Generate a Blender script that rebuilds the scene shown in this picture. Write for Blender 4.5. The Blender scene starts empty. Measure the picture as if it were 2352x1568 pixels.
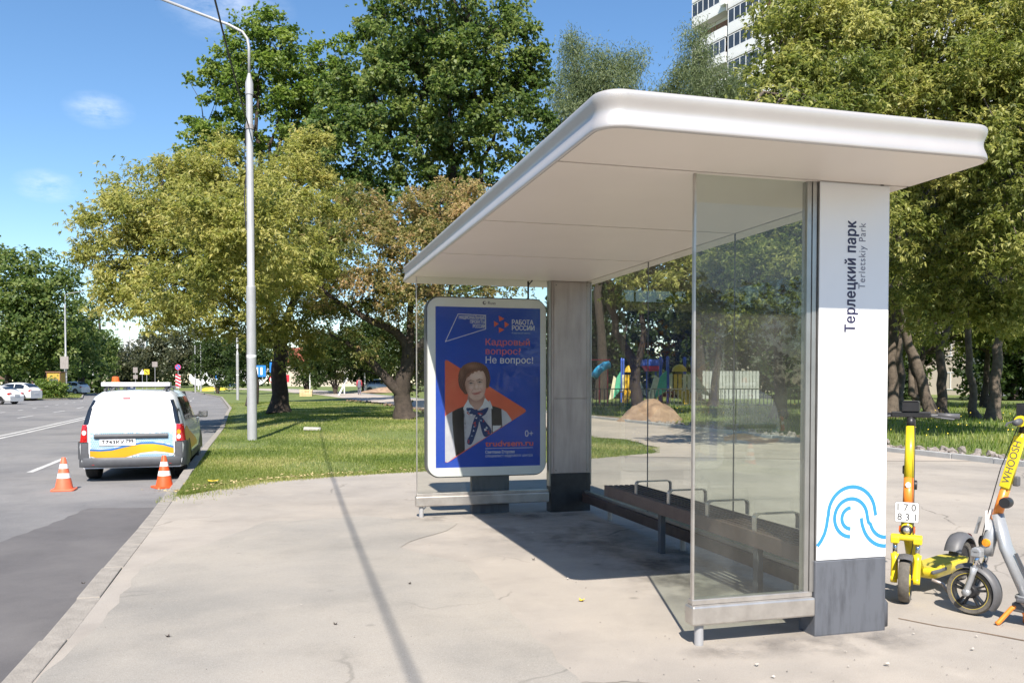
import bpy, math, random
import numpy as np
from mathutils import Vector, Matrix
R = math.radians
random.seed(7)
scene = bpy.context.scene
COL = scene.collection

# ---------------------------------------------------------------- camera, sky, sun, exposure
cam_data = bpy.data.cameras.new('camera')
camera = bpy.data.objects.new('camera', cam_data); COL.objects.link(camera)
EYE = 1.48
camera.location = (0, 0, EYE)
camera.rotation_euler = (math.pi/2 - 0.0272, 0, 0)
cam_data.sensor_width = 36; cam_data.lens = 29.85; cam_data.shift_y = 0.0629
cam_data.clip_start = 0.05; cam_data.clip_end = 3000
scene.camera = camera

SUN_EL = 47.3                                   # sun behind the camera, a hair to the right
world = bpy.data.worlds.new('World'); scene.world = world
world.use_nodes = True
wn = world.node_tree; wn.nodes.clear()
def N(t, typ, **kw):
    n = t.nodes.new(typ)
    for k, v in kw.items(): setattr(n, k, v)
    return n
sky = N(wn, 'ShaderNodeTexSky', sky_type='NISHITA', sun_disc=False)
sky.sun_elevation = R(SUN_EL); sky.sun_rotation = R(180 - 1.0)
sky.air_density = 1.0; sky.dust_density = 0.1; sky.ozone_density = 2.6
tc = N(wn, 'ShaderNodeTexCoord')
def mathn(t, op, a=None, b=None):
    n = N(t, 'ShaderNodeMath', operation=op)
    for i, v in enumerate((a, b)):
        if v is None: continue
        if isinstance(v, (int, float)): n.inputs[i].default_value = v
        else: t.links.new(v, n.inputs[i])
    return n.outputs[0]
cmap = N(wn, 'ShaderNodeMapping'); cmap.inputs['Scale'].default_value = (1.0, 1.0, 2.6)
wn.links.new(tc.outputs['Generated'], cmap.inputs[0])
cn = N(wn, 'ShaderNodeTexNoise'); cn.inputs['Scale'].default_value = 11.0; cn.inputs['Detail'].default_value = 7; cn.inputs['Roughness'].default_value = 0.62
wn.links.new(cmap.outputs[0], cn.inputs['Vector'])
cm = N(wn, 'ShaderNodeTexNoise'); cm.inputs['Scale'].default_value = 4.2; cm.inputs['Detail'].default_value = 2
wn.links.new(cmap.outputs[0], cm.inputs['Vector'])
prod = mathn(wn, 'MULTIPLY', cn.outputs['Fac'], cm.outputs['Fac'])
ramp = N(wn, 'ShaderNodeMapRange'); ramp.inputs[1].default_value = 0.355; ramp.inputs[2].default_value = 0.50
ramp.inputs[3].default_value = 0.0; ramp.inputs[4].default_value = 0.5
wn.links.new(prod, ramp.inputs[0])
# three small wisps of cloud, low in the sky ahead and to the left
nrm = N(wn, 'ShaderNodeVectorMath', operation='NORMALIZE'); wn.links.new(tc.outputs['Generated'], nrm.inputs[0])
wisp = None
for dx, dz, rad in ((-0.482, 0.318, 0.036), (-0.545, 0.230, 0.034), (-0.330, 0.436, 0.070)):
    v = Vector((dx, 1.0, dz)).normalized()
    sb = N(wn, 'ShaderNodeVectorMath', operation='SUBTRACT'); wn.links.new(nrm.outputs[0], sb.inputs[0]); sb.inputs[1].default_value = v
    sc_ = N(wn, 'ShaderNodeVectorMath', operation='MULTIPLY'); wn.links.new(sb.outputs[0], sc_.inputs[0]); sc_.inputs[1].default_value = (1, 1, 1.9)
    ln_ = N(wn, 'ShaderNodeVectorMath', operation='LENGTH'); wn.links.new(sc_.outputs[0], ln_.inputs[0])
    mr_ = N(wn, 'ShaderNodeMapRange'); mr_.inputs[1].default_value = rad; mr_.inputs[2].default_value = 0.0; wn.links.new(ln_.outputs['Value'], mr_.inputs[0])
    wisp = mr_.outputs[0] if wisp is None else mathn(wn, 'MAXIMUM', wisp, mr_.outputs[0])
wnz = N(wn, 'ShaderNodeTexNoise'); wnz.inputs['Scale'].default_value = 24; wnz.inputs['Detail'].default_value = 7; wnz.inputs['Roughness'].default_value = 0.65; wn.links.new(cmap.outputs[0], wnz.inputs['Vector'])
wr = N(wn, 'ShaderNodeMapRange'); wr.inputs[1].default_value = 0.36; wr.inputs[2].default_value = 0.70; wr.inputs[4].default_value = 0.5; wn.links.new(wnz.outputs['Fac'], wr.inputs[0])
wispf = mathn(wn, 'MAXIMUM', ramp.outputs[0], mathn(wn, 'MULTIPLY', wisp, wr.outputs[0]))
hs = N(wn, 'ShaderNodeHueSaturation'); hs.inputs['Saturation'].default_value = 1.15; hs.inputs['Value'].default_value = 1.0
wn.links.new(sky.outputs[0], hs.inputs['Color'])
cmix = N(wn, 'ShaderNodeMixRGB'); cmix.inputs[2].default_value = (7.0, 7.4, 8.2, 1)
wn.links.new(wispf, cmix.inputs[0]); wn.links.new(hs.outputs[0], cmix.inputs[1])
bg = N(wn, 'ShaderNodeBackground'); bg.inputs['Strength'].default_value = 0.104
wn.links.new(cmix.outputs[0], bg.inputs['Color'])
wo = N(wn, 'ShaderNodeOutputWorld'); wn.links.new(bg.outputs[0], wo.inputs[0])

sun_data = bpy.data.lights.new('sun', 'SUN'); sun_data.energy = 4.9; sun_data.angle = R(0.5); sun_data.color = (1.0, 0.93, 0.84)
sun = bpy.data.objects.new('sun', sun_data); COL.objects.link(sun)
ray = Vector((0.012, math.cos(R(SUN_EL)), -math.sin(R(SUN_EL))))
sun.rotation_euler = ray.to_track_quat('-Z', 'Y').to_euler()
sun.location = (0, -20, 30)

vs = scene.view_settings
scene.display_settings.display_device = 'sRGB'
vs.view_transform = 'Standard'; vs.look = 'None'; vs.gamma = 1.0; vs.exposure = 0.85; vs.use_curve_mapping = False
scene.render.engine = 'CYCLES'
cy = scene.cycles
cy.max_bounces = 7; cy.diffuse_bounces = 3; cy.glossy_bounces = 3; cy.transmission_bounces = 4; cy.transparent_max_bounces = 12
cy.use_denoising = True
try: cy.denoiser = 'OPENIMAGEDENOISE'
except Exception: pass
cy.sample_clamp_indirect = 6

# ---------------------------------------------------------------- helpers
def at(px, py, d):
    """A point D metres ahead, seen in the direction px, py of the 2352 x 1568 photograph."""
    c, s = math.cos(-0.0272), math.sin(-0.0272)
    u = (px - 1176)/1950; v = -(py - 931.9)/1950
    fy, fz = c - s*v, s + c*v
    k = d/fy
    return Vector((u*k, d, EYE + fz*k))

def thing(name, label, cat, loc=(0, 0, 0), rz=0.0, group=None):
    o = bpy.data.objects.new(name, None); COL.objects.link(o)
    o.empty_display_size = 0.2
    o.location = loc; o.rotation_euler = (0, 0, rz)
    o['label'] = label; o['category'] = cat
    if group: o['group'] = group
    return o
def tag(o, label, cat, group=None):
    o['label'] = label; o['category'] = cat
    if group: o['group'] = group
    return o
def kids(o): return [c for c in bpy.data.objects if c.parent == o]
def copy_tree(o, parent=None):
    c = o.copy(); COL.objects.link(c)
    if parent is not None: c.parent = parent
    for ch in CH.get(o.name, []): copy_tree(ch, c)
    CH.setdefault(c.name, [])
    if parent is not None: CH[parent.name].append(c)
    return c
CH = {}
def link(name, me, m, parent=None, smooth=False, bev=0.0, seg=2):
    o = bpy.data.objects.new(name, me); COL.objects.link(o)
    if m is not None: me.materials.append(m)
    if parent is not None:
        o.parent = parent; CH.setdefault(parent.name, []).append(o)
    CH.setdefault(o.name, [])
    if smooth: me.polygons.foreach_set('use_smooth', [True]*len(me.polygons))
    if bev:
        b = o.modifiers.new('bevel', 'BEVEL'); b.width = bev; b.segments = seg; b.limit_method = 'ANGLE'; b.angle_limit = R(40)
    return o

class MB:
    def __init__(s): s.v = []; s.f = []; s.M = Matrix()
    def _add(s, vs, fs):
        k = len(s.v); s.v += [tuple(s.M @ Vector(p)) for p in vs]; s.f += [tuple(i + k for i in f) for f in fs]; return s
    def box(s, x0, x1, y0, y1, z0, z1):
        return s._add([(x0,y0,z0),(x1,y0,z0),(x1,y1,z0),(x0,y1,z0),(x0,y0,z1),(x1,y0,z1),(x1,y1,z1),(x0,y1,z1)],
                      [(3,2,1,0),(4,5,6,7),(0,1,5,4),(1,2,6,5),(2,3,7,6),(3,0,4,7)])
    def bar(s, p, q, w, h):
        """A straight bar of section w x h from p to q (h stays near vertical)."""
        p, q = Vector(p), Vector(q); d = (q - p).normalized()
        up = Vector((0, 0, 1)) if abs(d.z) < 0.95 else Vector((1, 0, 0))
        x = d.cross(up).normalized()*w/2; y = x.cross(d).normalized()*h/2
        vs = [c + a*x + b*y for c in (p, q) for a, b in ((-1,-1),(1,-1),(1,1),(-1,1))]
        return s._add(vs, [(3,2,1,0),(4,5,6,7),(0,1,5,4),(1,2,6,5),(2,3,7,6),(3,0,4,7)])
    def tube(s, path, r, n=10, cap=True, sy=1.0):
        P = [Vector(p) for p in path]; m = len(P)
        rr = list(r) if isinstance(r, (list, tuple)) else [r]*m
        vs = []; side = None
        for i in range(m):
            d = (P[min(i+1, m-1)] - P[max(i-1, 0)]).normalized()
            if side is None:
                up = Vector((0, 0, 1)) if abs(d.z) < 0.9 else Vector((1, 0, 0))
                side = d.cross(up).normalized()
            else:
                side = (side - d*side.dot(d)).normalized()
            oth = d.cross(side)
            for k in range(n):
                a = 2*math.pi*k/n
                vs.append(P[i] + (side*math.cos(a) + oth*math.sin(a)*sy)*rr[i])
        fs = [(i*n+k, i*n+(k+1) % n, (i+1)*n+(k+1) % n, (i+1)*n+k) for i in range(m-1) for k in range(n)]
        if cap: fs += [tuple(range(n))[::-1], tuple((m-1)*n+k for k in range(n))]
        return s._add(vs, fs)
    def lathe(s, prof, n=24, axis='z', c=(0, 0, 0), a0=0.0, a1=2*math.pi):
        """prof: (radius, height along the axis)."""
        full = abs(a1 - a0 - 2*math.pi) < 1e-6; cols = n if full else n+1
        vs = []
        for (r, h) in prof:
            for k in range(cols):
                a = a0 + (a1-a0)*k/n; x, y = r*math.cos(a), r*math.sin(a)
                p = {'z': (x, y, h), 'y': (x, h, y), 'x': (h, x, y)}[axis]
                vs.append((p[0]+c[0], p[1]+c[1], p[2]+c[2]))
        fs = []
        for i in range(len(prof)-1):
            for k in range(n):
                k2 = (k+1) % cols
                fs.append((i*cols+k, i*cols+k2, (i+1)*cols+k2, (i+1)*cols+k))
        return s._add(vs, fs)
    def prism(s, pts, h0, h1, axis='z'):
        """A polygon (u, v) pushed from h0 to h1 along axis."""
        n = len(pts)
        T = {'z': lambda u, v, h: (u, v, h), 'y': lambda u, v, h: (u, h, v), 'x': lambda u, v, h: (h, u, v)}[axis]
        vs = [T(u, v, h0) for u, v in pts] + [T(u, v, h1) for u, v in pts]
        fs = [tuple(range(n))[::-1], tuple(range(n, 2*n))] + [(i, (i+1) % n, n+(i+1) % n, n+i) for i in range(n)]
        return s._add(vs, fs)
    def grid(s, rows):
        nr, nc = len(rows), len(rows[0])
        return s._add([p for r in rows for p in r], [(i*nc+k, i*nc+k+1, (i+1)*nc+k+1, (i+1)*nc+k) for i in range(nr-1) for k in range(nc-1)])
    def poly(s, pts): return s._add(pts, [tuple(range(len(pts)))])
    def build(s, name, m, parent=None, smooth=False, bev=0.0, seg=2, auto=None):
        me = bpy.data.meshes.new(name); me.from_pydata(s.v, [], s.f); me.validate(); me.update()
        o = link(name, me, m, parent, smooth, bev, seg)
        if auto:
            me.polygons.foreach_set('use_smooth', [True]*len(me.polygons))
            try: me.set_sharp_from_angle(angle=R(auto))
            except Exception: pass
        return o

def fix_normals(o):
    import bmesh
    b = bmesh.new(); b.from_mesh(o.data); bmesh.ops.recalc_face_normals(b, faces=b.faces); b.to_mesh(o.data); b.free(); return o

def rounded(x0, x1, y0, y1, r, n=8):
    pts = []
    for cx, cy_, a in ((x1-r, y0+r, -90), (x1-r, y1-r, 0), (x0+r, y1-r, 90), (x0+r, y0+r, 180)):
        for k in range(n+1):
            t = R(a + 90*k/n); pts.append((cx + r*math.cos(t), cy_ + r*math.sin(t)))
    return pts

# ---- materials
def mat(name, col, rough=0.6, metal=0.0, var=0.12, scale=6.0, bump=0.0, bscale=60.0, spec=0.5, col2=None, detail=6, coat=0.0):
    m = bpy.data.materials.new(name); m.use_nodes = True
    t = m.node_tree; p = t.nodes['Principled BSDF']
    p.inputs['Roughness'].default_value = rough; p.inputs['Metallic'].default_value = metal
    p.inputs['Specular IOR Level'].default_value = spec
    if coat: p.inputs['Coat Weight'].default_value = coat; p.inputs['Coat Roughness'].default_value = 0.08
    c = tuple(col) + (1,)
    tcx = N(t, 'ShaderNodeTexCoord')
    nz = N(t, 'ShaderNodeTexNoise'); nz.inputs['Scale'].default_value = scale; nz.inputs['Detail'].default_value = detail; nz.inputs['Roughness'].default_value = 0.6
    t.links.new(tcx.outputs['Object'], nz.inputs['Vector'])
    rp = N(t, 'ShaderNodeValToRGB')
    a = col2 if col2 else tuple(x*(1-var) for x in col); b = col if col2 else tuple(min(1, x*(1+var)) for x in col)
    rp.color_ramp.elements[0].position = 0.32; rp.color_ramp.elements[0].color = tuple(a) + (1,)
    rp.color_ramp.elements[1].position = 0.68; rp.color_ramp.elements[1].color = tuple(b) + (1,)
    t.links.new(nz.outputs['Fac'], rp.inputs[0]); t.links.new(rp.outputs[0], p.inputs['Base Color'])
    if bump:
        n2 = N(t, 'ShaderNodeTexNoise'); n2.inputs['Scale'].default_value = bscale; n2.inputs['Detail'].default_value = 4
        t.links.new(tcx.outputs['Object'], n2.inputs['Vector'])
        b_ = N(t, 'ShaderNodeBump'); b_.inputs['Strength'].default_value = bump; b_.inputs['Distance'].default_value = 0.02
        t.links.new(n2.outputs['Fac'], b_.inputs['Height']); t.links.new(b_.outputs[0], p.inputs['Normal'])
    return m

def asphalt_mat(name, dark, light, speck, dust=None, crack=0.5, seed=0.0):
    """Worn asphalt: blotches, fine stone specks, dust drifts, hair cracks, all in metres of object space."""
    m = bpy.data.materials.new(name); m.use_nodes = True
    t = m.node_tree; p = t.nodes['Principled BSDF']; p.inputs['Roughness'].default_value = 0.9; p.inputs['Specular IOR Level'].default_value = 0.25
    g = N(t, 'ShaderNodeTexCoord'); mp = N(t, 'ShaderNodeMapping'); mp.inputs['Location'].default_value = (seed, seed*0.7, 0)
    t.links.new(g.outputs['Object'], mp.inputs[0]); V = mp.outputs[0]
    def noise(s, d=5, r=0.6):
        n = N(t, 'ShaderNodeTexNoise'); n.inputs['Scale'].default_value = s; n.inputs['Detail'].default_value = d; n.inputs['Roughness'].default_value = r
        t.links.new(V, n.inputs['Vector']); return n.outputs['Fac']
    def rng(src, a, b, c=0.0, d=1.0):
        n = N(t, 'ShaderNodeMapRange'); n.inputs[1].default_value = a; n.inputs[2].default_value = b; n.inputs[3].default_value = c; n.inputs[4].default_value = d
        t.links.new(src, n.inputs[0]); return n.outputs[0]
    def mix(f, a, b, mode='MIX'):
        n = N(t, 'ShaderNodeMixRGB', blend_type=mode)
        for i, v in enumerate((f, a, b)):
            if isinstance(v, (int, float)): n.inputs[i].default_value = v
            elif isinstance(v, tuple): n.inputs[i].default_value = v + (1,)
            else: t.links.new(v, n.inputs[i])
        return n.outputs[0]
    c = mix(rng(noise(0.45, 7), 0.36, 0.64), dark, light)
    if dust: c = mix(rng(noise(0.28, 8, 0.68), 0.42, 0.66, 0.0, 0.85), c, dust)
    c = mix(rng(noise(1.7, 6), 0.5, 0.75, 0.0, 0.35), c, tuple(x*0.72 for x in dark))
    fine = noise(170, 3, 0.7)
    c = mix(rng(fine, 0.55, 0.72, 0.0, speck), c, tuple(min(0.6, x*2.0) for x in light))
    c = mix(rng(fine, 0.45, 0.28, 0.0, speck*1.4), c, tuple(x*0.45 for x in dark))
    c = mix(rng(noise(38, 4, 0.75), 0.58, 0.78, 0.0, 0.30), c, tuple(x*0.55 for x in dark))
    c = mix(rng(noise(4.5, 6, 0.7), 0.60, 0.74, 0.0, 0.30), c, tuple(min(0.6, x*1.25) for x in light))
    bl = N(t, 'ShaderNodeTexVoronoi'); bl.inputs['Scale'].default_value = 1.6; t.links.new(V, bl.inputs['Vector'])
    c = mix(mathn(t, 'MULTIPLY', rng(bl.outputs['Distance'], 0.07, 0.02), 0.45), c, tuple(x*0.4 for x in dark))
    if crack:
        w = N(t, 'ShaderNodeTexNoise'); w.inputs['Scale'].default_value = 1.4; w.inputs['Detail'].default_value = 5; t.links.new(V, w.inputs['Vector'])
        vm = N(t, 'ShaderNodeMixRGB', blend_type='LINEAR_LIGHT'); vm.inputs[0].default_value = 0.28
        t.links.new(V, vm.inputs[1]); t.links.new(w.outputs['Color'], vm.inputs[2])
        vo = N(t, 'ShaderNodeTexVoronoi', feature='DISTANCE_TO_EDGE'); vo.inputs['Scale'].default_value = 0.42; t.links.new(vm.outputs[0], vo.inputs['Vector'])
        msk = rng(noise(0.33, 3), 0.5, 0.62)
        cr = mathn(t, 'MULTIPLY', rng(vo.outputs['Distance'], 0.006, 0.0015), msk)
        c = mix(mathn(t, 'MULTIPLY', cr, crack), c, tuple(x*0.3 for x in dark))
    t.links.new(c, p.inputs['Base Color'])
    b_ = N(t, 'ShaderNodeBump'); b_.inputs['Strength'].default_value = 0.35; b_.inputs['Distance'].default_value = 0.006
    hsum = mathn(t, 'ADD', fine, mathn(t, 'MULTIPLY', noise(9, 4), 1.5))
    t.links.new(hsum, b_.inputs['Height']); t.links.new(b_.outputs[0], p.inputs['Normal'])
    return m

def leaf_mat(name, c0, c1, c2, trans=0.45):
    """Leaf colour follows each leaf's own stored tint (0 green .. 1 turning)."""
    m = bpy.data.materials.new(name); m.use_nodes = True
    t = m.node_tree; p = t.nodes['Principled BSDF']; out = t.nodes['Material Output']
    p.inputs['Roughness'].default_value = 0.5; p.inputs['Specular IOR Level'].default_value = 0.35
    a = N(t, 'ShaderNodeAttribute', attribute_name='tint')
    r = N(t, 'ShaderNodeValToRGB'); e = r.color_ramp.elements
    e[0].position = 0.0; e[0].color = tuple(c0)+(1,); e[1].position = 1.0; e[1].color = tuple(c2)+(1,)
    n = e.new(0.5); n.color = tuple(c1)+(1,)
    t.links.new(a.outputs['Fac'], r.inputs[0]); t.links.new(r.outputs[0], p.inputs['Base Color'])
    tr = N(t, 'ShaderNodeBsdfTranslucent')
    h = N(t, 'ShaderNodeHueSaturation'); h.inputs['Value'].default_value = 1.5; h.inputs['Saturation'].default_value = 1.1
    t.links.new(r.outputs[0], h.inputs['Color']); t.links.new(h.outputs[0], tr.inputs['Color'])
    mx = N(t, 'ShaderNodeMixShader'); mx.inputs[0].default_value = trans
    t.links.new(p.outputs[0], mx.inputs[1]); t.links.new(tr.outputs[0], mx.inputs[2]); t.links.new(mx.outputs[0], out.inputs[0])
    return m

def glass_mat(name, tint, dust=0.05, refl=1.0, ior=1.45):
    """A clear pane: tinted straight-through light, Fresnel reflection, a film of dust with streaks."""
    m = bpy.data.materials.new(name); m.use_nodes = True
    t = m.node_tree; t.nodes.remove(t.nodes['Principled BSDF']); out = t.nodes['Material Output']
    tr = N(t, 'ShaderNodeBsdfTransparent'); tr.inputs[0].default_value = tuple(tint)+(1,)
    gl = N(t, 'ShaderNodeBsdfGlossy'); gl.inputs['Roughness'].default_value = 0.0; gl.inputs[0].default_value = (refl, refl, refl, 1)
    fr = N(t, 'ShaderNodeFresnel'); fr.inputs[0].default_value = ior
    geo = N(t, 'ShaderNodeNewGeometry'); fb = mathn(t, 'MULTIPLY', fr.outputs[0], mathn(t, 'SUBTRACT', 1.0, geo.outputs['Backfacing']))
    m1 = N(t, 'ShaderNodeMixShader'); t.links.new(fb, m1.inputs[0]); t.links.new(tr.outputs[0], m1.inputs[1]); t.links.new(gl.outputs[0], m1.inputs[2])
    df = N(t, 'ShaderNodeBsdfDiffuse'); df.inputs[0].default_value = (0.62, 0.6, 0.55, 1)
    g = N(t, 'ShaderNodeTexCoord'); mp = N(t, 'ShaderNodeMapping'); mp.inputs['Scale'].default_value = (3, 3, 1.6); t.links.new(g.outputs['Object'], mp.inputs[0])
    nz = N(t, 'ShaderNodeTexNoise'); nz.inputs['Scale'].default_value = 1.5; nz.inputs['Detail'].default_value = 8; t.links.new(mp.outputs[0], nz.inputs['Vector'])
    rg = N(t, 'ShaderNodeMapRange'); rg.inputs[1].default_value = 0.3; rg.inputs[2].default_value = 0.75; rg.inputs[3].default_value = dust*0.4; rg.inputs[4].default_value = dust*1.7
    t.links.new(nz.outputs['Fac'], rg.inputs[0])
    m2 = N(t, 'ShaderNodeMixShader'); t.links.new(rg.outputs[0], m2.inputs[0]); t.links.new(m1.outputs[0], m2.inputs[1]); t.links.new(df.outputs[0], m2.inputs[2])
    t.links.new(m2.outputs[0], out.inputs[0])
    return m

def streak_mat(name, col, dark, metal=0.0, rough=0.5, sx=14, sz=1.6, lo=0.5, hi=0.62, bump=0.0):
    """Upright streaks of dirt or brushing."""
    m = bpy.data.materials.new(name); m.use_nodes = True
    t = m.node_tree; p = t.nodes['Principled BSDF']; p.inputs['Roughness'].default_value = rough; p.inputs['Metallic'].default_value = metal
    g = N(t, 'ShaderNodeTexCoord'); mp = N(t, 'ShaderNodeMapping'); mp.inputs['Scale'].default_value = (sx, sx, sz); t.links.new(g.outputs['Object'], mp.inputs[0])
    nz = N(t, 'ShaderNodeTexNoise'); nz.inputs['Scale'].default_value = 2.0; nz.inputs['Detail'].default_value = 9; nz.inputs['Roughness'].default_value = 0.65; t.links.new(mp.outputs[0], nz.inputs['Vector'])
    n2 = N(t, 'ShaderNodeTexNoise'); n2.inputs['Scale'].default_value = 3.0; n2.inputs['Detail'].default_value = 5; t.links.new(g.outputs['Object'], n2.inputs['Vector'])
    s = mathn(t, 'ADD', mathn(t, 'MULTIPLY', nz.outputs['Fac'], 0.65), mathn(t, 'MULTIPLY', n2.outputs['Fac'], 0.35))
    r = N(t, 'ShaderNodeValToRGB'); r.color_ramp.elements[0].position = lo; r.color_ramp.elements[0].color = tuple(col)+(1,)
    r.color_ramp.elements[1].position = hi; r.color_ramp.elements[1].color = tuple(dark)+(1,)
    t.links.new(s, r.inputs[0]); t.links.new(r.outputs[0], p.inputs['Base Color'])
    return m

M = {}
M['pavement'] = asphalt_mat('pavement_asphalt', (0.27, 0.245, 0.215), (0.36, 0.325, 0.285), 0.35, dust=(0.42, 0.37, 0.31), crack=0.6)
M['path'] = asphalt_mat('sandy_path', (0.32, 0.283, 0.242), (0.42, 0.365, 0.31), 0.25, dust=(0.49, 0.42, 0.345), crack=0.0, seed=9)
M['patch_light'] = asphalt_mat('asphalt_patch_grey', (0.25, 0.235, 0.21), (0.33, 0.305, 0.27), 0.35, dust=(0.38, 0.34, 0.285), crack=0.4, seed=4)
M['patch_sand'] = asphalt_mat('asphalt_patch_sandy', (0.34, 0.295, 0.24), (0.42, 0.365, 0.295), 0.3, dust=(0.48, 0.41, 0.33), crack=0.5, seed=14)
M['road'] = asphalt_mat('road_asphalt', (0.150, 0.147, 0.148), (0.21, 0.204, 0.20), 0.55, dust=(0.25, 0.24, 0.228), crack=0.25, seed=21)
M['road_patch'] = asphalt_mat('road_patch_asphalt', (0.098, 0.093, 0.095), (0.135, 0.128, 0.127), 0.25, dust=(0.175, 0.165, 0.158), crack=0.0, seed=31)
M['curb'] = mat('kerb_concrete', (0.29, 0.263, 0.228), 0.9, var=0.2, scale=5, bump=0.4, bscale=80)
M['curb_grey'] = mat('kerb_new_concrete', (0.40, 0.40, 0.39), 0.9, var=0.12, scale=4, bump=0.3, bscale=90)
M['lane_paint'] = mat('lane_paint', (0.66, 0.65, 0.61), 0.7, col2=(0.42, 0.41, 0.39), scale=3, bump=0.2)
M['soil'] = mat('soil', (0.24, 0.17, 0.115), 0.95, col2=(0.13, 0.09, 0.06), scale=1.5, bump=1.0, bscale=30)
M['sand'] = mat('sand', (0.40, 0.28, 0.185), 0.95, col2=(0.20, 0.135, 0.095), scale=2.5, bump=1.0, bscale=25)
M['turf'] = mat('turf', (0.16, 0.20, 0.05), 0.95, col2=(0.11, 0.14, 0.035), scale=0.9, bump=1.0, bscale=60)
M['far_ground'] = mat('far_ground', (0.07, 0.10, 0.03), 0.95, col2=(0.05, 0.07, 0.022), scale=0.05, bump=0.5, bscale=3)
M['steel'] = streak_mat('brushed_steel', (0.56, 0.53, 0.49), (0.40, 0.37, 0.34), 0.75, 0.36, sx=3, sz=3, lo=0.4, hi=0.65)
M['steel_edge'] = mat('steel_edge', (0.42, 0.41, 0.39), 0.35, 0.8, var=0.1)
M['dull_steel'] = streak_mat('dull_steel_panel', (0.41, 0.36, 0.335), (0.29, 0.25, 0.23), 0.35, 0.42, sx=6, sz=0.8, lo=0.42, hi=0.66)
M['roof_trim'] = streak_mat('satin_roof_trim', (0.53, 0.50, 0.47), (0.49, 0.46, 0.435), 0.40, 0.40, sx=2, sz=2, lo=0.4, hi=0.7)
M['ceiling'] = mat('ceiling_cream', (0.75, 0.675, 0.60), 0.45, var=0.025, scale=1.2, spec=0.3)
M['vinyl'] = mat('white_vinyl', (0.82, 0.82, 0.82), 0.35, var=0.015, scale=2)
M['base_grey'] = streak_mat('streaked_grey_paint', (0.105, 0.112, 0.128), (0.055, 0.058, 0.066), 0.0, 0.6, sx=9, sz=1.6, lo=0.48, hi=0.68)
M['black_paint'] = mat('black_paint', (0.02, 0.02, 0.022), 0.45, var=0.5, scale=8)
M['black'] = mat('black_plastic', (0.022, 0.022, 0.024), 0.42, var=0.3)
M['grey_plastic'] = mat('grey_plastic', (0.10, 0.10, 0.105), 0.5, var=0.15)
M['dark_ink'] = mat('dark_ink', (0.03, 0.028, 0.07), 0.4, var=0.05)
M['grey_ink'] = mat('grey_ink', (0.16, 0.16, 0.20), 0.4, var=0.05)
M['logo_blue'] = mat('logo_blue', (0.035, 0.25, 0.56), 0.35, var=0.03)
M['bench'] = mat('bench_wood', (0.125, 0.085, 0.072), 0.5, col2=(0.085, 0.057, 0.049), scale=9, bump=0.15)
M['bench_dark'] = mat('bench_slat', (0.075, 0.05, 0.043), 0.45, var=0.3, scale=9)
M['shelter_glass'] = glass_mat('shelter_glass', (0.885, 0.90, 0.87), 0.018)
M['front_glass'] = glass_mat('front_glass', (0.85, 0.885, 0.855), 0.028)
M['screen_glass'] = glass_mat('screen_glass', (0.93, 0.94, 0.92), 0.010, 1.0, 1.22)
M['ad_frame'] = mat('ad_frame_paint', (0.74, 0.74, 0.75), 0.35, 0.1, var=0.03)
M['poster_blue'] = mat('poster_blue', (0.012, 0.075, 0.52), 0.25, var=0.08, scale=2)
M['poster_orange'] = mat('poster_orange', (0.85, 0.15, 0.07), 0.3, var=0.06)
M['print_white'] = mat('print_white', (0.80, 0.80, 0.82), 0.3, var=0.04, scale=9)
M['print_shirt'] = mat('print_shirt', (0.72, 0.70, 0.74), 0.3, col2=(0.55, 0.53, 0.60), scale=9)
M['print_skin'] = mat('print_skin', (0.80, 0.53, 0.42), 0.3, col2=(0.74, 0.46, 0.355), scale=7)
M['print_skin_shade'] = mat('print_skin_shade', (0.60, 0.335, 0.25), 0.3, var=0.08, scale=7)
M['print_hair'] = mat('print_hair', (0.16, 0.055, 0.035), 0.3, col2=(0.08, 0.026, 0.018), scale=40)
M['print_vest'] = mat('print_vest', (0.038, 0.026, 0.028), 0.3, var=0.3)
M['print_lips'] = mat('print_lips', (0.52, 0.13, 0.12), 0.3)
M['print_navy'] = mat('print_navy', (0.018, 0.04, 0.16), 0.3)
M['print_red'] = mat('print_red', (0.58, 0.06, 0.05), 0.3)
M['print_pale'] = mat('print_pale', (0.38, 0.52, 0.66), 0.3)
M['galv'] = streak_mat('galvanised_pole', (0.41, 0.41, 0.415), (0.32, 0.32, 0.325), 0.15, 0.5, sx=5, sz=0.7, lo=0.4, hi=0.7)
M['white_paint'] = mat('white_paint', (0.80, 0.80, 0.80), 0.3, var=0.03, coat=0.4)
M['sign_white'] = mat('sign_white', (0.78, 0.78, 0.78), 0.4, var=0.03)
M['sign_blue'] = mat('sign_blue', (0.025, 0.19, 0.60), 0.35, var=0.05)
M['sign_red'] = mat('sign_red', (0.62, 0.03, 0.05), 0.35, var=0.05)
M['sign_yellow'] = mat('sign_yellow', (0.80, 0.55, 0.04), 0.4, var=0.05)
M['cable'] = mat('cable_black', (0.03, 0.03, 0.04), 0.6)
M['bark'] = mat('bark', (0.07, 0.053, 0.04), 0.95, col2=(0.032, 0.024, 0.019), scale=7, bump=1.0, bscale=22)
M['bark_pale'] = mat('bark_pale', (0.155, 0.122, 0.092), 0.95, col2=(0.07, 0.055, 0.042), scale=6, bump=1.0, bscale=20)
M['tyre'] = mat('tyre_rubber', (0.028, 0.027, 0.026), 0.8, var=0.3, scale=12)
M['rubber_dusty'] = mat('dusty_rubber', (0.15, 0.135, 0.115), 0.9, col2=(0.085, 0.078, 0.068), scale=20, bump=0.3, bscale=150)
M['alloy'] = mat('alloy', (0.55, 0.55, 0.56), 0.35, 0.7, var=0.1)
M['chrome'] = mat('chrome', (0.72, 0.72, 0.75), 0.12, 1.0, var=0.03)
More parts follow.
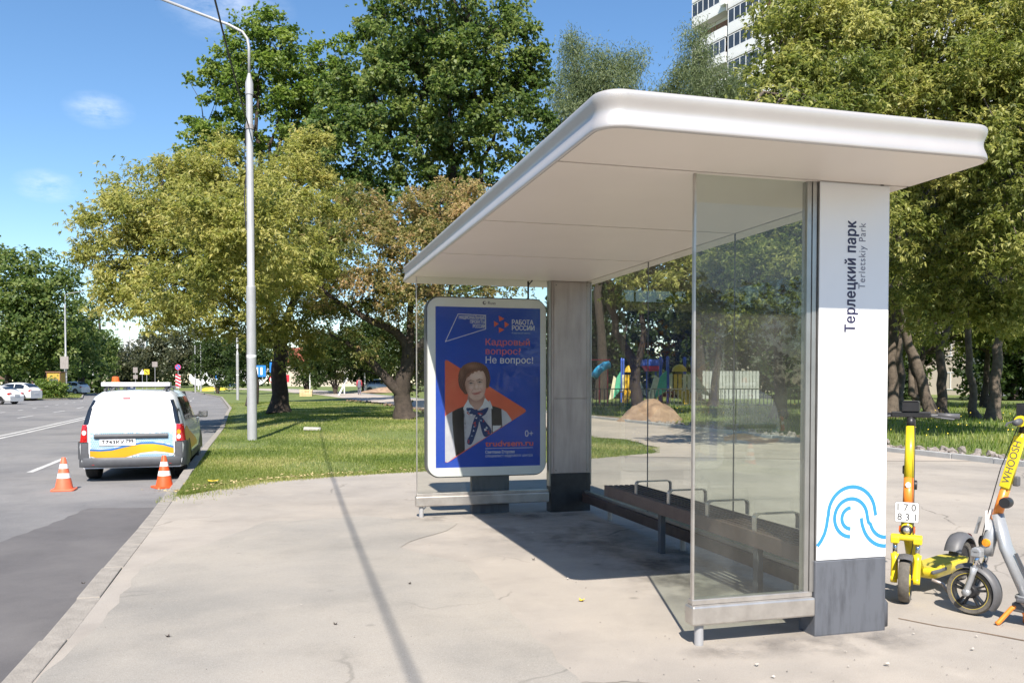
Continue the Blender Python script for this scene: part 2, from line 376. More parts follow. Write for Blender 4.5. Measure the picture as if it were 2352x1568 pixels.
M['bumper'] = mat('bumper_plastic', (0.085, 0.088, 0.095), 0.55, var=0.12, scale=9)
M['car_glass'] = mat('car_glass', (0.012, 0.015, 0.02), 0.06, var=0.1, spec=0.9)
M['van_white'] = mat('van_white', (0.72, 0.73, 0.74), 0.25, var=0.02, coat=0.5)
M['tail_red'] = mat('tail_red', (0.48, 0.012, 0.012), 0.15, var=0.15, scale=20, coat=0.6)
M['tail_amber'] = mat('tail_amber', (0.80, 0.30, 0.02), 0.15, var=0.1, coat=0.6)
M['tail_clear'] = mat('tail_clear', (0.75, 0.72, 0.70), 0.15, var=0.1, coat=0.6)
M['cone_orange'] = mat('cone_orange', (0.70, 0.095, 0.02), 0.5, var=0.08, scale=14)
M['cone_pink'] = mat('cone_faded_orange', (0.74, 0.15, 0.07), 0.5, var=0.08, scale=14)
M['scooter_yellow'] = mat('scooter_yellow', (0.78, 0.60, 0.02), 0.38, var=0.05, scale=9, coat=0.25)
M['scooter_orange'] = mat('scooter_orange', (0.82, 0.24, 0.03), 0.4, var=0.06, scale=9, coat=0.2)
M['scooter_silver'] = mat('scooter_silver', (0.36, 0.37, 0.38), 0.35, 0.3, var=0.05, scale=9, coat=0.3)
M['deck_mat'] = mat('deck_mat', (0.52, 0.43, 0.04), 0.8, col2=(0.40, 0.34, 0.06), scale=9)
M['facade'] = mat('facade_panels', (0.66, 0.665, 0.66), 0.85, var=0.05, scale=0.6)
M['facade_beige'] = mat('facade_beige', (0.52, 0.45, 0.37), 0.85, var=0.06, scale=0.6)
M['window_glass'] = mat('window_glass', (0.05, 0.06, 0.075), 0.08, var=0.5, scale=0.35, spec=0.8)
M['window_frame'] = mat('window_frame', (0.72, 0.72, 0.73), 0.5, var=0.03)
M['balcony_brown'] = mat('balcony_brown', (0.20, 0.10, 0.06), 0.6)
M['concrete'] = mat('concrete', (0.46, 0.43, 0.39), 0.9, var=0.15, scale=6, bump=0.5)
M['kiosk'] = mat('kiosk_ochre', (0.50, 0.31, 0.05), 0.6)
M['plank'] = mat('fresh_planks', (0.62, 0.47, 0.25), 0.8, var=0.15, scale=8)
M['cloth_red'] = mat('cloth_red', (0.55, 0.05, 0.08), 0.8)
M['cloth_grey'] = mat('cloth_grey', (0.13, 0.13, 0.17), 0.8)
M['cloth_dark'] = mat('cloth_dark', (0.035, 0.035, 0.05), 0.8)
M['cloth_white'] = mat('cloth_white', (0.7, 0.7, 0.7), 0.8)
M['skin'] = mat('skin', (0.50, 0.30, 0.22), 0.55)
M['hair'] = mat('hair', (0.05, 0.03, 0.02), 0.7)
M['play_yellow'] = mat('play_yellow', (0.80, 0.50, 0.03), 0.4)
M['play_cream'] = mat('play_cream', (0.74, 0.70, 0.50), 0.5)
M['play_blue'] = mat('play_blue', (0.06, 0.13, 0.55), 0.4)
M['play_cyan'] = mat('play_cyan', (0.04, 0.38, 0.68), 0.4)
M['play_green'] = mat('play_green', (0.10, 0.48, 0.30), 0.45)
M['play_red'] = mat('play_red', (0.66, 0.06, 0.08), 0.45)
M['fence_dark'] = mat('fence_dark', (0.05, 0.06, 0.05), 0.6)
M['fence_white'] = mat('fence_white', (0.42, 0.42, 0.42), 0.6)
M['roof_red'] = mat('roof_red', (0.34, 0.09, 0.06), 0.7)
M['hut'] = mat('hut_wall', (0.20, 0.12, 0.08), 0.8)
M['grit'] = mat('grit', (0.30, 0.27, 0.24), 0.9, col2=(0.12, 0.11, 0.10), scale=3)
M['pebble'] = mat('pebble', (0.44, 0.40, 0.35), 0.9, var=0.2, scale=30)
M['stone'] = mat('rubble_stone', (0.34, 0.30, 0.27), 0.95, col2=(0.16, 0.14, 0.125), scale=7, bump=0.8)
M['beacon'] = mat('beacon_orange', (0.70, 0.12, 0.02), 0.25, coat=0.5)
M['car_blue'] = mat('car_dark_blue', (0.03, 0.05, 0.10), 0.25, coat=0.5)
M['car_dark'] = mat('car_dark_grey', (0.06, 0.065, 0.07), 0.25, coat=0.5)
M['car_silver'] = mat('car_silver', (0.42, 0.43, 0.44), 0.28, 0.4, coat=0.5)
M['white_post'] = mat('white_post', (0.7, 0.7, 0.7), 0.5)
M['leaf_maple'] = leaf_mat('leaf_maple', (0.05, 0.092, 0.024), (0.125, 0.18, 0.046), (0.26, 0.30, 0.10))
M['leaf_linden'] = leaf_mat('leaf_linden', (0.065, 0.115, 0.022), (0.14, 0.21, 0.042), (0.25, 0.31, 0.08))
M['leaf_olive'] = leaf_mat('leaf_olive', (0.09, 0.123, 0.028), (0.22, 0.25, 0.063), (0.45, 0.44, 0.155))
M['leaf_ash'] = leaf_mat('leaf_ash', (0.12, 0.155, 0.035), (0.305, 0.318, 0.085), (0.50, 0.46, 0.165))
M['leaf_tan'] = leaf_mat('leaf_tan', (0.10, 0.13, 0.034), (0.31, 0.275, 0.105), (0.52, 0.37, 0.20))
M['leaf_willow'] = leaf_mat('leaf_willow', (0.095, 0.13, 0.06), (0.16, 0.20, 0.095), (0.25, 0.29, 0.15))
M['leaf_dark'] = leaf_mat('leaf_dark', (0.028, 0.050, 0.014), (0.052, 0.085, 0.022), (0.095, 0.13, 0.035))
M['leaf_far_haze'] = leaf_mat('leaf_far_haze', (0.052, 0.062, 0.036), (0.078, 0.088, 0.045), (0.12, 0.12, 0.06))  # distance haze is mixed into this leaf colour as grey
M['leaf_spruce'] = leaf_mat('leaf_spruce', (0.035, 0.045, 0.035), (0.05, 0.062, 0.045), (0.075, 0.085, 0.06))
M['blade'] = leaf_mat('grass_blade', (0.11, 0.165, 0.03), (0.235, 0.285, 0.06), (0.50, 0.45, 0.20), trans=0.45)
M['blade_tall'] = leaf_mat('weed_blade', (0.075, 0.135, 0.02), (0.18, 0.25, 0.04), (0.38, 0.38, 0.12), trans=0.45)
M['flower'] = mat('yellow_flower', (0.85, 0.62, 0.02), 0.6)
M['dry_leaf'] = mat('dry_leaf', (0.42, 0.33, 0.16), 0.8, var=0.35, scale=3)

# ---- lettering and flat print: one mesh per word
def text(name, body, size, m, parent, mtx, bold=0.0, sx=1.0, align='LEFT', width=None, depth=0.0, spacing=1.0):
    cu = bpy.data.curves.new(name, 'FONT'); cu.body = body; cu.size = 10.0; cu.fill_mode = 'NONE'; cu.align_x = align; cu.resolution_u = 4; cu.space_character = spacing
    to = bpy.data.objects.new(name + '_curve', cu); COL.objects.link(to)
    dg = bpy.context.evaluated_depsgraph_get()
    me = bpy.data.meshes.new_from_object(to.evaluated_get(dg)); me.name = name
    bpy.data.objects.remove(to); bpy.data.curves.remove(cu)
    # fill the outlines ourselves (non-zero winding), since overlapping contours defeat the built-in fill
    from mathutils.geometry import delaunay_2d_cdt
    co = np.array([v.co[:] for v in me.vertices]).reshape(-1, 3); ed = [tuple(e.vertices) for e in me.edges]
    bpy.data.meshes.remove(me)
    r = delaunay_2d_cdt([Vector(c[:2]) for c in co], ed, [], 0, 1e-5)
    ov = np.array([v[:] for v in r[0]]); E1 = co[[e[0] for e in ed], :2]; E2 = co[[e[1] for e in ed], :2]
    FC = []
    for f in r[2]:
        x, y = ov[list(f)].mean(0)
        upw = (E1[:, 1] <= y) & (E2[:, 1] > y); dnw = (E1[:, 1] > y) & (E2[:, 1] <= y)
        cr = (E2[:, 0]-E1[:, 0])*(y-E1[:, 1]) - (x-E1[:, 0])*(E2[:, 1]-E1[:, 1])
        if (upw & (cr > 0)).sum() - (dnw & (cr < 0)).sum() != 0: FC.append(tuple(f))
    co = np.concatenate([ov, np.zeros((len(ov), 1))], 1)*(size/10.0)
    if width and len(co):
        x0, x1 = co[:, 0].min(), co[:, 0].max()
        co[:, 0] = (co[:, 0] - (x0 if align == 'LEFT' else x1))*width/(x1-x0)
    co[:, 0] *= sx
    me = bpy.data.meshes.new(name); me.from_pydata([tuple(c) for c in co], [], FC); me.update()
    if bold > 0:                                     # heavier strokes: the same letters laid twice more, a hair apart
        n0 = len(co); F0 = [tuple(p.vertices) for p in me.polygons]; VV = []; FF = []
        for q, (dx, dy) in enumerate(((0, 0), (bold*2, 0), (bold, bold*0.8), (bold, -bold*0.8), (bold, 0))):
            VV += [(c[0]+dx, c[1]+dy, c[2]+q*0.00004) for c in co]; FF += [tuple(i+q*n0 for i in f) for f in F0]
        me2 = bpy.data.meshes.new(name); me2.from_pydata(VV, [], FF); me2.update(); bpy.data.meshes.remove(me); me = me2
    me.transform(mtx)
    return link(name, me, m, parent)
def ribbon(pts, w):
    """Left and right edges of a flat stroke of width w along 2-D points."""
    n = len(pts); L = []; Rr = []
    for i in range(n):
        a = Vector(pts[max(i-1, 0)]); b = Vector(pts[min(i+1, n-1)]); d = (b-a).normalized(); q = Vector((-d.y, d.x))*w/2
        c = Vector(pts[i]); L.append(c+q); Rr.append(c-q)
    return L, Rr

# ---------------------------------------------------------------- ground, road, pavement
KY = [-40, -10, 4.5, 10, 13.7, 18.6, 28, 42, 50, 90, 150, 165, 175, 400]
KX = [6.5, 1.3, -2.45, -4.07, -5.2, -6.7, -9.5, -14, -16.5, -30.7, -56, -67, -80, -480]
def kx(y): return float(np.interp(y, KY, KX))
LFY = [-40, 0, 24, 39, 60, 78, 84, 109, 122, 159, 168, 400]
LFX = [-24, -27, -33, -37.5, -43, -44.5, -42.5, -55, -60, -76, -84, -495]
def lx(y): return float(np.interp(y, LFY, LFX))
def sstep(a, b, x):
    t = min(1, max(0, (x-a)/(b-a))); return t*t*(3-2*t)
def hz(x, y):
    u = x - kx(y)
    return min(0.42, 0.0045*max(0, y-20))*sstep(4, 15, u) + 0.22*sstep(15.2, 20, u)*sstep(6, 14, y) + 0.27*sstep(20, 28, y)*(1-sstep(50, 70, y))*sstep(0.3, 2.6, u)*(1-sstep(8.0, 10.2, u))
ROAD_Z = -0.15
LAWN_Y = [11.15, 11.4, 12.6, 13.5, 14.2, 16.6, 17.8, 19.5, 22.0, 22.8, 24]
LAWN_X = [-4.45, -4.3, -3.9, -2.83, -1.6, 1.54, 3.0, 3.3, 3.0, 2.3, 2.05]
def pave_left(y):
    if y < 11.15: return kx(y)
    if y < 24: return float(np.interp(y, LAWN_Y, LAWN_X))
    return kx(y) + 10.3

def sheet(name, rows, m):
    b = MB(); b.grid(rows); o = b.build(name, m, smooth=True); o['kind'] = 'structure'; return o

b = MB(); b.poly([(-900, -120, -0.2), (900, -120, -0.2), (900, 1500, -0.2), (-900, 1500, -0.2)])
o = b.build('ground', M['far_ground']); o['kind'] = 'structure'

ys = sorted(set(list(np.arange(-40, 60, 2)) + list(np.arange(60, 175, 5)) + [400]))
sheet('road', [[(lx(y) + (kx(y)-0.10-lx(y))*k/6, y, ROAD_Z) for k in range(7)] for y in ys], M['road'])
# the ground left of the road
sheet('verge', [[(-700, y, -0.03), (lx(y)-18, y, -0.03), (lx(y)-6, y, -0.03), (lx(y)-0.15, y, -0.03)] for y in ys], M['turf'])
# right of the kerb: lawn, then the raised ground under the trees
us = [0, 1, 2, 3, 4, 5, 6, 7, 8, 9, 10, 11, 12, 13, 14, 15, 16, 17, 18, 20, 24, 30, 45, 80, 200, 600]
yl = sorted(set(list(np.arange(-40, 10, 5)) + list(np.arange(10, 62, 1.0)) + list(np.arange(62, 175, 5)) + [400]))
sheet('lawn', [[(kx(y)+u, y, hz(kx(y)+u, y) - 0.012) for u in us] for y in yl], M['turf'])
# bare earth beside the far kerb and along the sandy path
sheet('soil_strip', [[(kx(y)+14.72+w, y, hz(kx(y)+14.72+w, y) + 0.02 + 0.03*math.sin(3.1*y+5*w)) for w in (0, 0.3, 0.6, 0.95+0.3*math.sin(y*1.7))] for y in np.arange(2, 45, 0.4)], M['soil'])
sheet('bare_soil', [[(pave_left(y)-1.9-0.9*math.sin(y*0.45)+w*(2.1+0.9*math.sin(y*0.45)), y, hz(pave_left(y)-1.5+w, y) + 0.012) for w in (0, 0.5, 1)] for y in np.arange(26, 62, 1.0)], M['soil'])
yp = sorted(set(list(np.arange(-40, 11, 1.5)) + list(np.arange(11, 25, 0.12)) + list(np.arange(25, 62, 0.8)) + list(np.arange(62, 170, 4))))
def pave_row(y, lift):
    x0 = pave_left(y) + (0.05*math.sin(y*23) + 0.04*math.sin(y*57+1) if y > 11.3 else 0); x1 = kx(y) + 14.6
    return [(x0 + (x1-x0)*k/10, y, hz(x0 + (x1-x0)*k/10, y) + lift) for k in range(11)]
sheet('pavement', [pave_row(y, 0.0) for y in yp if y <= 19.2], M['pavement'])
def path_edge(y): return 0.012
rows = []
for y in yp:
    if y >= 16.0:
        r = pave_row(y, 0.006)
        if y < 19.2:
            # the sand thins out towards the shelter along a wavering edge
            x1 = r[-1][0]; x0 = max(r[0][0], x1 - (y-15.4)*3.4 - 0.5*math.sin(y*6))
            r = [(x0 + (x1-x0)*k/10, y, hz(x0 + (x1-x0)*k/10, y) + 0.006) for k in range(11)]
        rows.append(r)
sheet('footpath', rows, M['path'])

# older repairs lying on the pavement as thin overlays
def blob_patch(name, pts, m, z=0.004):
    b = MB(); P = []
    n = len(pts)
    for i in range(n):
        p, q = Vector(pts[i]), Vector(pts[(i+1) % n]); k = max(2, int((q-p).length/0.22))
        nrm = Vector((-(q-p).y, (q-p).x)).normalized()
        for j in range(k):
            a = p.lerp(q, j/k); w = 0.025*math.sin(7*a.x+3*a.y)+0.02*math.sin(17*a.x-11*a.y)
            P.append((a.x + nrm.x*w, a.y + nrm.y*w, z))
    b.poly(P); o = b.build(name, m); o['kind'] = 'structure'; return o
blob_patch('asphalt_patch', [(-0.55, 8.9), (-1.0, 7.6), (-0.35, 6.9), (-0.02, 5.6), (0.35, 4.0), (0.9, 1.0), (1.2, -3), (-1.2, -3), (-1.9, 2.0), (-2.55, 5.2), (-3.0, 6.8), (-2.6, 9.0), (-1.6, 9.4)], M['patch_light'])
b = MB(); P = [(2.43, 5.30), (2.6, 5.12), (2.78, 5.0), (3.0, 4.78), (3.2, 4.62), (3.42, 4.40), (3.7, 4.22), (4.3, 3.95), (5.2, 3.7)]
for (x, y), (x2, y2) in zip(P[:-1], P[1:]):
    n_ = Vector((-(y2-y), x2-x)).normalized()*random.uniform(0.006, 0.013); b.poly([(x-n_.x, y-n_.y, 0.003), (x2-n_.x, y2-n_.y, 0.003), (x2+n_.x, y2+n_.y, 0.003), (x+n_.x, y+n_.y, 0.003)])
o = b.build('pavement_joint', M['soil']); o['kind'] = 'structure'
blob_patch('road_patch', [(-4.49-0.6, 7.6), (-5.5, 11.0), (-4.55, 11.1), (-3.5, 7.4), (-2.62, 4.4), (-1.2, -1), (-2.6, -1), (-3.6, 4.5)], M['road_patch'], ROAD_Z+0.004)

# ---- kerbs: the stones near the stop are built singly
def kerb_line(name, fn, w, y0, y1, zt, zb, m, step=1.0, far=None, gap=0.012, jit=0.004, lift=lambda x, y: 0.0):
    root_b = MB(); rows_t = []
    yy = [y1] + list(np.arange(y1+3, far, 5.0)) if far else [y1, y1+0.2]
    for y in yy:
        x = fn(y); rows_t.append([(x-w, y, zb+lift(x, y)), (x-w, y, zt+lift(x, y)), (x, y, zt+lift(x, y)), (x, y, zb+lift(x, y))])
    root_b.grid(rows_t); root = root_b.build(name, m); root['kind'] = 'structure'
    L = step - gap; bm_ = MB(); bm_.box(-w, 0, 0, L, zb, zt); me = None
    y = y0; rnd = random.Random(3)
    while y < y1:
        p, q = Vector((fn(y), y)), Vector((fn(y+step), y+step)); a = math.atan2(-(q-p).x, (q-p).y); dy = step*math.cos(a)
        if me is None:
            o = bm_.build('kerb_stone', m, root, bev=0.008); me = o.data
        else:
            o = bpy.data.objects.new('kerb_stone', me); COL.objects.link(o); o.parent = root; CH[root.name].append(o); CH[o.name] = []
            bb = o.modifiers.new('bevel', 'BEVEL'); bb.width = 0.008; bb.segments = 2
        o.location = (p.x + rnd.uniform(-jit, jit), y, lift(p.x, y) + rnd.uniform(-jit, jit)); o.rotation_euler = (rnd.uniform(-.006, .006), rnd.uniform(-.01, .01), a + rnd.uniform(-.006, .006))
        y += dy
    return root
kerb_line('kerb', kx, 0.15, 1.0, 52.0, 0.004, -0.3, M['curb'], far=172)
kerb_line('kerb', lambda y: kx(y)+14.72, 0.12, 6.0, 45.0, 0.10, -0.15, M['curb_grey'], far=150, jit=0.006, lift=hz)
kerb_line('kerb', lambda y: lx(y)+0.0, 0.15, 78.0, 90.0, 0.0, -0.3, M['curb'], far=166, step=2.0)

# ---- road markings: paint sheets just above the asphalt
def dash(off, y0, y1, w=0.12, fn=kx, name='lane_marking'):
    b = MB(); r = []
    for y in np.linspace(y0, y1, max(2, int((y1-y0)/3)+2)): r.append([(fn(y)+off-w/2, y, ROAD_Z+0.005), (fn(y)+off+w/2, y, ROAD_Z+0.005)])
    b.grid(r); o = b.build(name, M['lane_paint']); o['kind'] = 'structure'; return o
for y in np.arange(3.4, 150, 12.0): dash(-3.05, y, y+2.9)
for off in (-6.45, -6.80): dash(off, -5, 150, 0.13)
for y in np.arange(10, 130, 7.3): dash(-9.75, y, y+3.0)
for y in np.arange(30, 76, 4.0): dash(-12.6, y, y+1.3)

# ---------------------------------------------------------------- bus shelter
SX, SY, SR = 1.775, 4.928, 0.271
L = 4.953; ZC = 2.643; PW = 0.474
shelter = thing('bus_shelter', 'open bus shelter with a white flat roof, glass walls and two wide pillars', 'bus shelter', (SX, SY, 0), SR)
RA0, RA1, RB0, RB1 = -1.608, 0.612, -0.657, 5.649
prof = [(-0.012, 0.0), (-0.003, 0.002)] + [(-0.019*math.sin(math.pi*min(1, max(0, (h-0.012)/0.142)))**2, h) for h in np.linspace(0.008, 0.154, 18)] + [(0.0, 0.161), (-0.003, 0.168), (-0.010, 0.174), (-0.022, 0.179), (-0.05, 0.184)]
b = MB(); rows = []
for off, h in prof: rows.append([(u, v, ZC+h) for u, v in (lambda P: P + P[:1])(rounded(RA0-off, RA1+off, RB0-off, RB1+off, 0.13+off, 10))])
b.grid(rows); b.poly([(u, v, ZC+0.184) for u, v in rounded(RA0+.05, RA1-.05, RB0+.05, RB1-.05, 0.08, 10)])
roof = b.build('roof', M['roof_trim'], shelter, smooth=True); fix_normals(roof)
b = MB(); b.prism(rounded(RA0+.012, RA1-.012, RB0+.012, RB1-.012, 0.118, 10), ZC+0.012, ZC+0.02); b.build('roof_deck', M['black'], roof)
seams = [RB0, -0.012, 1.667, 3.267, 4.968, RB1]; g = 0.012
def ceiling(pts): 
    b = MB(); b.prism(pts, ZC-0.002, ZC+0.012); o = b.build('ceiling_panel', M['ceiling'], roof); return o
for i in range(5):
    v0, v1 = seams[i] + (g if i else 0.014), seams[i+1] - (g if i < 4 else 0.014)
    a0, a1 = RA0+0.014, (RA1-0.014 if i in (0, 4) else 0.425-g)
    if i == 0:
        pts = [p for p in rounded(a0, a1, v0, v0+1.0, 0.116, 8) if p[1] < v0+0.5] ; pts = [(a0, v1)] + [p for p in pts if p[0] < 0][::1] + [p for p in pts if p[0] >= 0] + [(a1, v1)]
    elif i == 4:
        q = rounded(a0, a1, v1-1.0, v1, 0.116, 8); q = [p for p in q if p[1] > v1-0.5]
        pts = [(a0, v0), (a1, v0)] + q
    else: pts = [(a0, v0), (a1, v0), (a1, v1), (a0, v1)]
    ceiling(pts)
ceiling([(0.425+g, seams[1]+g), (RA1-.014, seams[1]+g), (RA1-.014, seams[4]-g), (0.425+g, seams[4]-g)])
b = MB(); b.lathe([(0, 0), (0.055, 0), (0.055, 0.045), (0, 0.045)], 20, c=(0.535, 0.16, ZC-0.047)); b.build('ceiling_lamp', M['bumper'], roof, smooth=False)

def pillar(b0, near):
    bb = MB(); bb.box(0, PW, b0+0.004, b0+0.15, 0.42, ZC-0.003)
    p = bb.build('pillar', M['dull_steel'] if not near else M['steel_edge'], shelter, bev=0.006)
    bb = MB(); bb.box(-0.008, PW+0.004, b0-0.006, b0+0.156, -0.02, 0.442); bb.build('pillar_base', M['base_grey'] if near else M['black_paint'], p, bev=0.008)
    return p
near_pillar = pillar(0.0, True)
# the white name board on the near pillar
b = MB(); b.box(0.0, PW, -0.004, 0.0, 0.445, ZC-0.004); sign = b.build('sign_face', M['vinyl'], near_pillar, bev=0.0015)
def up_text(x, z): return Matrix.Translation((x, -0.0055, z)) @ Matrix.Rotation(R(90), 4, 'X') @ Matrix.Rotation(R(90), 4, 'Z')
text('lettering', 'Терлецкий парк', 0.098, M['dark_ink'], near_pillar, up_text(0.243, 1.775), bold=0.0026, width=0.645, spacing=1.08)
text('lettering', 'Terletskiy Park', 0.066, M['grey_ink'], near_pillar, up_text(0.309, 2.03), bold=-0.0006, width=0.385, spacing=1.1)
# emblem: five blue wave strokes
def arc(cx, cz, r, a0, a1, n=24): return [(cx + r*math.cos(R(a0+(a1-a0)*k/n)), cz + r*math.sin(R(a0+(a1-a0)*k/n))) for k in range(n+1)]
ez = lambda zz: 0.442 + (830-zz)*0.001122      # emblem heights
ex = lambda xx: (xx-1445)*0.001122
strokes = [
    [(ex(x), ez(z)) for x, z in ((1448, 752), (1470, 725), (1490, 690), (1502, 650), (1508, 610))] + arc(ex(1655), ez(592), 0.160, 180, 8, 30) + [(ex(1803), ez(606))],
    arc(ex(1650), ez(612), 0.112, 268, 4, 44) + [(ex(1758), ez(640))] + arc(ex(1868), ez(625), 0.112, 196, 270, 16)[0:],
    arc(ex(1650), ez(615), 0.062, 268, 92, 24),
    [(ex(1713), ez(616)), (ex(1719), ez(650))] + arc(ex(1868), ez(622), 0.168, 200, 270, 18)]
for s_ in strokes:
    Lq, Rq = ribbon(s_, 0.0225); bb = MB(); bb.grid([[(p.x, -0.0055, p.y) for p in Lq], [(p.x, -0.0055, p.y) for p in Rq]])
    bb.build('emblem', M['logo_blue'], near_pillar)
far_pillar = pillar(L, False)
for z0, z1 in ((0.447, 1.297), (1.303, ZC-0.02)):
    bb = MB(); bb.box(0.03, PW-0.022, L-0.006, L+0.003, z0, z1); pan = bb.build('panel', M['dull_steel'], far_pillar, bev=0.002)
    for a in (0.055, PW-0.045):
        z = z0+0.03 if z0 < 1 else z1-0.03
        q = MB(); q.lathe([(0, -0.003), (0.007, -0.002), (0.007, 0)], 10, axis='y', c=(a, L-0.0065, z)); q.build('screw', M['bumper'], far_pillar)
b = MB(); b.box(-0.024, -0.009, L+0.0, L+0.09, 0.30, ZC-0.003); b.build('corner_strip', M['steel_edge'], shelter)
b = MB(); b.box(PW+0.006, PW+0.02, L+0.01, L+0.10, 0.30, ZC-0.003); b.build('corner_strip', M['steel_edge'], shelter)
for x0, x1, y in ((-0.068, -0.040, 0.018), (-0.036, -0.0085, 0.012)):
    b = MB(); b.box(x0, x1, y, y+0.05, 0.26, ZC-0.003); b.build('corner_strip', M['steel_edge'], shelter)

def pane(x0, x1, y0, y1, z0, z1, m):
    bb = MB(); bb.box(x0, x1, y0, y1, z0, z1); return bb.build('glass_pane', m, shelter)
# front screen beside the near pillar
pane(-0.772, -0.070, 0.030, 0.040, 0.262, ZC-0.004, M['front_glass'])
b = MB(); b.box(-0.785, -0.7725, 0.024, 0.046, 0.262, ZC-0.003); b.build('edge_strip', M['steel'], shelter)
pane(-1.538, -0.026, L+0.030, L+0.040, 0.262, ZC-0.004, M['screen_glass'])
b = MB(); b.box(-1.548, -1.5385, L+0.024, L+0.046, 0.262, ZC-0.003); b.build('edge_strip', M['steel'], shelter)
for v0, v1 in ((0.16, 1.664), (1.672, 3.263), (3.271, 4.945)): pane(0.420, 0.430, v0, v1, 0.235, ZC-0.004, M['shelter_glass'])
for v in (1.668, 3.267):
    b = MB(); b.box(0.4205, 0.4295, v-0.0036, v+0.0036, 0.235, ZC-0.004); b.build('pane_joint', M['grey_plastic'], shelter)
def rail(a0, a1, b0, legs):
    bb = MB(); bb.box(a0, a1, b0-0.045, b0+0.055, 0.120, 0.232); r_ = bb.build('rail', M['steel'], shelter, bev=0.012)
    bb = MB(); bb.box(a0+0.012, a1-0.004, b0-0.018, b0+0.038, 0.233, 0.262); bb.build('channel', M['steel'], r_, bev=0.003)
    for a in legs:
        q = MB(); q.lathe([(0.026, -0.02), (0.026, 0.121)], 20, c=(a, b0+0.005, 0)); q.build('leg', M['galv'], r_, smooth=True)
rail(-0.800, -0.010, 0.032, [-0.735])
rail(-1.560, -0.025, L+0.032, [-1.495])
b = MB(); b.box(0.375, 0.455, 0.16, 4.945, 0.105, 0.205); r_ = b.build('rail', M['bench_dark'], shelter, bev=0.006)
b = MB(); b.box(0.400, 0.450, 0.16, 4.945, 0.206, 0.235); b.build('channel', M['steel_edge'], r_, bev=0.003)
for v in (0.8, 2.5, 4.2):
    q = MB(); q.lathe([(0.024, -0.02), (0.024, 0.106)], 16, c=(0.415, v, 0)); q.build('leg', M['steel_edge'], r_, smooth=True)
b = MB(); b.lathe([(0.0, 0.0), (0.045, 0.0), (0.045, 0.15), (0.03, 0.17), (0, 0.17)], 16, c=(PW+0.05, 0.10, -0.01)); b.build('drain_pipe', M['base_grey'], near_pillar, smooth=True)
b = MB(); b.tube([(-0.24, L+0.12, 2.40), (-0.24, L+0.12, ZC-0.004)], 0.011, 10); b.tube([(-0.24, L+0.10, 2.60), (-0.22, L+0.03, 2.638)], 0.008, 8); b.build('roof_bracket', M['black'], shelter, smooth=True)
b = MB(); b.tube([(0.60, 4.60, 2.62), (0.52, 4.64, 2.60), (0.50, 4.74, 2.585), (0.56, 4.82, 2.60), (0.62, 4.8, 2.63)], 0.005, 6); b.build('loose_wire', M['black'], shelter)

# old dirt trodden into the asphalt round the shelter's feet: soft-edged stains
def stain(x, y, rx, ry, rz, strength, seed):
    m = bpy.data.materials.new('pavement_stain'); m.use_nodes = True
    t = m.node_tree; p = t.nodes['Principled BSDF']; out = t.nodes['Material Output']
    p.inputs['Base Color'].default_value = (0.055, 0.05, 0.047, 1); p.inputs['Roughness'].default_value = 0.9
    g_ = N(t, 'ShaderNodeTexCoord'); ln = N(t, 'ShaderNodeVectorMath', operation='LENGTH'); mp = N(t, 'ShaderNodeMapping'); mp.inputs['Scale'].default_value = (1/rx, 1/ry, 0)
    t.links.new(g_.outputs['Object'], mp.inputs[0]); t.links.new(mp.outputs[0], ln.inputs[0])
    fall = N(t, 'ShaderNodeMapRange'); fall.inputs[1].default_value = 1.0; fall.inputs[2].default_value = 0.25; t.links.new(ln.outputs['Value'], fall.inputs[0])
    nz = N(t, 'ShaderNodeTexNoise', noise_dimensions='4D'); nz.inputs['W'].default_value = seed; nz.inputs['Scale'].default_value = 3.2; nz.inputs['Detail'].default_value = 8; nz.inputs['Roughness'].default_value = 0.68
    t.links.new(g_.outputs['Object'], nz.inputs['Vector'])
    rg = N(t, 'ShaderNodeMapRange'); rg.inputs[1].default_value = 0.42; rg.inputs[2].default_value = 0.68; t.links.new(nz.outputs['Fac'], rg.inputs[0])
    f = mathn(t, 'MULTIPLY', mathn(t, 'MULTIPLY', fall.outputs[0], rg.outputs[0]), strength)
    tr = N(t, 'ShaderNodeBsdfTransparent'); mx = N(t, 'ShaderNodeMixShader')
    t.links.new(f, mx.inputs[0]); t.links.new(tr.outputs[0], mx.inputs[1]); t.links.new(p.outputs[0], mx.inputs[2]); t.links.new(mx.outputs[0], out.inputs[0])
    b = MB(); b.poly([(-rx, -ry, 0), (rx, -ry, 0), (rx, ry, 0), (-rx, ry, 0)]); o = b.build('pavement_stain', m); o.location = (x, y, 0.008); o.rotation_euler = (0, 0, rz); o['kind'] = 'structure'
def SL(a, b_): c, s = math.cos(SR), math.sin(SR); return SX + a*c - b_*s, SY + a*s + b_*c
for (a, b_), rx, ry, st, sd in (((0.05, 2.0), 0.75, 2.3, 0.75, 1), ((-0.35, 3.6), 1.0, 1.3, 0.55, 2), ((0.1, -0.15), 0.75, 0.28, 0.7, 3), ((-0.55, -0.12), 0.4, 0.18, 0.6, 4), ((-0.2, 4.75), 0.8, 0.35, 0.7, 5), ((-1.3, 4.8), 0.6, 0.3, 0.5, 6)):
    x_, y_ = SL(a, b_); stain(x_, y_, rx, ry, SR, st, sd)

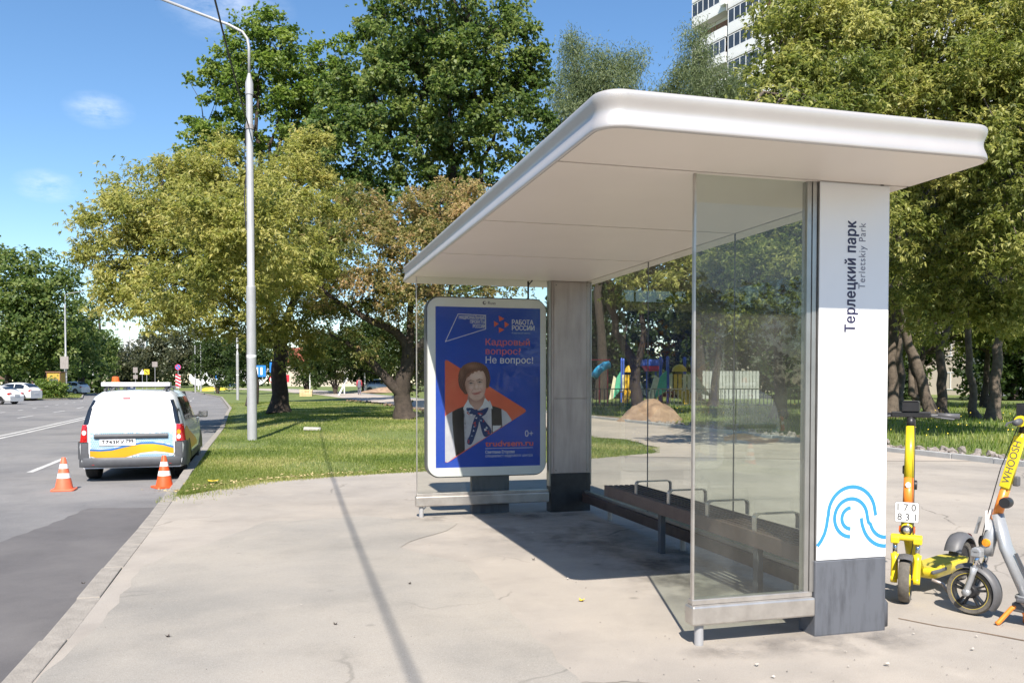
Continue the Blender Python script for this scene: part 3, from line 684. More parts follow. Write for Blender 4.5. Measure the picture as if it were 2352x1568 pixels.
# ---------------------------------------------------------------- bench
bench = thing('bench', 'long dark slatted bench with four flat steel armrests inside the shelter', 'bench', (SX, SY, 0), SR)
v0, v1 = 0.18, 3.40
b = MB(); b.box(0.03, 0.062, v0, v1, 0.385, 0.490); b.build('front_board', M['bench'], bench, bev=0.004)
for k in range(6):
    a = 0.078 + k*0.055
    b = MB(); b.box(a, a+0.033, v0, v1, 0.452, 0.488); b.build('slat', M['bench_dark'], bench, bev=0.004)
for v in (0.55, 1.50, 2.45, 3.1):
    b = MB(); b.box(0.065, 0.395, v-0.02, v+0.02, 0.425, 0.4505); b.build('cross_bearer', M['bumper'], bench)
for v in (0.93, 2.46):
    b = MB(); b.box(0.17, 0.215, v-0.03, v+0.03, -0.01, 0.424); b.build('leg', M['bumper'], bench, bev=0.004)
for v in (0.765, 1.41, 2.06, 2.71):
    b = MB(); c = 0.03; x0, x1, zt = 0.055, 0.400, 0.605
    outer = [(x0, 0.489), (x0, zt-c)] + [(x0+c-c*math.cos(R(t)), zt-c+c*math.sin(R(t))) for t in (30, 60, 90)] + [(x1-c+c*math.sin(R(t)), zt-c+c*math.cos(R(t))) for t in (0, 30, 60, 90)] + [(x1, 0.489)]
    inner = []
    for (x, z) in outer:
        cx_, cz_ = (x0+x1)/2, 0.489; inner.append((x + (0.009 if x < cx_-0.1 else (-0.009 if x > cx_+0.1 else 0)), z - (0.009 if z > zt-c-0.001 else 0)))
    b.grid([[(x, v-0.022, z) for x, z in outer], [(x, v+0.022, z) for x, z in outer], [(x, v+0.022, z) for x, z in inner], [(x, v-0.022, z) for x, z in inner], [(x, v-0.022, z) for x, z in outer]])
    b.build('armrest', M['steel'], bench)

# ---------------------------------------------------------------- advertising display
ad = thing('advertising_display', 'rounded white advertising display with a blue poster of a smiling woman', 'billboard', (SX, SY, 0), SR)
B0 = L + 0.085
AX0, AX1, AZ0, AZ1 = -1.412, -0.03, 0.432, 2.428
b = MB(); b.prism(rounded(AX0-0.012, AX1+0.0, AZ0-0.012, AZ1+0.012, 0.145, 10), B0+0.02, B0+0.16, 'y'); b.build('case', M['grey_plastic'], ad)
outer = rounded(AX0, AX1-0.006, AZ0, AZ1, 0.135, 10)
PX0, PX1, PZ0, PZ1 = -1.322, -0.105, 0.532, 2.328
inner = []
for (x, z) in outer: inner.append((min(max(x, PX0), PX1), min(max(z, PZ0), PZ1)))
b = MB(); ring = lambda P, y: [(x, y, z) for x, z in P + P[:1]]
b.grid([ring(outer, B0+0.019), ring([(x*0.998-0.0014, z*0.998+0.003) for x, z in outer], B0), ring(inner, B0+0.002), ring(inner, B0+0.012)])
fr_ = b.build('frame', M['ad_frame'], ad); fix_normals(fr_)
text('lettering', 'Russ', 0.050, M['grey_ink'], fr_, Matrix.Translation((-0.728, B0-0.002, 2.362)) @ Matrix.Rotation(R(90), 4, 'X'), bold=0.0008)
b = MB(); b.prism([(-0.765+0.021*math.cos(a), 2.378+0.021*math.sin(a)) for a in np.linspace(0, 2*math.pi, 20)[:-1]], B0-0.0015, B0-0.0005, 'y'); b.build('emblem', M['grey_ink'], fr_)
b = MB(); b.prism([(-0.758+0.011*math.cos(a), 2.381+0.011*math.sin(a)) for a in np.linspace(0.9, 2*math.pi, 14)[:-1]], B0-0.0025, B0-0.002, 'y'); b.build('emblem', M['ad_frame'], fr_)
b = MB(); b.box(-0.90, -0.46, B0+0.05, B0+0.15, -0.02, 0.425); b.build('post', M['base_grey'], ad, bev=0.01)
b = MB(); b.box(PX0, PX1, B0+0.008, B0+0.011, PZ0, PZ1); poster = b.build('poster', M['poster_blue'], ad)
# print on the poster, laid out in poster units (from the left and the top edge, 563 x 854 across the sheet)
PW_, PH_ = PX1-PX0, PZ1-PZ0
lay = [0]
def pt(x, y, l): return (PX0 + (x-213)/563*PW_, B0 + 0.0075 - 0.0004*l, PZ1 - (y-272)/854*PH_)
def shape(name, pts, m, l):
    bb = MB(); bb.poly([pt(x, y, l) for x, y in pts]); return bb.build(name, M[m], poster)
def smooth_pts(P, n=6, closed=True):
    out = []; k = len(P)
    for i in range(k):
        p0, p1, p2, p3 = (np.array(P[(i+j) % k], float) for j in (-1, 0, 1, 2))
        for s in range(n):
            t = s/n
            out.append(tuple(0.5*((2*p1)+(-p0+p2)*t+(2*p0-5*p1+4*p2-p3)*t*t+(-p0+3*p1-3*p2+p3)*t**3)))
    return out
def ptext(body, x, y, h, m, width, bold=0.0, align='LEFT', l=2):
    s = PW_/563
    q = pt(x, y, l)
    text('lettering', body, h*s*1.38, M[m], poster, Matrix.Translation(q) @ Matrix.Rotation(R(90), 4, 'X'), bold=bold, align=align, width=width*s)
def stroke(pts, w, m, l, name='emblem', closed=False):
    P = pts + ([pts[0]] if closed else [])
    for a, c in zip(P[:-1], P[1:]):
        d = Vector((c[0]-a[0], c[1]-a[1])).normalized()*w/2; n = Vector((-d.y, d.x))
        shape(name, [(a[0]-d.x+n.x, a[1]-d.y+n.y), (a[0]-d.x-n.x, a[1]-d.y-n.y), (c[0]+d.x-n.x, c[1]+d.y-n.y), (c[0]+d.x+n.x, c[1]+d.y+n.y)], m, l)
stroke([(332, 310), (478, 314), (478, 387), (265, 457)], 3.5, 'print_white', 1, closed=True)
ptext('НАЦИОНАЛЬНЫЕ', 474, 336, 18, 'print_white', 138, 0.0008, 'RIGHT')
ptext('ПРОЕКТЫ', 474, 359, 18, 'print_white', 79, 0.0008, 'RIGHT')
ptext('РОССИИ', 474, 382, 18, 'print_white', 64, 0.0008, 'RIGHT')
for t_ in (((548, 315), (580, 330), (552, 346)), ((523, 343), (549, 358), (524, 376)), ((580, 345), (606, 361), (581, 379)), ((549, 376), (579, 389), (550, 407))):
    shape('emblem', t_, 'poster_orange', 1)
ptext('РАБОТА', 620, 360, 25, 'print_white', 117, 0.0016); ptext('РОССИИ', 620, 391, 25, 'print_white', 123, 0.0016)
ptext('Кадровый центр', 620, 410, 9, 'print_pale', 100)
ptext('Кадровый', 478, 473, 34, 'poster_orange', 240); ptext('вопрос?', 478, 522, 34, 'poster_orange', 190)
ptext('Не вопрос!', 478, 570, 36, 'print_white', 258, 0.0006)
shape('print_triangle', [(262, 562), (266, 555), (276, 556), (690, 816), (698, 827), (692, 836), (280, 1096), (266, 1099), (262, 1090)], 'poster_orange', 1)
# the woman: sleeves, waistcoat, shirt, neck, hair, face, scarf, all ending on the triangle's lower edge
low = lambda x: 1100 - (x-262)*(1100-832)/(697-262)
shape('print_shirt', [(262, 852), (285, 836), (302, 826), (318, 900), (318, low(318)), (275, 1098), (262, 1092)], 'print_shirt', 2)
shape('print_vest', [(300, 828), (330, 812), (362, 800), (372, 900), (366, low(366)), (318, low(318)), (306, 950), (300, 880)], 'print_vest', 3)
shape('print_shirt', [(360, 802), (384, 765), (430, 840), (500, 768), (514, 802), (510, low(510)), (366, low(366))], 'print_shirt', 3)
shape('print_vest', [(508, 798), (540, 806), (563, 815), (568, low(568)), (511, low(511))], 'print_vest', 4)
shape('print_shirt', [(563, 815), (590, 832), (617, 872), (619, low(619)), (568, low(568))], 'print_shirt', 4)
shape('print_badge', [(516, 905), (564, 905), (552, low(552)-1), (516, low(516)-3)], 'print_white', 5)
# the printed portrait: one sheet whose printed colours vary over the face and hair
def inside(P, x, y):
    c = False; j = len(P)-1
    for i in range(len(P)):
        if (P[i][1] > y) != (P[j][1] > y) and x < (P[j][0]-P[i][0])*(y-P[i][1])/(P[j][1]-P[i][1])+P[i][0]: c = not c
        j = i
    return c
HAIR = smooth_pts([(356, 722), (338, 695), (331, 655), (338, 612), (360, 582), (390, 568), (420, 564), (455, 571), (482, 590), (497, 620), (502, 655), (497, 690), (484, 706), (470, 700), (380, 735)], 5)
FACE = smooth_pts([(370, 660), (374, 640), (392, 622), (430, 606), (462, 612), (477, 640), (481, 680), (476, 720), (464, 748), (442, 767), (420, 771), (394, 752), (377, 722), (369, 690)], 5)
NECK = smooth_pts([(388, 735), (468, 735), (474, 790), (452, 832), (432, 852), (406, 822), (386, 785)], 4)
def gz(x, y, cx, cy_, sx_, sy_): return math.exp(-((x-cx)/sx_)**2 - ((y-cy_)/sy_)**2)
def seg(x, y, ax_, ay_, bx_, by_, w):
    t = max(0, min(1, ((x-ax_)*(bx_-ax_)+(y-ay_)*(by_-ay_))/((bx_-ax_)**2+(by_-ay_)**2))); d = math.hypot(x-ax_-t*(bx_-ax_), y-ay_-t*(by_-ay_)); return math.exp(-(d/w)**2)
def lerp3(a, b_, t): t = max(0, min(1, t)); return tuple(p+(q-p)*t for p, q in zip(a, b_))
def portrait(x, y):
    if inside(FACE, x, y):
        c = (0.80, 0.53, 0.42)
        c = lerp3(c, (0.92, 0.70, 0.60), 0.7*gz(x, y, 432, 640, 34, 18) + 0.6*gz(x, y, 452, 702, 16, 12) + 0.5*gz(x, y, 398, 706, 15, 12) + 0.7*gz(x, y, 429, 694, 6, 9))
        c = lerp3(c, (0.55, 0.30, 0.22), 0.8*sstep(26, 58, abs(x-428)) + 0.5*gz(x, y, 428, 770, 40, 10) + 0.4*gz(x, y, 376, 720, 14, 40))
        c = lerp3(c, (0.74, 0.36, 0.29), 0.45*gz(x, y, 396, 712, 14, 9) + 0.45*gz(x, y, 460, 706, 13, 9))
        for ex_, ey_ in ((399, 678), (446, 672)):
            c = lerp3(c, (0.46, 0.25, 0.19), 0.55*gz(x, y, ex_, ey_-4, 17, 9) + 0.3*gz(x, y, ex_, ey_+8, 14, 4))
            c = lerp3(c, (0.75, 0.68, 0.64), 0.8*gz(x, y, ex_, ey_+1, 9, 3.2))
            c = lerp3(c, (0.06, 0.04, 0.035), 1.0*gz(x, y, ex_, ey_, 4.0, 4.0) + 0.8*seg(x, y, ex_-12, ey_+1, ex_, ey_-4, 1.8) + 0.8*seg(x, y, ex_, ey_-4, ex_+12, ey_, 1.8))
            c = lerp3(c, (0.20, 0.095, 0.06), 0.75*seg(x, y, ex_-16, ey_-9, ex_-2, ey_-16, 2.8) + 0.75*seg(x, y, ex_-2, ey_-16, ex_+15, ey_-12, 2.4))
        c = lerp3(c, (0.50, 0.27, 0.20), 0.5*seg(x, y, 419, 680, 416, 704, 4) + 0.75*gz(x, y, 422, 709, 6, 2.6) + 0.75*gz(x, y, 437, 708, 5, 2.6) + 0.30*seg(x, y, 439, 682, 442, 704, 3))
        c = lerp3(c, (0.52, 0.28, 0.21), 0.55*seg(x, y, 411, 708, 399, 730, 3) + 0.55*seg(x, y, 450, 704, 462, 722, 3) + 0.45*gz(x, y, 430, 748, 14, 3.5))
        c = lerp3(c, (0.60, 0.17, 0.15), 0.95*seg(x, y, 408, 732, 428, 731, 3.6) + 0.95*seg(x, y, 428, 731, 452, 723, 3.6) + 0.8*seg(x, y, 416, 738, 444, 733, 3.4))
        c = lerp3(c, (0.22, 0.06, 0.05), 0.8*seg(x, y, 405, 731, 430, 733, 1.3) + 0.8*seg(x, y, 430, 733, 454, 722, 1.3))
        # fringe strands over the forehead
        fr = 612 + 3*math.sin(x*0.31) + 2*math.sin(x*0.73+1) + 0.0085*(x-446)**2
        if y < fr: c = lerp3((0.17, 0.065, 0.04), (0.34, 0.15, 0.085), 0.5+0.5*math.sin(x*0.9+y*0.12))
        return c
    if inside(HAIR, x, y):
        st = 0.5 + 0.35*math.sin(x*0.55 + 0.25*y + 2*math.sin(y*0.06)) + 0.25*math.sin(x*1.1-y*0.35)
        c = lerp3((0.085, 0.03, 0.02), (0.27, 0.115, 0.065), st*0.8)
        return lerp3(c, (0.50, 0.25, 0.15), 0.55*gz(x, y, 405, 586, 40, 14) + 0.35*gz(x, y, 350, 625, 10, 30))
    if inside(NECK, x, y):
        return lerp3((0.66, 0.40, 0.31), (0.40, 0.20, 0.15), 0.8*gz(x, y, 428, 765, 50, 18) + 0.5*sstep(20, 44, abs(x-430)))
    return None
pv, pf, pc = [], [], []
stp = 2.0
for iy in range(int((856-560)/stp)):
    for ix in range(int((506-328)/stp)):
        x, y = 328+ix*stp, 560+iy*stp
        c = portrait(x+stp/2, y+stp/2)
        if c is None: continue
        k = len(pv); pv += [pt(x, y, 5.2), pt(x+stp, y, 5.2), pt(x+stp, y+stp, 5.2), pt(x, y+stp, 5.2)]; pf.append((k, k+1, k+2, k+3)); pc += [c]*4
me = bpy.data.meshes.new('print_portrait'); me.from_pydata(pv, [], pf)
ca = me.attributes.new('printed', 'FLOAT_COLOR', 'POINT'); ca.data.foreach_set('color', np.array([tuple(c)+(1.0,) for c in pc], dtype=np.float32).ravel())
M['print_photo'] = bpy.data.materials.new('printed_portrait'); M['print_photo'].use_nodes = True
_t = M['print_photo'].node_tree; _a = N(_t, 'ShaderNodeAttribute', attribute_name='printed'); _t.links.new(_a.outputs['Color'], _t.nodes['Principled BSDF'].inputs['Base Color']); _t.nodes['Principled BSDF'].inputs['Roughness'].default_value = 0.35
link('print_portrait', me, M['print_photo'], poster)
shape('print_collar', [(384, 762), (357, 812), (362, 822), (402, 808), (418, 812), (392, 786)], 'print_white', 6)
shape('print_collar', [(474, 755), (512, 800), (514, 815), (488, 806), (440, 818), (462, 792)], 'print_white', 6)
shape('print_scarf', smooth_pts([(372, 812), (400, 808), (428, 822), (452, 822), (492, 806), (482, 836), (456, 858), (440, 860), (426, 848), (398, 844)], 4), 'print_navy', 6)
shape('print_scarf', smooth_pts([(428, 845), (444, 862), (438, 905), (424, 950), (404, 1000), (384, 1004), (378, 985), (394, 950), (408, 890)], 4), 'print_navy', 6)
shape('print_scarf', smooth_pts([(440, 858), (458, 860), (482, 890), (505, 920), (507, 948), (478, 966), (462, 950), (450, 905)], 4), 'print_navy', 6)
rs = random.Random(5)
for k in range(30):
    if k % 3 == 0: x, y = rs.uniform(382, 480), rs.uniform(814, 846)
    elif k % 3 == 1: t = rs.random(); x, y = 432-46*t+rs.uniform(-7, 7), 860+135*t
    else: t = rs.random(); x, y = 450+46*t+rs.uniform(-7, 7), 865+85*t
    s = rs.uniform(6, 10); a = rs.uniform(0, 6.28)
    shape('print_scarf', [(x+s*math.cos(a+q), y+s*math.sin(a+q)) for q in (0, 1.9, 3.6)], ('print_red', 'print_pale', 'print_red', 'print_navy', 'print_white')[k % 5], 7+k*0.05)
ptext('0+', 692, 968, 36, 'print_white', 45); ptext('trudvsem.ru', 475, 1017, 31, 'poster_orange', 261, 0.0022)
stroke([(476, 1028), (735, 1028)], 2.4, 'print_white', 2, 'print_rule')
ptext('Светлана Егорова', 476, 1055, 16, 'print_white', 158, 0.0008); ptext('специалист кадрового центра', 476, 1075, 15, 'print_white', 258)
bb = MB(); bb.box(PX0+0.001, PX1-0.001, B0+0.0006, B0+0.0014, PZ0, PZ1); bb.build('cover_glass', None, ad).data.materials.append(glass_mat('cover_glass', (0.97, 0.97, 0.98), 0.004, 0.25))

# ---------------------------------------------------------------- service van (length axis x, rear at 0, left is +y)
VH = math.atan2(0.96, -0.28)
van = thing('service_van', 'white service van with orange and blue wave print parked at the kerb between cones', 'van', (-6.27, 14.0, ROAD_Z), VH); van.scale = (0.95, 0.95, 0.95)
def interp(x, xs, ys): return float(np.interp(x, xs, ys))
def van_hw(z): return interp(z, [0.2, 0.35, 0.62, 0.95, 1.0, 1.25, 1.44, 1.50, 1.53], [0.80, 0.855, 0.87, 0.83, 0.815, 0.745, 0.66, 0.58, 0.42])
def van_rear(z): return interp(z, [0.2, 0.6, 0.95, 1.1, 1.3, 1.42, 1.5, 1.56], [0.02, 0.0, 0.015, 0.05, 0.12, 0.19, 0.30, 0.46])
def van_top(x): return interp(x, [0, 0.3, 0.8, 1.6, 2.4, 2.6, 3.45, 3.6, 4.2, 4.42], [1.50, 1.55, 1.59, 1.60, 1.585, 1.55, 1.04, 0.98, 0.88, 0.66])
def plan(x): return interp(x, [0, 0.06, 0.15, 0.3, 3.6, 4.1, 4.35, 4.45], [0.95, 0.972, 0.99, 1, 1, 0.97, 0.86, 0.70])
XS = [0.0, 0.06, 0.15, 0.3, 0.5, 0.9, 1.3, 1.8, 2.3, 2.6, 2.9, 3.2, 3.5, 3.8, 4.1, 4.3, 4.42]
ZL = [0.24, 0.30, 0.45, 0.62, 0.80, 0.97]
def van_ring(x):
    top = van_top(x); zs = [z for z in ZL]
    zs = [min(z, top-0.04) for z in zs] + [0.97+(top-0.97)*t if top > 1.05 else top-0.035+0.01*t*3 for t in (0.3, 0.62, 0.86, 0.97)]
    half = []
    for i, z in enumerate(zs):
        zz = 0.97 + (z-0.97)*0.55/max(0.05, top-0.97) if z > 0.97 and top > 1.05 else z
        w = van_hw(min(zz, 1.53))*plan(x)
        if top <= 1.05: w = van_hw(min(z, 0.8))*plan(x) * (1 if i < 6 else (0.97, 0.9, 0.7, 0.4)[i-6])
        xo = van_rear(z)*max(0, 1-x/0.55) if x < 0.55 else 0
        half.append((x + xo, w, z))
    return half
rows = []
for x in XS:
    h = van_ring(x); xo = h[-1][0]
    rows.append([(h[0][0], 0, h[0][2])] + [(p[0], -p[1], p[2]) for p in h] + [(xo, 0, h[-1][2]+0.015)] + [(p[0], p[1], p[2]) for p in h[::-1]] + [(h[0][0], 0, h[0][2])])
b = MB(); b.grid(rows)
for r in (rows[0], rows[-1]):
    half = len(r)//2
    k = [p for p in r]; n = len(k)
    b.grid([[k[i] for i in range(0, half+1)], [(k[i][0]-0.0, 0, (k[i][2])) for i in range(0, half+1)], [k[n-1-i] for i in range(0, half+1)]])
body = b.build('body', M['van_white'], van, smooth=True); fix_normals(body)
def vpatch(name, m, fn, us, vs_, parent=None, smooth=True):
    bb = MB(); bb.grid([[fn(u, v) for u in us] for v in vs_]); return bb.build(name, m, parent or van, smooth=smooth)
def rearp(y, z, off=0.012):
    yn = abs(y)/van_hw(z); return (van_rear(z) - off + interp(yn, [0, 0.93, 0.955, 0.972, 0.99, 1.0, 1.05], [0, 0, 0.008, 0.05, 0.13, 0.22, 0.5]), y, z)
def side(x, z, s=-1, off=0.006): return (x, s*(van_hw(z if z < 0.97 else 0.97+(z-0.97)*0.55/(van_top(x)-0.97))*plan(x) + off), z)
ls = lambda a, c, n: list(np.linspace(a, c, n))
# two rear doors with a rounded outline
def door_half(s, edge):
    zs = ls(0.405, 1.455, 22); bb = MB(); rows = []
    for z in zs:
        w = interp(z, [0.405, 0.44, 0.5, 0.9, 1.1, 1.3, 1.40, 1.44, 1.455], [0.60, 0.665, 0.69, 0.685, 0.665, 0.625, 0.58, 0.53, 0.46])
        y0 = 0.004; rows.append([rearp(s*(y0 + (w-y0)*k/8)+edge, z, 0.016) for k in range(9)])
    bb.grid(rows); o = bb.build('rear_door', M['van_white'], van, smooth=True); return o
DS = -0.06                                        # the split stands right of the middle
dl, dr = door_half(1, DS*0), door_half(-1, 0)
b = MB(); b.grid([[rearp(DS-0.004, z, 0.0185) for z in ls(0.41, 1.45, 14)], [rearp(DS+0.003, z, 0.0185) for z in ls(0.41, 1.45, 14)]]); b.build('door_gap', M['bumper'], van)
# printed waves: blue line, orange band, hexagon print
def wave(y): t = (0.66 - y)/1.32; return interp(t, [0, 0.12, 0.25, 0.42, 0.6, 0.75, 0.88, 1], [0.545, 0.535, 0.545, 0.60, 0.650, 0.652, 0.625, 0.575])
def wave_low(y): t = (0.66 - y)/1.32; return interp(t, [0, 0.1, 0.3, 0.42, 0.6, 0.78, 0.9, 1], [0.455, 0.415, 0.408, 0.43, 0.50, 0.525, 0.505, 0.48])
ysv = ls(0.672, -0.672, 40)
M['van_orange'] = mat('van_orange', (0.70, 0.26, 0.015), 0.3, col2=(0.72, 0.44, 0.02), scale=0.9, detail=1)
M['van_line'] = mat('van_blue_line', (0.035, 0.16, 0.42), 0.3, var=0.15)
vpatch('wave_print', M['van_orange'], lambda y, t: rearp(y, wave_low(y)+(wave(y)-wave_low(y))*t, 0.0195), ysv, ls(0, 1, 5))
vpatch('wave_print', M['van_line'], lambda y, t: rearp(y, wave(y)+0.004+0.032*t, 0.0195), ysv, [0, 1])
M['van_hex'] = mat('van_hexagon_print', (0.16, 0.38, 0.54), 0.3, var=0.1)
bb = MB()
for j in range(13):
    for i in range(44):
        y = 0.655 - i*0.0305 - (0.015 if j % 2 else 0); z = 0.43 + j*0.0345
        if z < wave(y)+0.05 and z > wave_low(y)-0.02: continue
        if z > 0.80 and random.random() < (z-0.80)*7: continue
        if z < 0.50 and (y > 0.0 or z > wave_low(y)-0.03): continue
        if abs(y) > 0.66: continue
        r0, r1 = 0.0168, 0.0085
        P = [(math.cos(R(60*k+30)), math.sin(R(60*k+30))) for k in range(6)]
        for k in range(6):
            a, c = P[k], P[(k+1) % 6]
            bb._add([rearp(y+a[0]*r0, z+a[1]*r0, 0.0195), rearp(y+c[0]*r0, z+c[1]*r0, 0.0195), rearp(y+c[0]*r1, z+c[1]*r1, 0.0195), rearp(y+a[0]*r1, z+a[1]*r1, 0.0195)], [(0, 1, 2, 3)])
o = bb.build('hexagon_print', M['van_hex'], van); o['kind'] = 'stuff'
# bumper, trim bar, number plate, lamps, quarter windows
b = MB(); rows = []
for z, off in ((0.262, 0.02), (0.285, 0.06), (0.40, 0.075), (0.43, 0.05), (0.66, 0.045), (0.69, 0.0)):
    w = 0.885 if z < 0.6 else 0.87
    row = [(0.80 if z < 0.45 else 0.62, w-0.01, z), (0.25, w+0.005, z), (0.08, w-0.03, z), (-off+0.03, w-0.13, z), (-off, 0.4, z), (-off-0.01, 0, z), (-off, -0.4, z), (-off+0.03, -w+0.13, z), (0.08, -w+0.03, z), (0.25, -w-0.005, z), (0.80 if z < 0.45 else 0.62, -w+0.01, z)]
    rows.append(row)
b.grid(rows[:4]); bump = b.build('bumper', M['bumper'], van, smooth=True)
for s in (1, -1):
    b = MB(); b.grid([[rearp(s*y, z, 0.012) if y < 0.82 else (x_, s*0.884, z) for y, x_ in ((0.69, 0), (0.74, 0), (0.79, 0), (0.815, 0), (0.9, 0.14), (0.9, 0.36 if z > 0.5 else 0.40))] for z in (0.40, 0.5, 0.6, 0.68, 0.695)])
    b.build('bumper_corner', M['bumper'], van, smooth=True)
    zt = ls(0.70, 1.0, 5)
    for (za, zb, mm) in ((0.70, 0.995, 'tail_red'),):
        vpatch('tail_light', M[mm], lambda u, z: rearp(s*(0.715 + u*(van_hw(z)*0.988+0.008-0.715)), z, 0.026), ls(0, 1, 5), ls(za, zb, 5))
    tl = CH[van.name][-1]
    for (zc, mm, nm) in ((0.95, 'tail_red', 'lamp_lens'), (0.86 if s < 0 else 0.86, 'tail_amber' if s < 0 else 'tail_clear', 'lamp_lens'), (0.775, 'tail_clear' if s < 0 else 'tail_red', 'lamp_lens')):
        bb = MB(); P = []
        for k in range(16):
            a = 2*math.pi*k/16; P.append(rearp(s*(0.758+0.034*math.cos(a)), zc+0.042*math.sin(a), 0.034))
        bb.poly(P); bb.build(nm, M[mm], tl)
    vpatch('quarter_window', M['car_glass'], lambda u, z: rearp(s*(interp(z, [1.0, 1.1, 1.3, 1.42], [0.70, 0.68, 0.64, 0.60]) + u*(van_hw(z)*0.99+0.006-interp(z, [1.0, 1.1, 1.3, 1.42], [0.70, 0.68, 0.64, 0.60]))), z, 0.014), ls(0, 1, 4), ls(1.005, 1.42, 8))
    vpatch('reflector', M['tail_red'], lambda y, z: (-0.062+0.06*(abs(y)/0.85)**4, y*1.0, z), [s*0.60, s*0.66, s*0.74], [0.305, 0.35])
b = MB(); rows = []
for z, off in ((0.755, 0.014), (0.762, 0.045), (0.80, 0.052), (0.832, 0.045), (0.838, 0.014)): rows.append([rearp(y, z - 0.012*(y < 0)*0, off) for y in ls(0.60, -0.58, 14)])
b.grid(rows); b.build('door_trim', M['bumper'], van, smooth=True)
b = MB(); p0 = rearp(0.5, 0.70, 0.03)
b.grid([[(van_rear(z)-0.024, y, z) for y in (0.515, -0.055)] for z in (0.635, 0.755)]); plate = b.build('number_plate', M['sign_white'], van)
b = MB(); b.box(-0.022, -0.01, -0.06, 0.52, 0.627, 0.638); b.build('plate_holder', M['black'], van)
MR = Matrix.Translation((-0.0262, 0.49, 0.667)) @ Matrix.Rotation(R(-90), 4, 'Z') @ Matrix.Rotation(R(90), 4, 'X')
text('lettering', 'Т743КУ', 0.085, M['black'], plate, MR, bold=0.002, width=0.36)
MR = Matrix.Translation((-0.0262, 0.105, 0.687)) @ Matrix.Rotation(R(-90), 4, 'Z') @ Matrix.Rotation(R(90), 4, 'X')
text('lettering', '799', 0.07, M['black'], plate, MR, bold=0.0015, width=0.125)
vpatch('brake_light', M['tail_red'], lambda y, z: rearp(y, z, 0.024), ls(0.17, 0.05, 3), [1.435, 1.455])
b = MB(); b.tube([(-0.12, -0.50, 0.335), (-0.02, -0.50, 0.34)], 0.035, 14); b.build('tow_hook', M['chrome'], van, smooth=True)
# sides: windows, door seams, swoosh print, mirror
for s in (-1, 1):
    for x0, x1 in ((0.62, 1.35), (1.42, 2.15), (2.22, 3.0)):
        def sw(u, z, x0=x0, x1=x1):
            xr = min(x1, 3.02 - (z-1.02)*1.15) if x1 > 2.9 else x1
            return side(x0 + (xr-x0)*u, z, s, 0.008)
        vpatch('side_window', M['car_glass'], sw, ls(0, 1, 6), ls(1.03, 1.46, 6))
    for xx in (1.385, 2.185):
        vpatch('door_seam', M['bumper'], lambda u, z: side(xx+u, z, s, 0.004), [-0.006, 0.006], ls(0.35, 1.0, 6))
    vpatch('side_print', M['van_orange'], lambda x, t: side(x, 0.48 + (interp(x, [0.2, 0.6, 1.0, 1.8, 2.6], [0.40, 0.47, 0.36, 0.22, 0.06])-0.0)*t, s, 0.0045), ls(0.2, 2.6, 14), ls(0, 1, 6))
    vpatch('sill', M['bumper'], lambda x, z: side(x, z, s, 0.012), ls(1.1, 3.2, 6), [0.26, 0.33, 0.40])
    b = MB(); b.tube([(2.92, s*0.80, 1.02), (2.95, s*0.93, 1.06)], 0.025, 8); ma = b.build('mirror', M['black'], van)
    b = MB(); b.box(2.90, 3.0, s*0.97-0.09, s*0.97+0.09, 1.0, 1.14); b.build('mirror_housing', M['grey_plastic'], ma, bev=0.03, seg=3)
    b = MB(); b.box(2.893, 2.899, s*0.97-0.07, s*0.97+0.07, 1.02, 1.12); b.build('mirror_glass', M['chrome'], ma)
b = MB(); b.grid([[(x, y*(0.70 - 0.1*(z-1.02)), z+0.012) for y in ls(-1, 1, 5)] for x, z in ((3.42, 1.06), (3.0, 1.30), (2.62, 1.53))]); b.build('windscreen', M['car_glass'], van, smooth=True)
def wheel(parent, x, y, r, w, s, rim_m, name='wheel', spokes=6):
    b = MB(); b.lathe([(r*0.62, -w/2), (r*0.93, -w/2), (r, -w*0.36), (r, w*0.36), (r*0.93, w/2), (r*0.62, w/2)], 32, 'y', (x, y, r)); t_ = b.build(name, M['tyre'], parent, auto=35)
    b = MB(); b.lathe([(r*0.63, s*w*0.40), (r*0.60, s*w*0.30), (r*0.30, s*w*0.22), (0.0, s*w*0.34)], 24, 'y', (x, y, r)); 
    for k in range(spokes):
        a = 2*math.pi*k/spokes; b.bar((x+r*0.12*math.cos(a), y+s*w*0.37, r+r*0.12*math.sin(a)), (x+r*0.6*math.cos(a), y+s*w*0.40, r+r*0.6*math.sin(a)), r*0.14, r*0.10)
    b.build('rim', M[rim_m], t_); return t_
for x in (0.76, 3.66):
    for s in (1, -1):
        wheel(van, x, s*0.735, 0.318, 0.215, s, 'alloy')
        vpatch('wheel_arch', M['bumper'], lambda a, q: (x + (0.33+0.06*q)*math.cos(R(a)), s*(0.868+0.012*(1-q)), 0.315+(0.33+0.06*q)*math.sin(R(a))), ls(-5, 185, 16), [0, 1])
        vpatch('wheel_well', M['black'], lambda a, q: (x + 0.335*q*math.cos(R(a)), s*0.874, 0.315+0.335*q*math.sin(R(a))), ls(0, 180, 16), [0.05, 1])
b = MB(); b.box(0.3, 4.1, -0.7, 0.7, 0.24, 0.34); b.build('underbody', M['black'], van)
b = MB(); b.tube([(0.62, 0, 0.29), (0.9, 0, 0.29)], 0.07, 10); b.bar((0.76, -0.66, 0.31), (0.76, 0.66, 0.31), 0.08, 0.08); b.build('axle', M['black'], van)
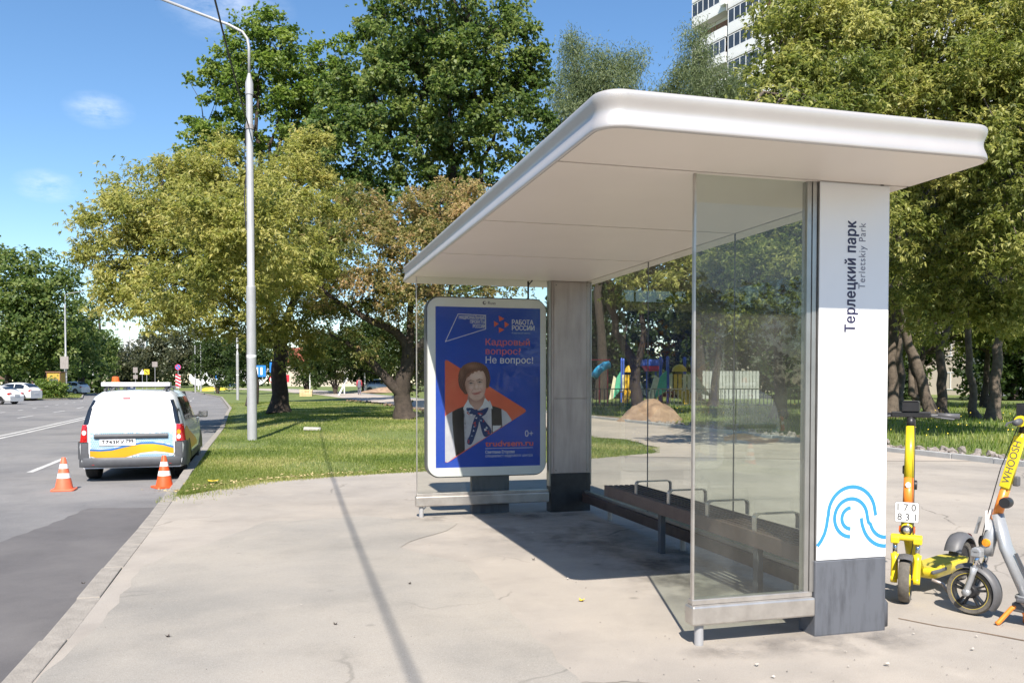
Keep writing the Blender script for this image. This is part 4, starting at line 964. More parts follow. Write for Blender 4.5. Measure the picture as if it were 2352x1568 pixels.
# roof: white board on crossbars, orange beacon
rackb = MB(); rackb.box(0.80, 1.10, -0.54, 0.62, 1.655, 1.725); rack = rackb.build('roof_board', M['sign_white'], van, bev=0.01)
for yb in (-0.50, 0.50):
    b = MB(); b.tube([(0.62, yb, 1.56), (0.7, yb, 1.63), (1.9, yb, 1.65), (2.0, yb, 1.57)], 0.017, 8); b.build('roof_rail', M['black'], van)
    for xx in (0.86, 1.7):
        b = MB(); b.bar((xx, yb-0.05, 1.56), (xx, yb, 1.655), 0.04, 0.03); b.bar((xx, yb+0.08, 1.58), (xx, yb, 1.655), 0.03, 0.03); b.build('rack_foot', M['grey_plastic'], van)
for xx in (0.90, 1.7):
    b = MB(); b.bar((xx, -0.66, 1.645), (xx, 0.58, 1.645), 0.05, 0.02); b.build('crossbar', M['grey_plastic'], van)
b = MB(); b.lathe([(0, 1.725), (0.072, 1.725), (0.072, 1.745), (0.064, 1.75), (0.060, 1.815), (0.045, 1.83), (0, 1.833)], 20, c=(0.95, 0.40, 0)); b.build('beacon', M['beacon'], rack, auto=40)

# ---------------------------------------------------------------- traffic cones
def cone(label, x, y, m, base_m, rz):
    t = thing('traffic_cone', label, 'cone', (x, y, ROAD_Z), rz, 'traffic cones behind the van')
    H = 0.50
    r = lambda z: 0.128 - 0.096*(z-0.03)/(H-0.04)
    def band(z0, z1, off=0.0): return [(r(z0)+off, z0), (r(z1)+off, z1)]
    b = MB(); b.lathe([(0.15, 0.02), (0.128, 0.03)] + band(0.03, H-0.01)[1:] + [(0.026, H), (0.0, H)], 24); b.build('cone_body', M[m], t, auto=40)
    for z0, z1 in ((0.19, 0.265), (0.335, 0.405)):
        b = MB(); b.lathe(band(z0, z1, 0.0025), 24); b.build('reflective_band', M['sign_white'], t, smooth=True)
    b = MB()
    b.prism(rounded(-0.165, 0.165, -0.165, 0.165, 0.05, 5), 0.0, 0.028); b.build('base', M[base_m], t, bev=0.006)
cone('pinkish traffic cone standing on the road behind the left side of the van', -6.80, 12.85, 'cone_pink', 'cone_pink', 0.3)
cone('orange traffic cone with square base standing close to the kerb', -5.42, 13.2, 'cone_orange', 'cone_orange', 0.75)

# ---------------------------------------------------------------- electric scooters (x forward, front wheel contact at 0)
def scooter(label, loc, heading, yellow, steer=0.0):
    t = thing('electric_scooter', label, 'scooter', loc, math.atan2(heading[1], heading[0]), 'rental scooters parked beside the shelter')
    body = M['scooter_yellow'] if yellow else M['scooter_silver']
    Rw = 0.148
    def swheel(x, name, rimm, spokes):
        b = MB(); b.lathe([(Rw*0.74, -0.027), (Rw*0.93, -0.034), (Rw*0.985, -0.022), (Rw, -0.008), (Rw, 0.008), (Rw*0.985, 0.022), (Rw*0.93, 0.034), (Rw*0.74, 0.027)], 40, 'y', (x, 0, Rw)); w = b.build(name, M['rubber_dusty'], t, auto=50)
        b = MB(); b.lathe([(Rw*0.76, -0.026), (Rw*0.76, 0.026), (Rw*0.68, 0.024), (Rw*0.68, -0.024), (Rw*0.76, -0.026)], 40, 'y', (x, 0, Rw))
        b.lathe([(0, -0.034), (0.035, -0.034), (0.045, -0.02), (0.045, 0.02), (0.035, 0.034), (0, 0.034)], 20, 'y', (x, 0, Rw))
        if spokes:
            for k in range(5):
                for dlt in (-0.16, 0.16):
                    a = 2*math.pi*k/5 + 0.3; a2 = a+dlt
                    b.bar((x+0.035*math.cos(a+dlt*1.5), 0, Rw+0.035*math.sin(a+dlt*1.5)), (x+Rw*0.7*math.cos(a2), 0, Rw+Rw*0.7*math.sin(a2)), 0.03, 0.012)
        else: b.lathe([(0.04, -0.016), (Rw*0.7, -0.020), (Rw*0.7, 0.020), (0.04, 0.016)], 40, 'y', (x, 0, Rw))
        b.build('rim', rimm, w, auto=40)
        if spokes:
            b = MB()
            for s in (1, -1): b.lathe([(Rw*0.765, s*0.0275), (Rw*0.775, s*0.0285), (Rw*0.762, s*0.0285)], 40, 'y', (x, 0, Rw))
            b.build('rim_line', M['scooter_yellow'], w)
        return w
    ax = lambda z: -0.055 - (z-0.30)*0.265            # steering axis leans back
    swheel(0.0, 'front_wheel', body if yellow else M['black'], not yellow)
    # fork: lower legs, chrome tubes, crown
    for s in (1, -1):
        b = MB(); b.tube([(0.0, s*0.062, Rw), (0.0, s*0.068, Rw+0.02), (-0.035, s*0.070, 0.27), (-0.045, s*0.070, 0.315)], [0.026, 0.024, 0.022, 0.027], 12, sy=0.8); b.lathe([(0, s*0.05), (0.024, s*0.05), (0.024, s*0.09), (0, s*0.09)], 14, 'y', (0, 0, Rw)); b.build('fork_leg', body, t, smooth=True)
        b = MB(); b.tube([(-0.045, s*0.070, 0.31), (-0.068, s*0.070, 0.40)], 0.015, 12); b.build('fork_tube', M['chrome'], t, smooth=True)
    b = MB(); b.tube([(-0.062, s_*0.098, 0.425) for s_ in (-1, 1)], 0.030, 10, sy=0.75)
    for s in (1, -1): b.box(-0.095, -0.030, s*0.070-0.028, s*0.070+0.028, 0.385, 0.43)
    b.build('fork_crown', body, t, bev=0.008)
    b = MB(); b.lathe([(Rw+0.022, -0.045), (Rw+0.030, -0.035), (Rw+0.030, 0.035), (Rw+0.022, 0.045)], 20, 'y', (0, 0, Rw), R(70 if yellow else 25), R(118 if yellow else 80))
    a0, a1 = (62, 128) if yellow else (60, 215)
    b = MB(); b.lathe([(Rw+0.004, -0.048), (Rw+0.022, -0.042), (Rw+0.030, 0), (Rw+0.022, 0.042), (Rw+0.004, 0.048)], 26, 'y', (0, 0, Rw), R(a0), R(a1))
    b.build('front_fender', M['grey_plastic'], t, smooth=True)
    # head tube and stem
    b = MB(); b.tube([(ax(0.40), 0, 0.40), (ax(0.46), 0, 0.46), (ax(0.62), 0, 0.62)], [0.045, 0.042, 0.036], 16); b.build('head_tube', body, t, smooth=True)
    z0, z1, z2, z3 = (0.60, 0.82, 1.17, 1.235)
    b = MB(); b.tube([(ax(z0), 0, z0), (ax(z1), 0, z1)], [0.034, 0.032], 16, sy=0.85); st = b.build('stem_sleeve', M['scooter_orange'], t, smooth=True)
    b = MB(); b.tube([(ax(z1), 0, z1), (ax(z2), 0, z2)], [0.033, 0.030], 16, sy=0.85); stem = b.build('stem', M['scooter_yellow'], t, smooth=True)
    b = MB(); b.tube([(ax(z2), 0, z2), (ax(z3), 0, z3)], 0.026, 14); b.build('stem_clamp', M['black'], t, smooth=True)
    hx = ax(1.25)
    hb = MB(); hb.tube([(hx-0.05, -0.29, 1.245), (hx-0.015, -0.13, 1.25), (hx, 0, 1.25), (hx-0.015, 0.13, 1.25), (hx-0.05, 0.29, 1.245)], 0.015, 10)
    hb.box(hx-0.035, hx+0.03, -0.125, 0.125, 1.235, 1.275); handle = hb.build('handlebar', M['black'], t, bev=0.006)
    for s in (1, -1):
        b = MB(); b.tube([(hx-0.026, s*0.165, 1.248), (hx-0.055, s*0.30, 1.244)], 0.0195, 14); b.build('grip', M['grey_plastic'] if yellow else M['bumper'], handle, smooth=True)
        b = MB(); b.tube([(hx+0.02, s*0.13, 1.245), (hx+0.035, s*0.19, 1.235), (hx+0.01, s*0.27, 1.225)], 0.006, 8); b.build('brake_lever', M['bumper'], handle)
        if not yellow:
            b = MB(); b.tube([(hx-0.024, s*0.150, 1.249), (hx-0.028, s*0.172, 1.248)], 0.033, 16); b.build('grip_ring', M['scooter_yellow'], handle)
    b = MB(); b.box(hx-0.03, hx+0.04, -0.055, 0.055, 1.276, 1.345); b.box(hx-0.035, hx+0.045, -0.05, 0.05, 1.345, 1.352); b.build('phone_mount', M['black'], handle, bev=0.010)
    # frame tube down to the deck
    if yellow:
        b = MB(); b.tube([(ax(0.50)-0.01, 0, 0.50), (-0.20, 0, 0.30), (-0.30, 0, 0.15)], [0.036, 0.042, 0.045], 14); b.build('frame_tube', body, t, smooth=True)
    else:
        b = MB(); b.tube([(ax(0.66), 0, 0.66), (-0.20, 0, 0.46), (-0.335, 0, 0.175)], [0.050, 0.058, 0.064], 16, sy=0.62); ft = b.build('frame_tube', body, t, smooth=True)
    # deck: boat-shaped tray
    outl = [(-0.27, 0.0), (-0.275, 0.05), (-0.31, 0.085), (-0.40, 0.098), (-0.86, 0.098), (-0.96, 0.075), (-0.97, 0.0)]
    P = outl + [(x, -y) for x, y in outl[::-1][1:-1]]
    b = MB(); n = len(P)
    lev = [(0.095, 0.62), (0.125, 0.92), (0.165, 1.0), (0.182, 1.0), (0.186, 0.96)]
    b.grid([[((x+0.62)*(k if k < 1 else 1)-0.62, y*k, z) for x, y in P + P[:1]] for z, k in lev]); b.poly([((x+0.62)*0.96-0.62, y*0.96, 0.186) for x, y in P]); b.poly([((x+0.62)*0.62-0.62, y*0.62, 0.095) for x, y in P][::-1])
    dk = b.build('deck', body, t, auto=40); fix_normals(dk)
    b = MB(); b.prism([((x+0.62)*0.86-0.63, y*0.84) for x, y in P], 0.187, 0.191); b.build('deck_mat', M['deck_mat'] if yellow else M['grey_plastic'], dk)
    for s in (1, -1):
        b = MB(); b.box(-0.52, -0.30, s*0.094-0.012, s*0.094+0.012, 0.150, 0.175); b.build('side_guard', M['grey_plastic'], dk, bev=0.008)
    swheel(-1.0, 'rear_wheel', M['black'], False)
    b = MB(); b.lathe([(Rw+0.0, -0.062), (Rw+0.02, -0.055), (Rw+0.035, -0.025), (Rw+0.038, 0), (Rw+0.035, 0.025), (Rw+0.02, 0.055), (Rw, 0.062)], 26, 'y', (-1.0, 0, Rw+0.02), R(20), R(160)); b.build('rear_fender', M['grey_plastic'], t, smooth=True)
    b = MB(); b.bar((-1.14, 0, 0.25), (-1.19, 0, 0.10), 0.12, 0.006); b.build('mud_flap', M['dull_steel'], t)
    b = MB(); b.lathe([(0, -1.172), (0.02, -1.17), (0.028, -1.15)], 14, 'x', (0, 0, 0.30)); b.build('tail_light', M['tail_red'], t)
    # kickstand
    ks = M['dull_steel'] if yellow else M['scooter_orange']
    b = MB(); b.tube([(-0.30, 0.09, 0.115), (-0.34, 0.15, 0.09), (-0.37, 0.19, 0.004), (-0.395, 0.20, 0.003)] if yellow else [(-0.30, 0.055, 0.125), (-0.27, 0.075, 0.105), (-0.215, 0.125, 0.012), (-0.205, 0.135, 0.004)], 0.011 if yellow else 0.014, 10); b.build('kickstand', ks, t, smooth=True)
    if not yellow:
        b = MB(); b.tube([(-0.30, 0.03, 0.115), (-0.315, 0.0, 0.06), (-0.30, -0.04, 0.006)], 0.012, 10); b.build('kickstand', ks, t, smooth=True)
        b = MB(); b.box(-0.335, -0.265, 0.02, 0.075, 0.085, 0.14); b.build('kickstand_mount', M['bumper'], t, bev=0.01)
    # lights, locks, cables, plate
    q = (ax(0.47)+0.046, 0.475)
    b = MB(); b.lathe([(0.0, 0.012), (0.018, 0.008), (0.026, -0.006)], 16, 'x', (q[0], 0, q[1])); b.build('headlight', M['alloy'], t, smooth=True)
    b = MB(); b.lathe([(0.026, 0.004), (0.036, 0.002), (0.036, -0.03)], 16, 'x', (q[0], 0, q[1])); b.build('headlight_housing', M['black'], t, smooth=True)
    for s in (1, -1):
        b = MB(); b.lathe([(0, s*0.052), (0.022, s*0.050), (0.027, s*0.040)], 14, 'y', (ax(0.475), 0, 0.475)); b.build('side_reflector', M['beacon'] if yellow else M['tail_amber'], t)
    b = MB(); b.tube([(ax(1.2)+0.02, 0.03, 1.22), (ax(0.9)+0.036, 0.035, 0.95), (ax(0.6)+0.036, 0.04, 0.62), (-0.05, 0.04, 0.38), (-0.09, 0.02, 0.26)], 0.003, 6); b.build('brake_cable', M['black'], t)
    b = MB(); b.lathe([(0, -0.03), (0.032, -0.03), (0.036, 0), (0.032, 0.03), (0, 0.03)], 16, 'y', (ax(0.77)-0.035, 0.02 if yellow else 0.04, 0.77 if yellow else 0.74)); b.build('lock', M['black'], t, auto=40)
    b = MB(); b.box(ax(0.86)-0.06, ax(0.86)-0.025, -0.045, -0.005, 0.84, 0.90); b.build('bell', M['grey_plastic'], t, bev=0.008)
    if yellow:
        px = ax(0.60)+0.070
        b = MB(); b.prism(rounded(-0.072, 0.072, 0.530, 0.665, 0.010, 4), px-0.003, px, 'x'); pl = b.build('number_plate', M['sign_white'], t)
        b = MB(); b.prism(rounded(-0.074, 0.074, 0.528, 0.667, 0.011, 4), px-0.006, px-0.0035, 'x'); b.build('plate_rim', M['black'], pl)
        for body_, z in (('1 7 0', 0.608), ('8 3 1', 0.543)):
            text('lettering', body_, 0.066, M['black'], pl, Matrix.Translation((px+0.0008, -0.058, z)) @ Matrix.Rotation(R(90), 4, 'Z') @ Matrix.Rotation(R(90), 4, 'X'), width=0.114)
        b = MB(); b.prism([(0.017*math.cos(a), 0.775+0.02*math.sin(a)) for a in np.linspace(0, 6.28, 16)[:-1]], ax(0.775)+0.0305, ax(0.775)+0.0375, 'x'); b.build('sticker', M['print_white'], stem)
    else:
        # words on the left flank of the stem and frame
        d = Vector((ax(z2)-ax(z1), 0, z2-z1)).normalized(); up = Vector((0, 1, 0)).cross(d)
        def flank(x, z, dv, y, size, body_, m, par, wd):
            xa = dv.normalized(); ya = Vector((0, 1, 0)).cross(xa)*1.0
            mm = Matrix((( xa.x, ya.x, 0, x), (xa.y, ya.y, 1, y), (xa.z, ya.z, 0, z), (0, 0, 0, 1)))
            if (xa.cross(ya)).y < 0: mm = Matrix(((xa.x, -ya.x, 0, x), (xa.y, -ya.y, 1, y), (xa.z, -ya.z, 0, z), (0, 0, 0, 1)))
            return text('lettering', body_, size, m, par, mm, width=wd)
        b = MB(); b.bar((ax(0.83), 0.031, 0.83), (ax(1.16), 0.031, 1.16), 0.058, 0.008)
        bb = MB(); 
        dd = (d*0.33); c0 = Vector((ax(0.83), 0, 0.83)); pv = Vector((-d.z, 0, d.x))*0.03
        bb.prism([((c0+pv*k_+d*l_).x, (c0+pv*k_+d*l_).z) for k_, l_ in ((-1, 0), (1, 0), (1, 0.33), (-1, 0.33))], 0.024, 0.0355, 'y'); bb.build('stem_panel', M['scooter_yellow'], stem, bev=0.004)
        o_ = c0 + d*0.02 - pv*(-0.75)
        flank(c0.x + d.x*0.03 + pv.x*0.72, c0.z + d.z*0.03 + pv.z*0.72, d, 0.0362, 0.062, 'WHOOSH', M['bumper'], stem, 0.27)
        dv = Vector((-0.335+0.20, 0, 0.175-0.46)); 
        pm = Vector((-0.235, 0, 0.385)); dn = dv.normalized(); pn = Vector((-dn.z, 0, dn.x))
        bb = MB(); bb.prism([((pm+dn*k_+pn*l_).x, (pm+dn*k_+pn*l_).z) for k_, l_ in ((-0.005, -0.014), (0.125, -0.014), (0.13, 0), (0.125, 0.014), (-0.005, 0.014), (-0.01, 0))], 0.036, 0.0435, 'y'); bb.build('number_label', M['dark_ink'], ft)
        flank(pm.x+dn.x*0.005-0.009*1, pm.z+dn.z*0.005-0.004, dn, 0.0442, 0.026, 'PD4955', M['print_white'], ft, 0.105)
        bb = MB(); pm2 = pm + pn*-0.034 + dn*-0.05; 
        pm2 = pm + Vector((-0.036, 0, 0.05))
        bb.prism([((pm2+dn*k_+pn*l_).x, (pm2+dn*k_+pn*l_).z) for k_, l_ in ((0, -0.009), (0.20, -0.009), (0.20, 0.009), (0, 0.009))], 0.030, 0.040, 'y'); bb.build('sticker', M['bumper'], ft)
        b = MB(); b.bar((-0.05, 0.0, 0.63), (-0.02, 0, 0.52), 0.03, 0.012); b.build('cable_guard', M['scooter_silver'], t)
        b = MB(); b.box(ax(0.66)+0.042, ax(0.66)+0.045, -0.07, 0.07, 0.56, 0.68); b.build('number_plate', M['sign_white'], t)
    # turn the bars and the front wheel about the steering axis
    p = Vector((-0.12, 0, 0)); rot = Matrix.Rotation(steer, 3, 'Z'); off = p - rot @ p
    for c in CH[t.name]:
        n_ = c.name.split('.')[0]
        if n_ in ('front_wheel', 'fork_leg', 'fork_tube', 'fork_crown', 'front_fender', 'stem_sleeve', 'stem', 'stem_clamp', 'handlebar', 'headlight', 'headlight_housing', 'side_reflector', 'lock', 'bell', 'brake_cable', 'head_tube', 'number_plate'):
            c.location = off; c.rotation_euler = (0, 0, steer)
    return t
hy = Vector((-0.76, -0.65)).normalized(); scooter('yellow rental scooter with white number plate leaning beside the pillar', (2.62, 5.72, 0.004), hy, True, R(20))
hs_ = Vector((-0.62, 0.785)).normalized(); scooter('silver rental scooter with orange sleeve and black spoked wheel', (2.94, 5.40, 0.004), hs_, False)

# ---------------------------------------------------------------- street lamps and cable
def lamp(label, loc, H=10.9, arm=2.7, az=math.pi, detail=False, tip=0.0, s=1.0, group='street lamps along the road'):
    t = thing('street_lamp', label, 'street lamp', loc, az, group)
    b = MB(); b.lathe([(0.125, -0.3), (0.120, 2.05), (0.118, 3.95)], 20); pole = b.build('pole', M['galv'], t, smooth=True)
    b = MB(); b.lathe([(0.118, 3.95), (0.095, 3.99), (0.085, H-2.05), (0.10, H-2.04), (0.10, H-1.75), (0.035, H-1.5)], 20); b.build('upper_pole', M['galv'], t, auto=40)
    b = MB(); b.tube([(0, 0, H-1.6), (0, 0, H-0.85), (0.04, 0, H-0.62), (0.16, 0, H-0.45), (0.5, 0, H-0.33+tip*0.15), (arm-0.4, 0, H+0.03+tip)], 0.036, 10); armo = b.build('arm', M['galv'], t, smooth=True)
    b = MB(); rows = []
    for x, w, h in ((0, 0.05, 0.05), (0.1, 0.09, 0.08), (0.35, 0.14, 0.085), (0.6, 0.12, 0.05), (0.68, 0.05, 0.03)):
        rows.append([(arm-0.45+x, w*math.cos(a), H+0.02+tip+x*(0.12+tip*0.4)+h*math.sin(a)) for a in np.linspace(0, 2*math.pi, 13)])
    b.grid(rows); b.build('lamp_head', M['bumper'], t, smooth=True)
    b = MB(); b.lathe([(0.1205, 2.12), (0.124, 2.125), (0.124, 2.19), (0.1205, 2.195)], 20); b.build('white_band', M['sign_white'], pole, smooth=True)
    if detail:
        b = MB(); b.lathe([(0.098, 7.98), (0.104, 7.98), (0.104, 8.10), (0.098, 8.10)], 18); b.box(-0.05, 0.05, -0.16, -0.09, 7.9, 8.2); b.build('cable_clamp', M['dull_steel'], t)
        b = MB(); b.tube([(0.10, -0.02, 8.05), (0.14, -0.03, 7.3), (0.10, -0.02, 6.9), (0.15, 0.0, 6.2), (0.11, 0, 5.4)], 0.014, 6); b.build('loose_wire', M['cable'], t)
    return t
lamp('tall grey street lamp with white band standing on the lawn beside the van', (-6.74, 22.0, 0), detail=True, az=math.pi+0.06, tip=0.34)
lamp('grey street lamp rising from the grass island behind the bush on the left', (-50.4, 96, 0), H=11.9, az=0.25)
lamp('white street lamp in front of trees, next behind the island lamp', (-70.5, 143, 0), H=14, az=0.2)
lamp('distant street lamp by the bend at the end of the lawn, taller of two', (-52.0, 142, 0), H=11.8, az=math.pi)
lamp('distant slim street lamp near the round blue sign, shorter of two', (-53.5, 143.5, 0), H=9.6, arm=1.6, az=0.3)
lamp('grey lamp post by the road half hidden in yellow-green foliage', (-43.5, 126, 0), H=11.2, az=math.pi)
lamp('thick grey lamp post on the lawn half hidden under the maple crown', (-23.9, 74, 0), az=math.pi)
lamp('street lamp carrying the near end of the overhead cable, behind the viewer', (2.05, -13.0, 0), az=math.pi)
P0, P1 = Vector((2.05, -13.0, 8.05)), Vector((-6.74, 21.9, 8.05))
pts = [P0.lerp(P1, t) - Vector((0, 0, 4*1.0*t*(1-t))) for t in np.linspace(0, 1, 25)]
b = MB(); b.tube(pts, 0.016, 8); tag(b.build('overhead_cable', M['cable'], smooth=True), 'thick black cable strung overhead along the road to the street lamp', 'cable')

# ---------------------------------------------------------------- road signs far down the street
def signpost(label, x, y, plates, ht=None, z0=0.0, name='road_sign', post_m='galv', face=0.0):
    """plates: (shape, centre height, half width, half height, material, [mark])"""
    t = thing(name, label, 'road sign', (x, y, z0), face)
    if y > 110: plates = [(p[0], p[1], p[2]*0.78, p[3]*0.78) + tuple(p[4:]) for p in plates]
    top = ht or max(p[1]+p[3] for p in plates)
    b = MB(); b.tube([(0, 0.03, -0.2), (0, 0.03, top)], 0.045, 8); b.build('post', M[post_m], t)
    for p in plates:
        sh, zc, w, h, m = p[:5]
        if sh == 'o': P = [(w*math.cos(a), zc+h*math.sin(a)) for a in np.linspace(0, 6.2832, 21)[:-1]]
        elif sh == 't': P = [(-w, zc-h), (w, zc-h), (0, zc+h)]
        else: P = rounded(-w, w, zc-h, zc+h, min(w, h)*0.12, 3)
        b = MB(); b.prism(P, -0.025, -0.005, 'y'); pl = b.build('sign_plate', M[m], t)
        for mk in p[5:]:
            kind, mm = mk[0], M[mk[1]]
            b = MB()
            if kind == 'slash': b.bar((-w*0.6, -0.030, zc+h*0.6), (w*0.6, -0.030, zc-h*0.6), 0.006, w*0.3)
            elif kind == 'cross': b.bar((-w*0.6, -0.030, zc+h*0.6), (w*0.6, -0.030, zc-h*0.6), 0.006, w*0.3); b.bar((-w*0.6, -0.034, zc-h*0.6), (w*0.6, -0.034, zc+h*0.6), 0.006, w*0.3)
            elif kind == 'ring':
                b.grid([[(w*q*math.cos(a), -0.029, zc+h*q*math.sin(a)) for a in np.linspace(0, 6.2832, 21)] for q in (0.99, 0.80)])
            elif kind == 'stripes':
                for k in range(4): z = zc - h + h*2*(k+0.4)/4; b.bar((-w*0.98, -0.030, z+0.28), (w*0.98, -0.030, z-0.05), 0.006, 0.26)
            elif kind == 'bar': b.box(-w*0.18, w*0.18, -0.032, -0.027, zc-h*0.6, zc+h*0.6)
            elif kind == 'bars':
                for q in (-0.5, 0.0, 0.5): b.box(w*(q-0.12), w*(q+0.12), -0.032, -0.027, zc-h*0.65, zc+h*0.65)
            elif kind == 'arrow': b.box(-w*0.14, w*0.14, -0.032, -0.027, zc-h*0.7, zc+h*0.2); b.poly([(-w*0.45, -0.030, zc+h*0.15), (w*0.45, -0.030, zc+h*0.15), (0, -0.030, zc+h*0.75)])
            b.build('sign_mark', mm, pl)
    return t
signpost('round blue no-parking sign above a red and white striped board', -45.2, 115, [('o', 3.6, 0.52, 0.52, 'sign_blue', ('ring', 'sign_red'), ('slash', 'sign_red')), ('r', 1.7, 0.42, 1.15, 'sign_white', ('stripes', 'sign_red'))])
signpost('round red and blue no-stopping sign on a post above a white plate marked one', -43.8, 125, [('o', 5.6, 0.62, 0.62, 'sign_blue', ('ring', 'sign_red'), ('cross', 'sign_red')), ('r', 3.6, 0.5, 0.9, 'sign_white', ('bar', 'black'))])
signpost('small round blue mandatory sign with white arrow under a white plate', -52.0, 150, [('o', 2.6, 0.62, 0.62, 'sign_blue', ('arrow', 'sign_white')), ('r', 4.1, 0.5, 0.6, 'sign_white', ('ring', 'sign_red'))])
signpost('back of a plain grey square sign on a tall post above the road', -62.2, 148, [('r', 4.7, 0.6, 0.58, 'dull_steel')])
signpost('yellow square road sign seen past the van roof', -64.5, 150, [('r', 3.4, 0.62, 0.58, 'sign_yellow', ('slash', 'black'))])
signpost('pair of pale green-grey plates on one post left of the yellow sign', -65.6, 148, [('r', 3.7, 0.5, 0.62, 'dull_steel'), ('r', 2.5, 0.5, 0.45, 'dull_steel')])
signpost('pale triangular warning sign far down the road', -70.5, 162, [('t', 3.6, 0.7, 0.62, 'sign_white', ('bar', 'dull_steel'))])
signpost('blue lane sign with three white bars behind the lamp post', -27.6, 92, [('r', 2.75, 0.95, 0.62, 'sign_blue', ('bars', 'sign_white'))])
signpost('small red and white sign just left of the dark tree trunk', -21.8, 82, [('r', 1.9, 0.3, 0.35, 'sign_red', ('bar', 'sign_white'))])
signpost('white and blue sign plates on a pale post behind the lawn', -23.6, 84, [('r', 3.0, 0.35, 0.5, 'sign_blue', ('arrow', 'sign_white')), ('o', 1.8, 0.4, 0.4, 'sign_white', ('ring', 'sign_red'))])
signpost('pale grey board fixed to the island street lamp', -50.4, 95.7, [('r', 3.75, 0.46, 0.70, 'dull_steel')], ht=4.2)
t = thing('white_sculpture', 'big white dish-shaped letters standing on the grass beyond the road', 'sculpture', (-53.5, 168, 0))
for cx_, s in ((-8.5, 1.0), (-5.5, 1.15), (2.6, 1.6)):
    b = MB(); P = [(cx_+2.0*s*math.cos(R(a)), 0.9+2.2*s+2.2*s*math.sin(R(a))) for a in range(200, 345, 8)] + [(cx_+1.7*s*math.cos(R(a)), 1.8+2.3*s+1.9*s*math.sin(R(a))) for a in range(345, 195, -10)]
    b.prism(P, -0.15, 0.15, 'y'); b.box(cx_-0.1, cx_+0.1, -0.1, 0.1, -0.1, 1.3); b.build('dish', M['sign_white'], t)
t = thing('flower_bed', 'yellow flower bed at the far end of the road', 'flower bed', (-56, 160, 0))
b = MB(); b.lathe([(0, 0.7), (1.6, 0.6), (2.4, 0.3), (2.7, -0.2)], 22); b.build('flowers', M['sign_yellow'], t)

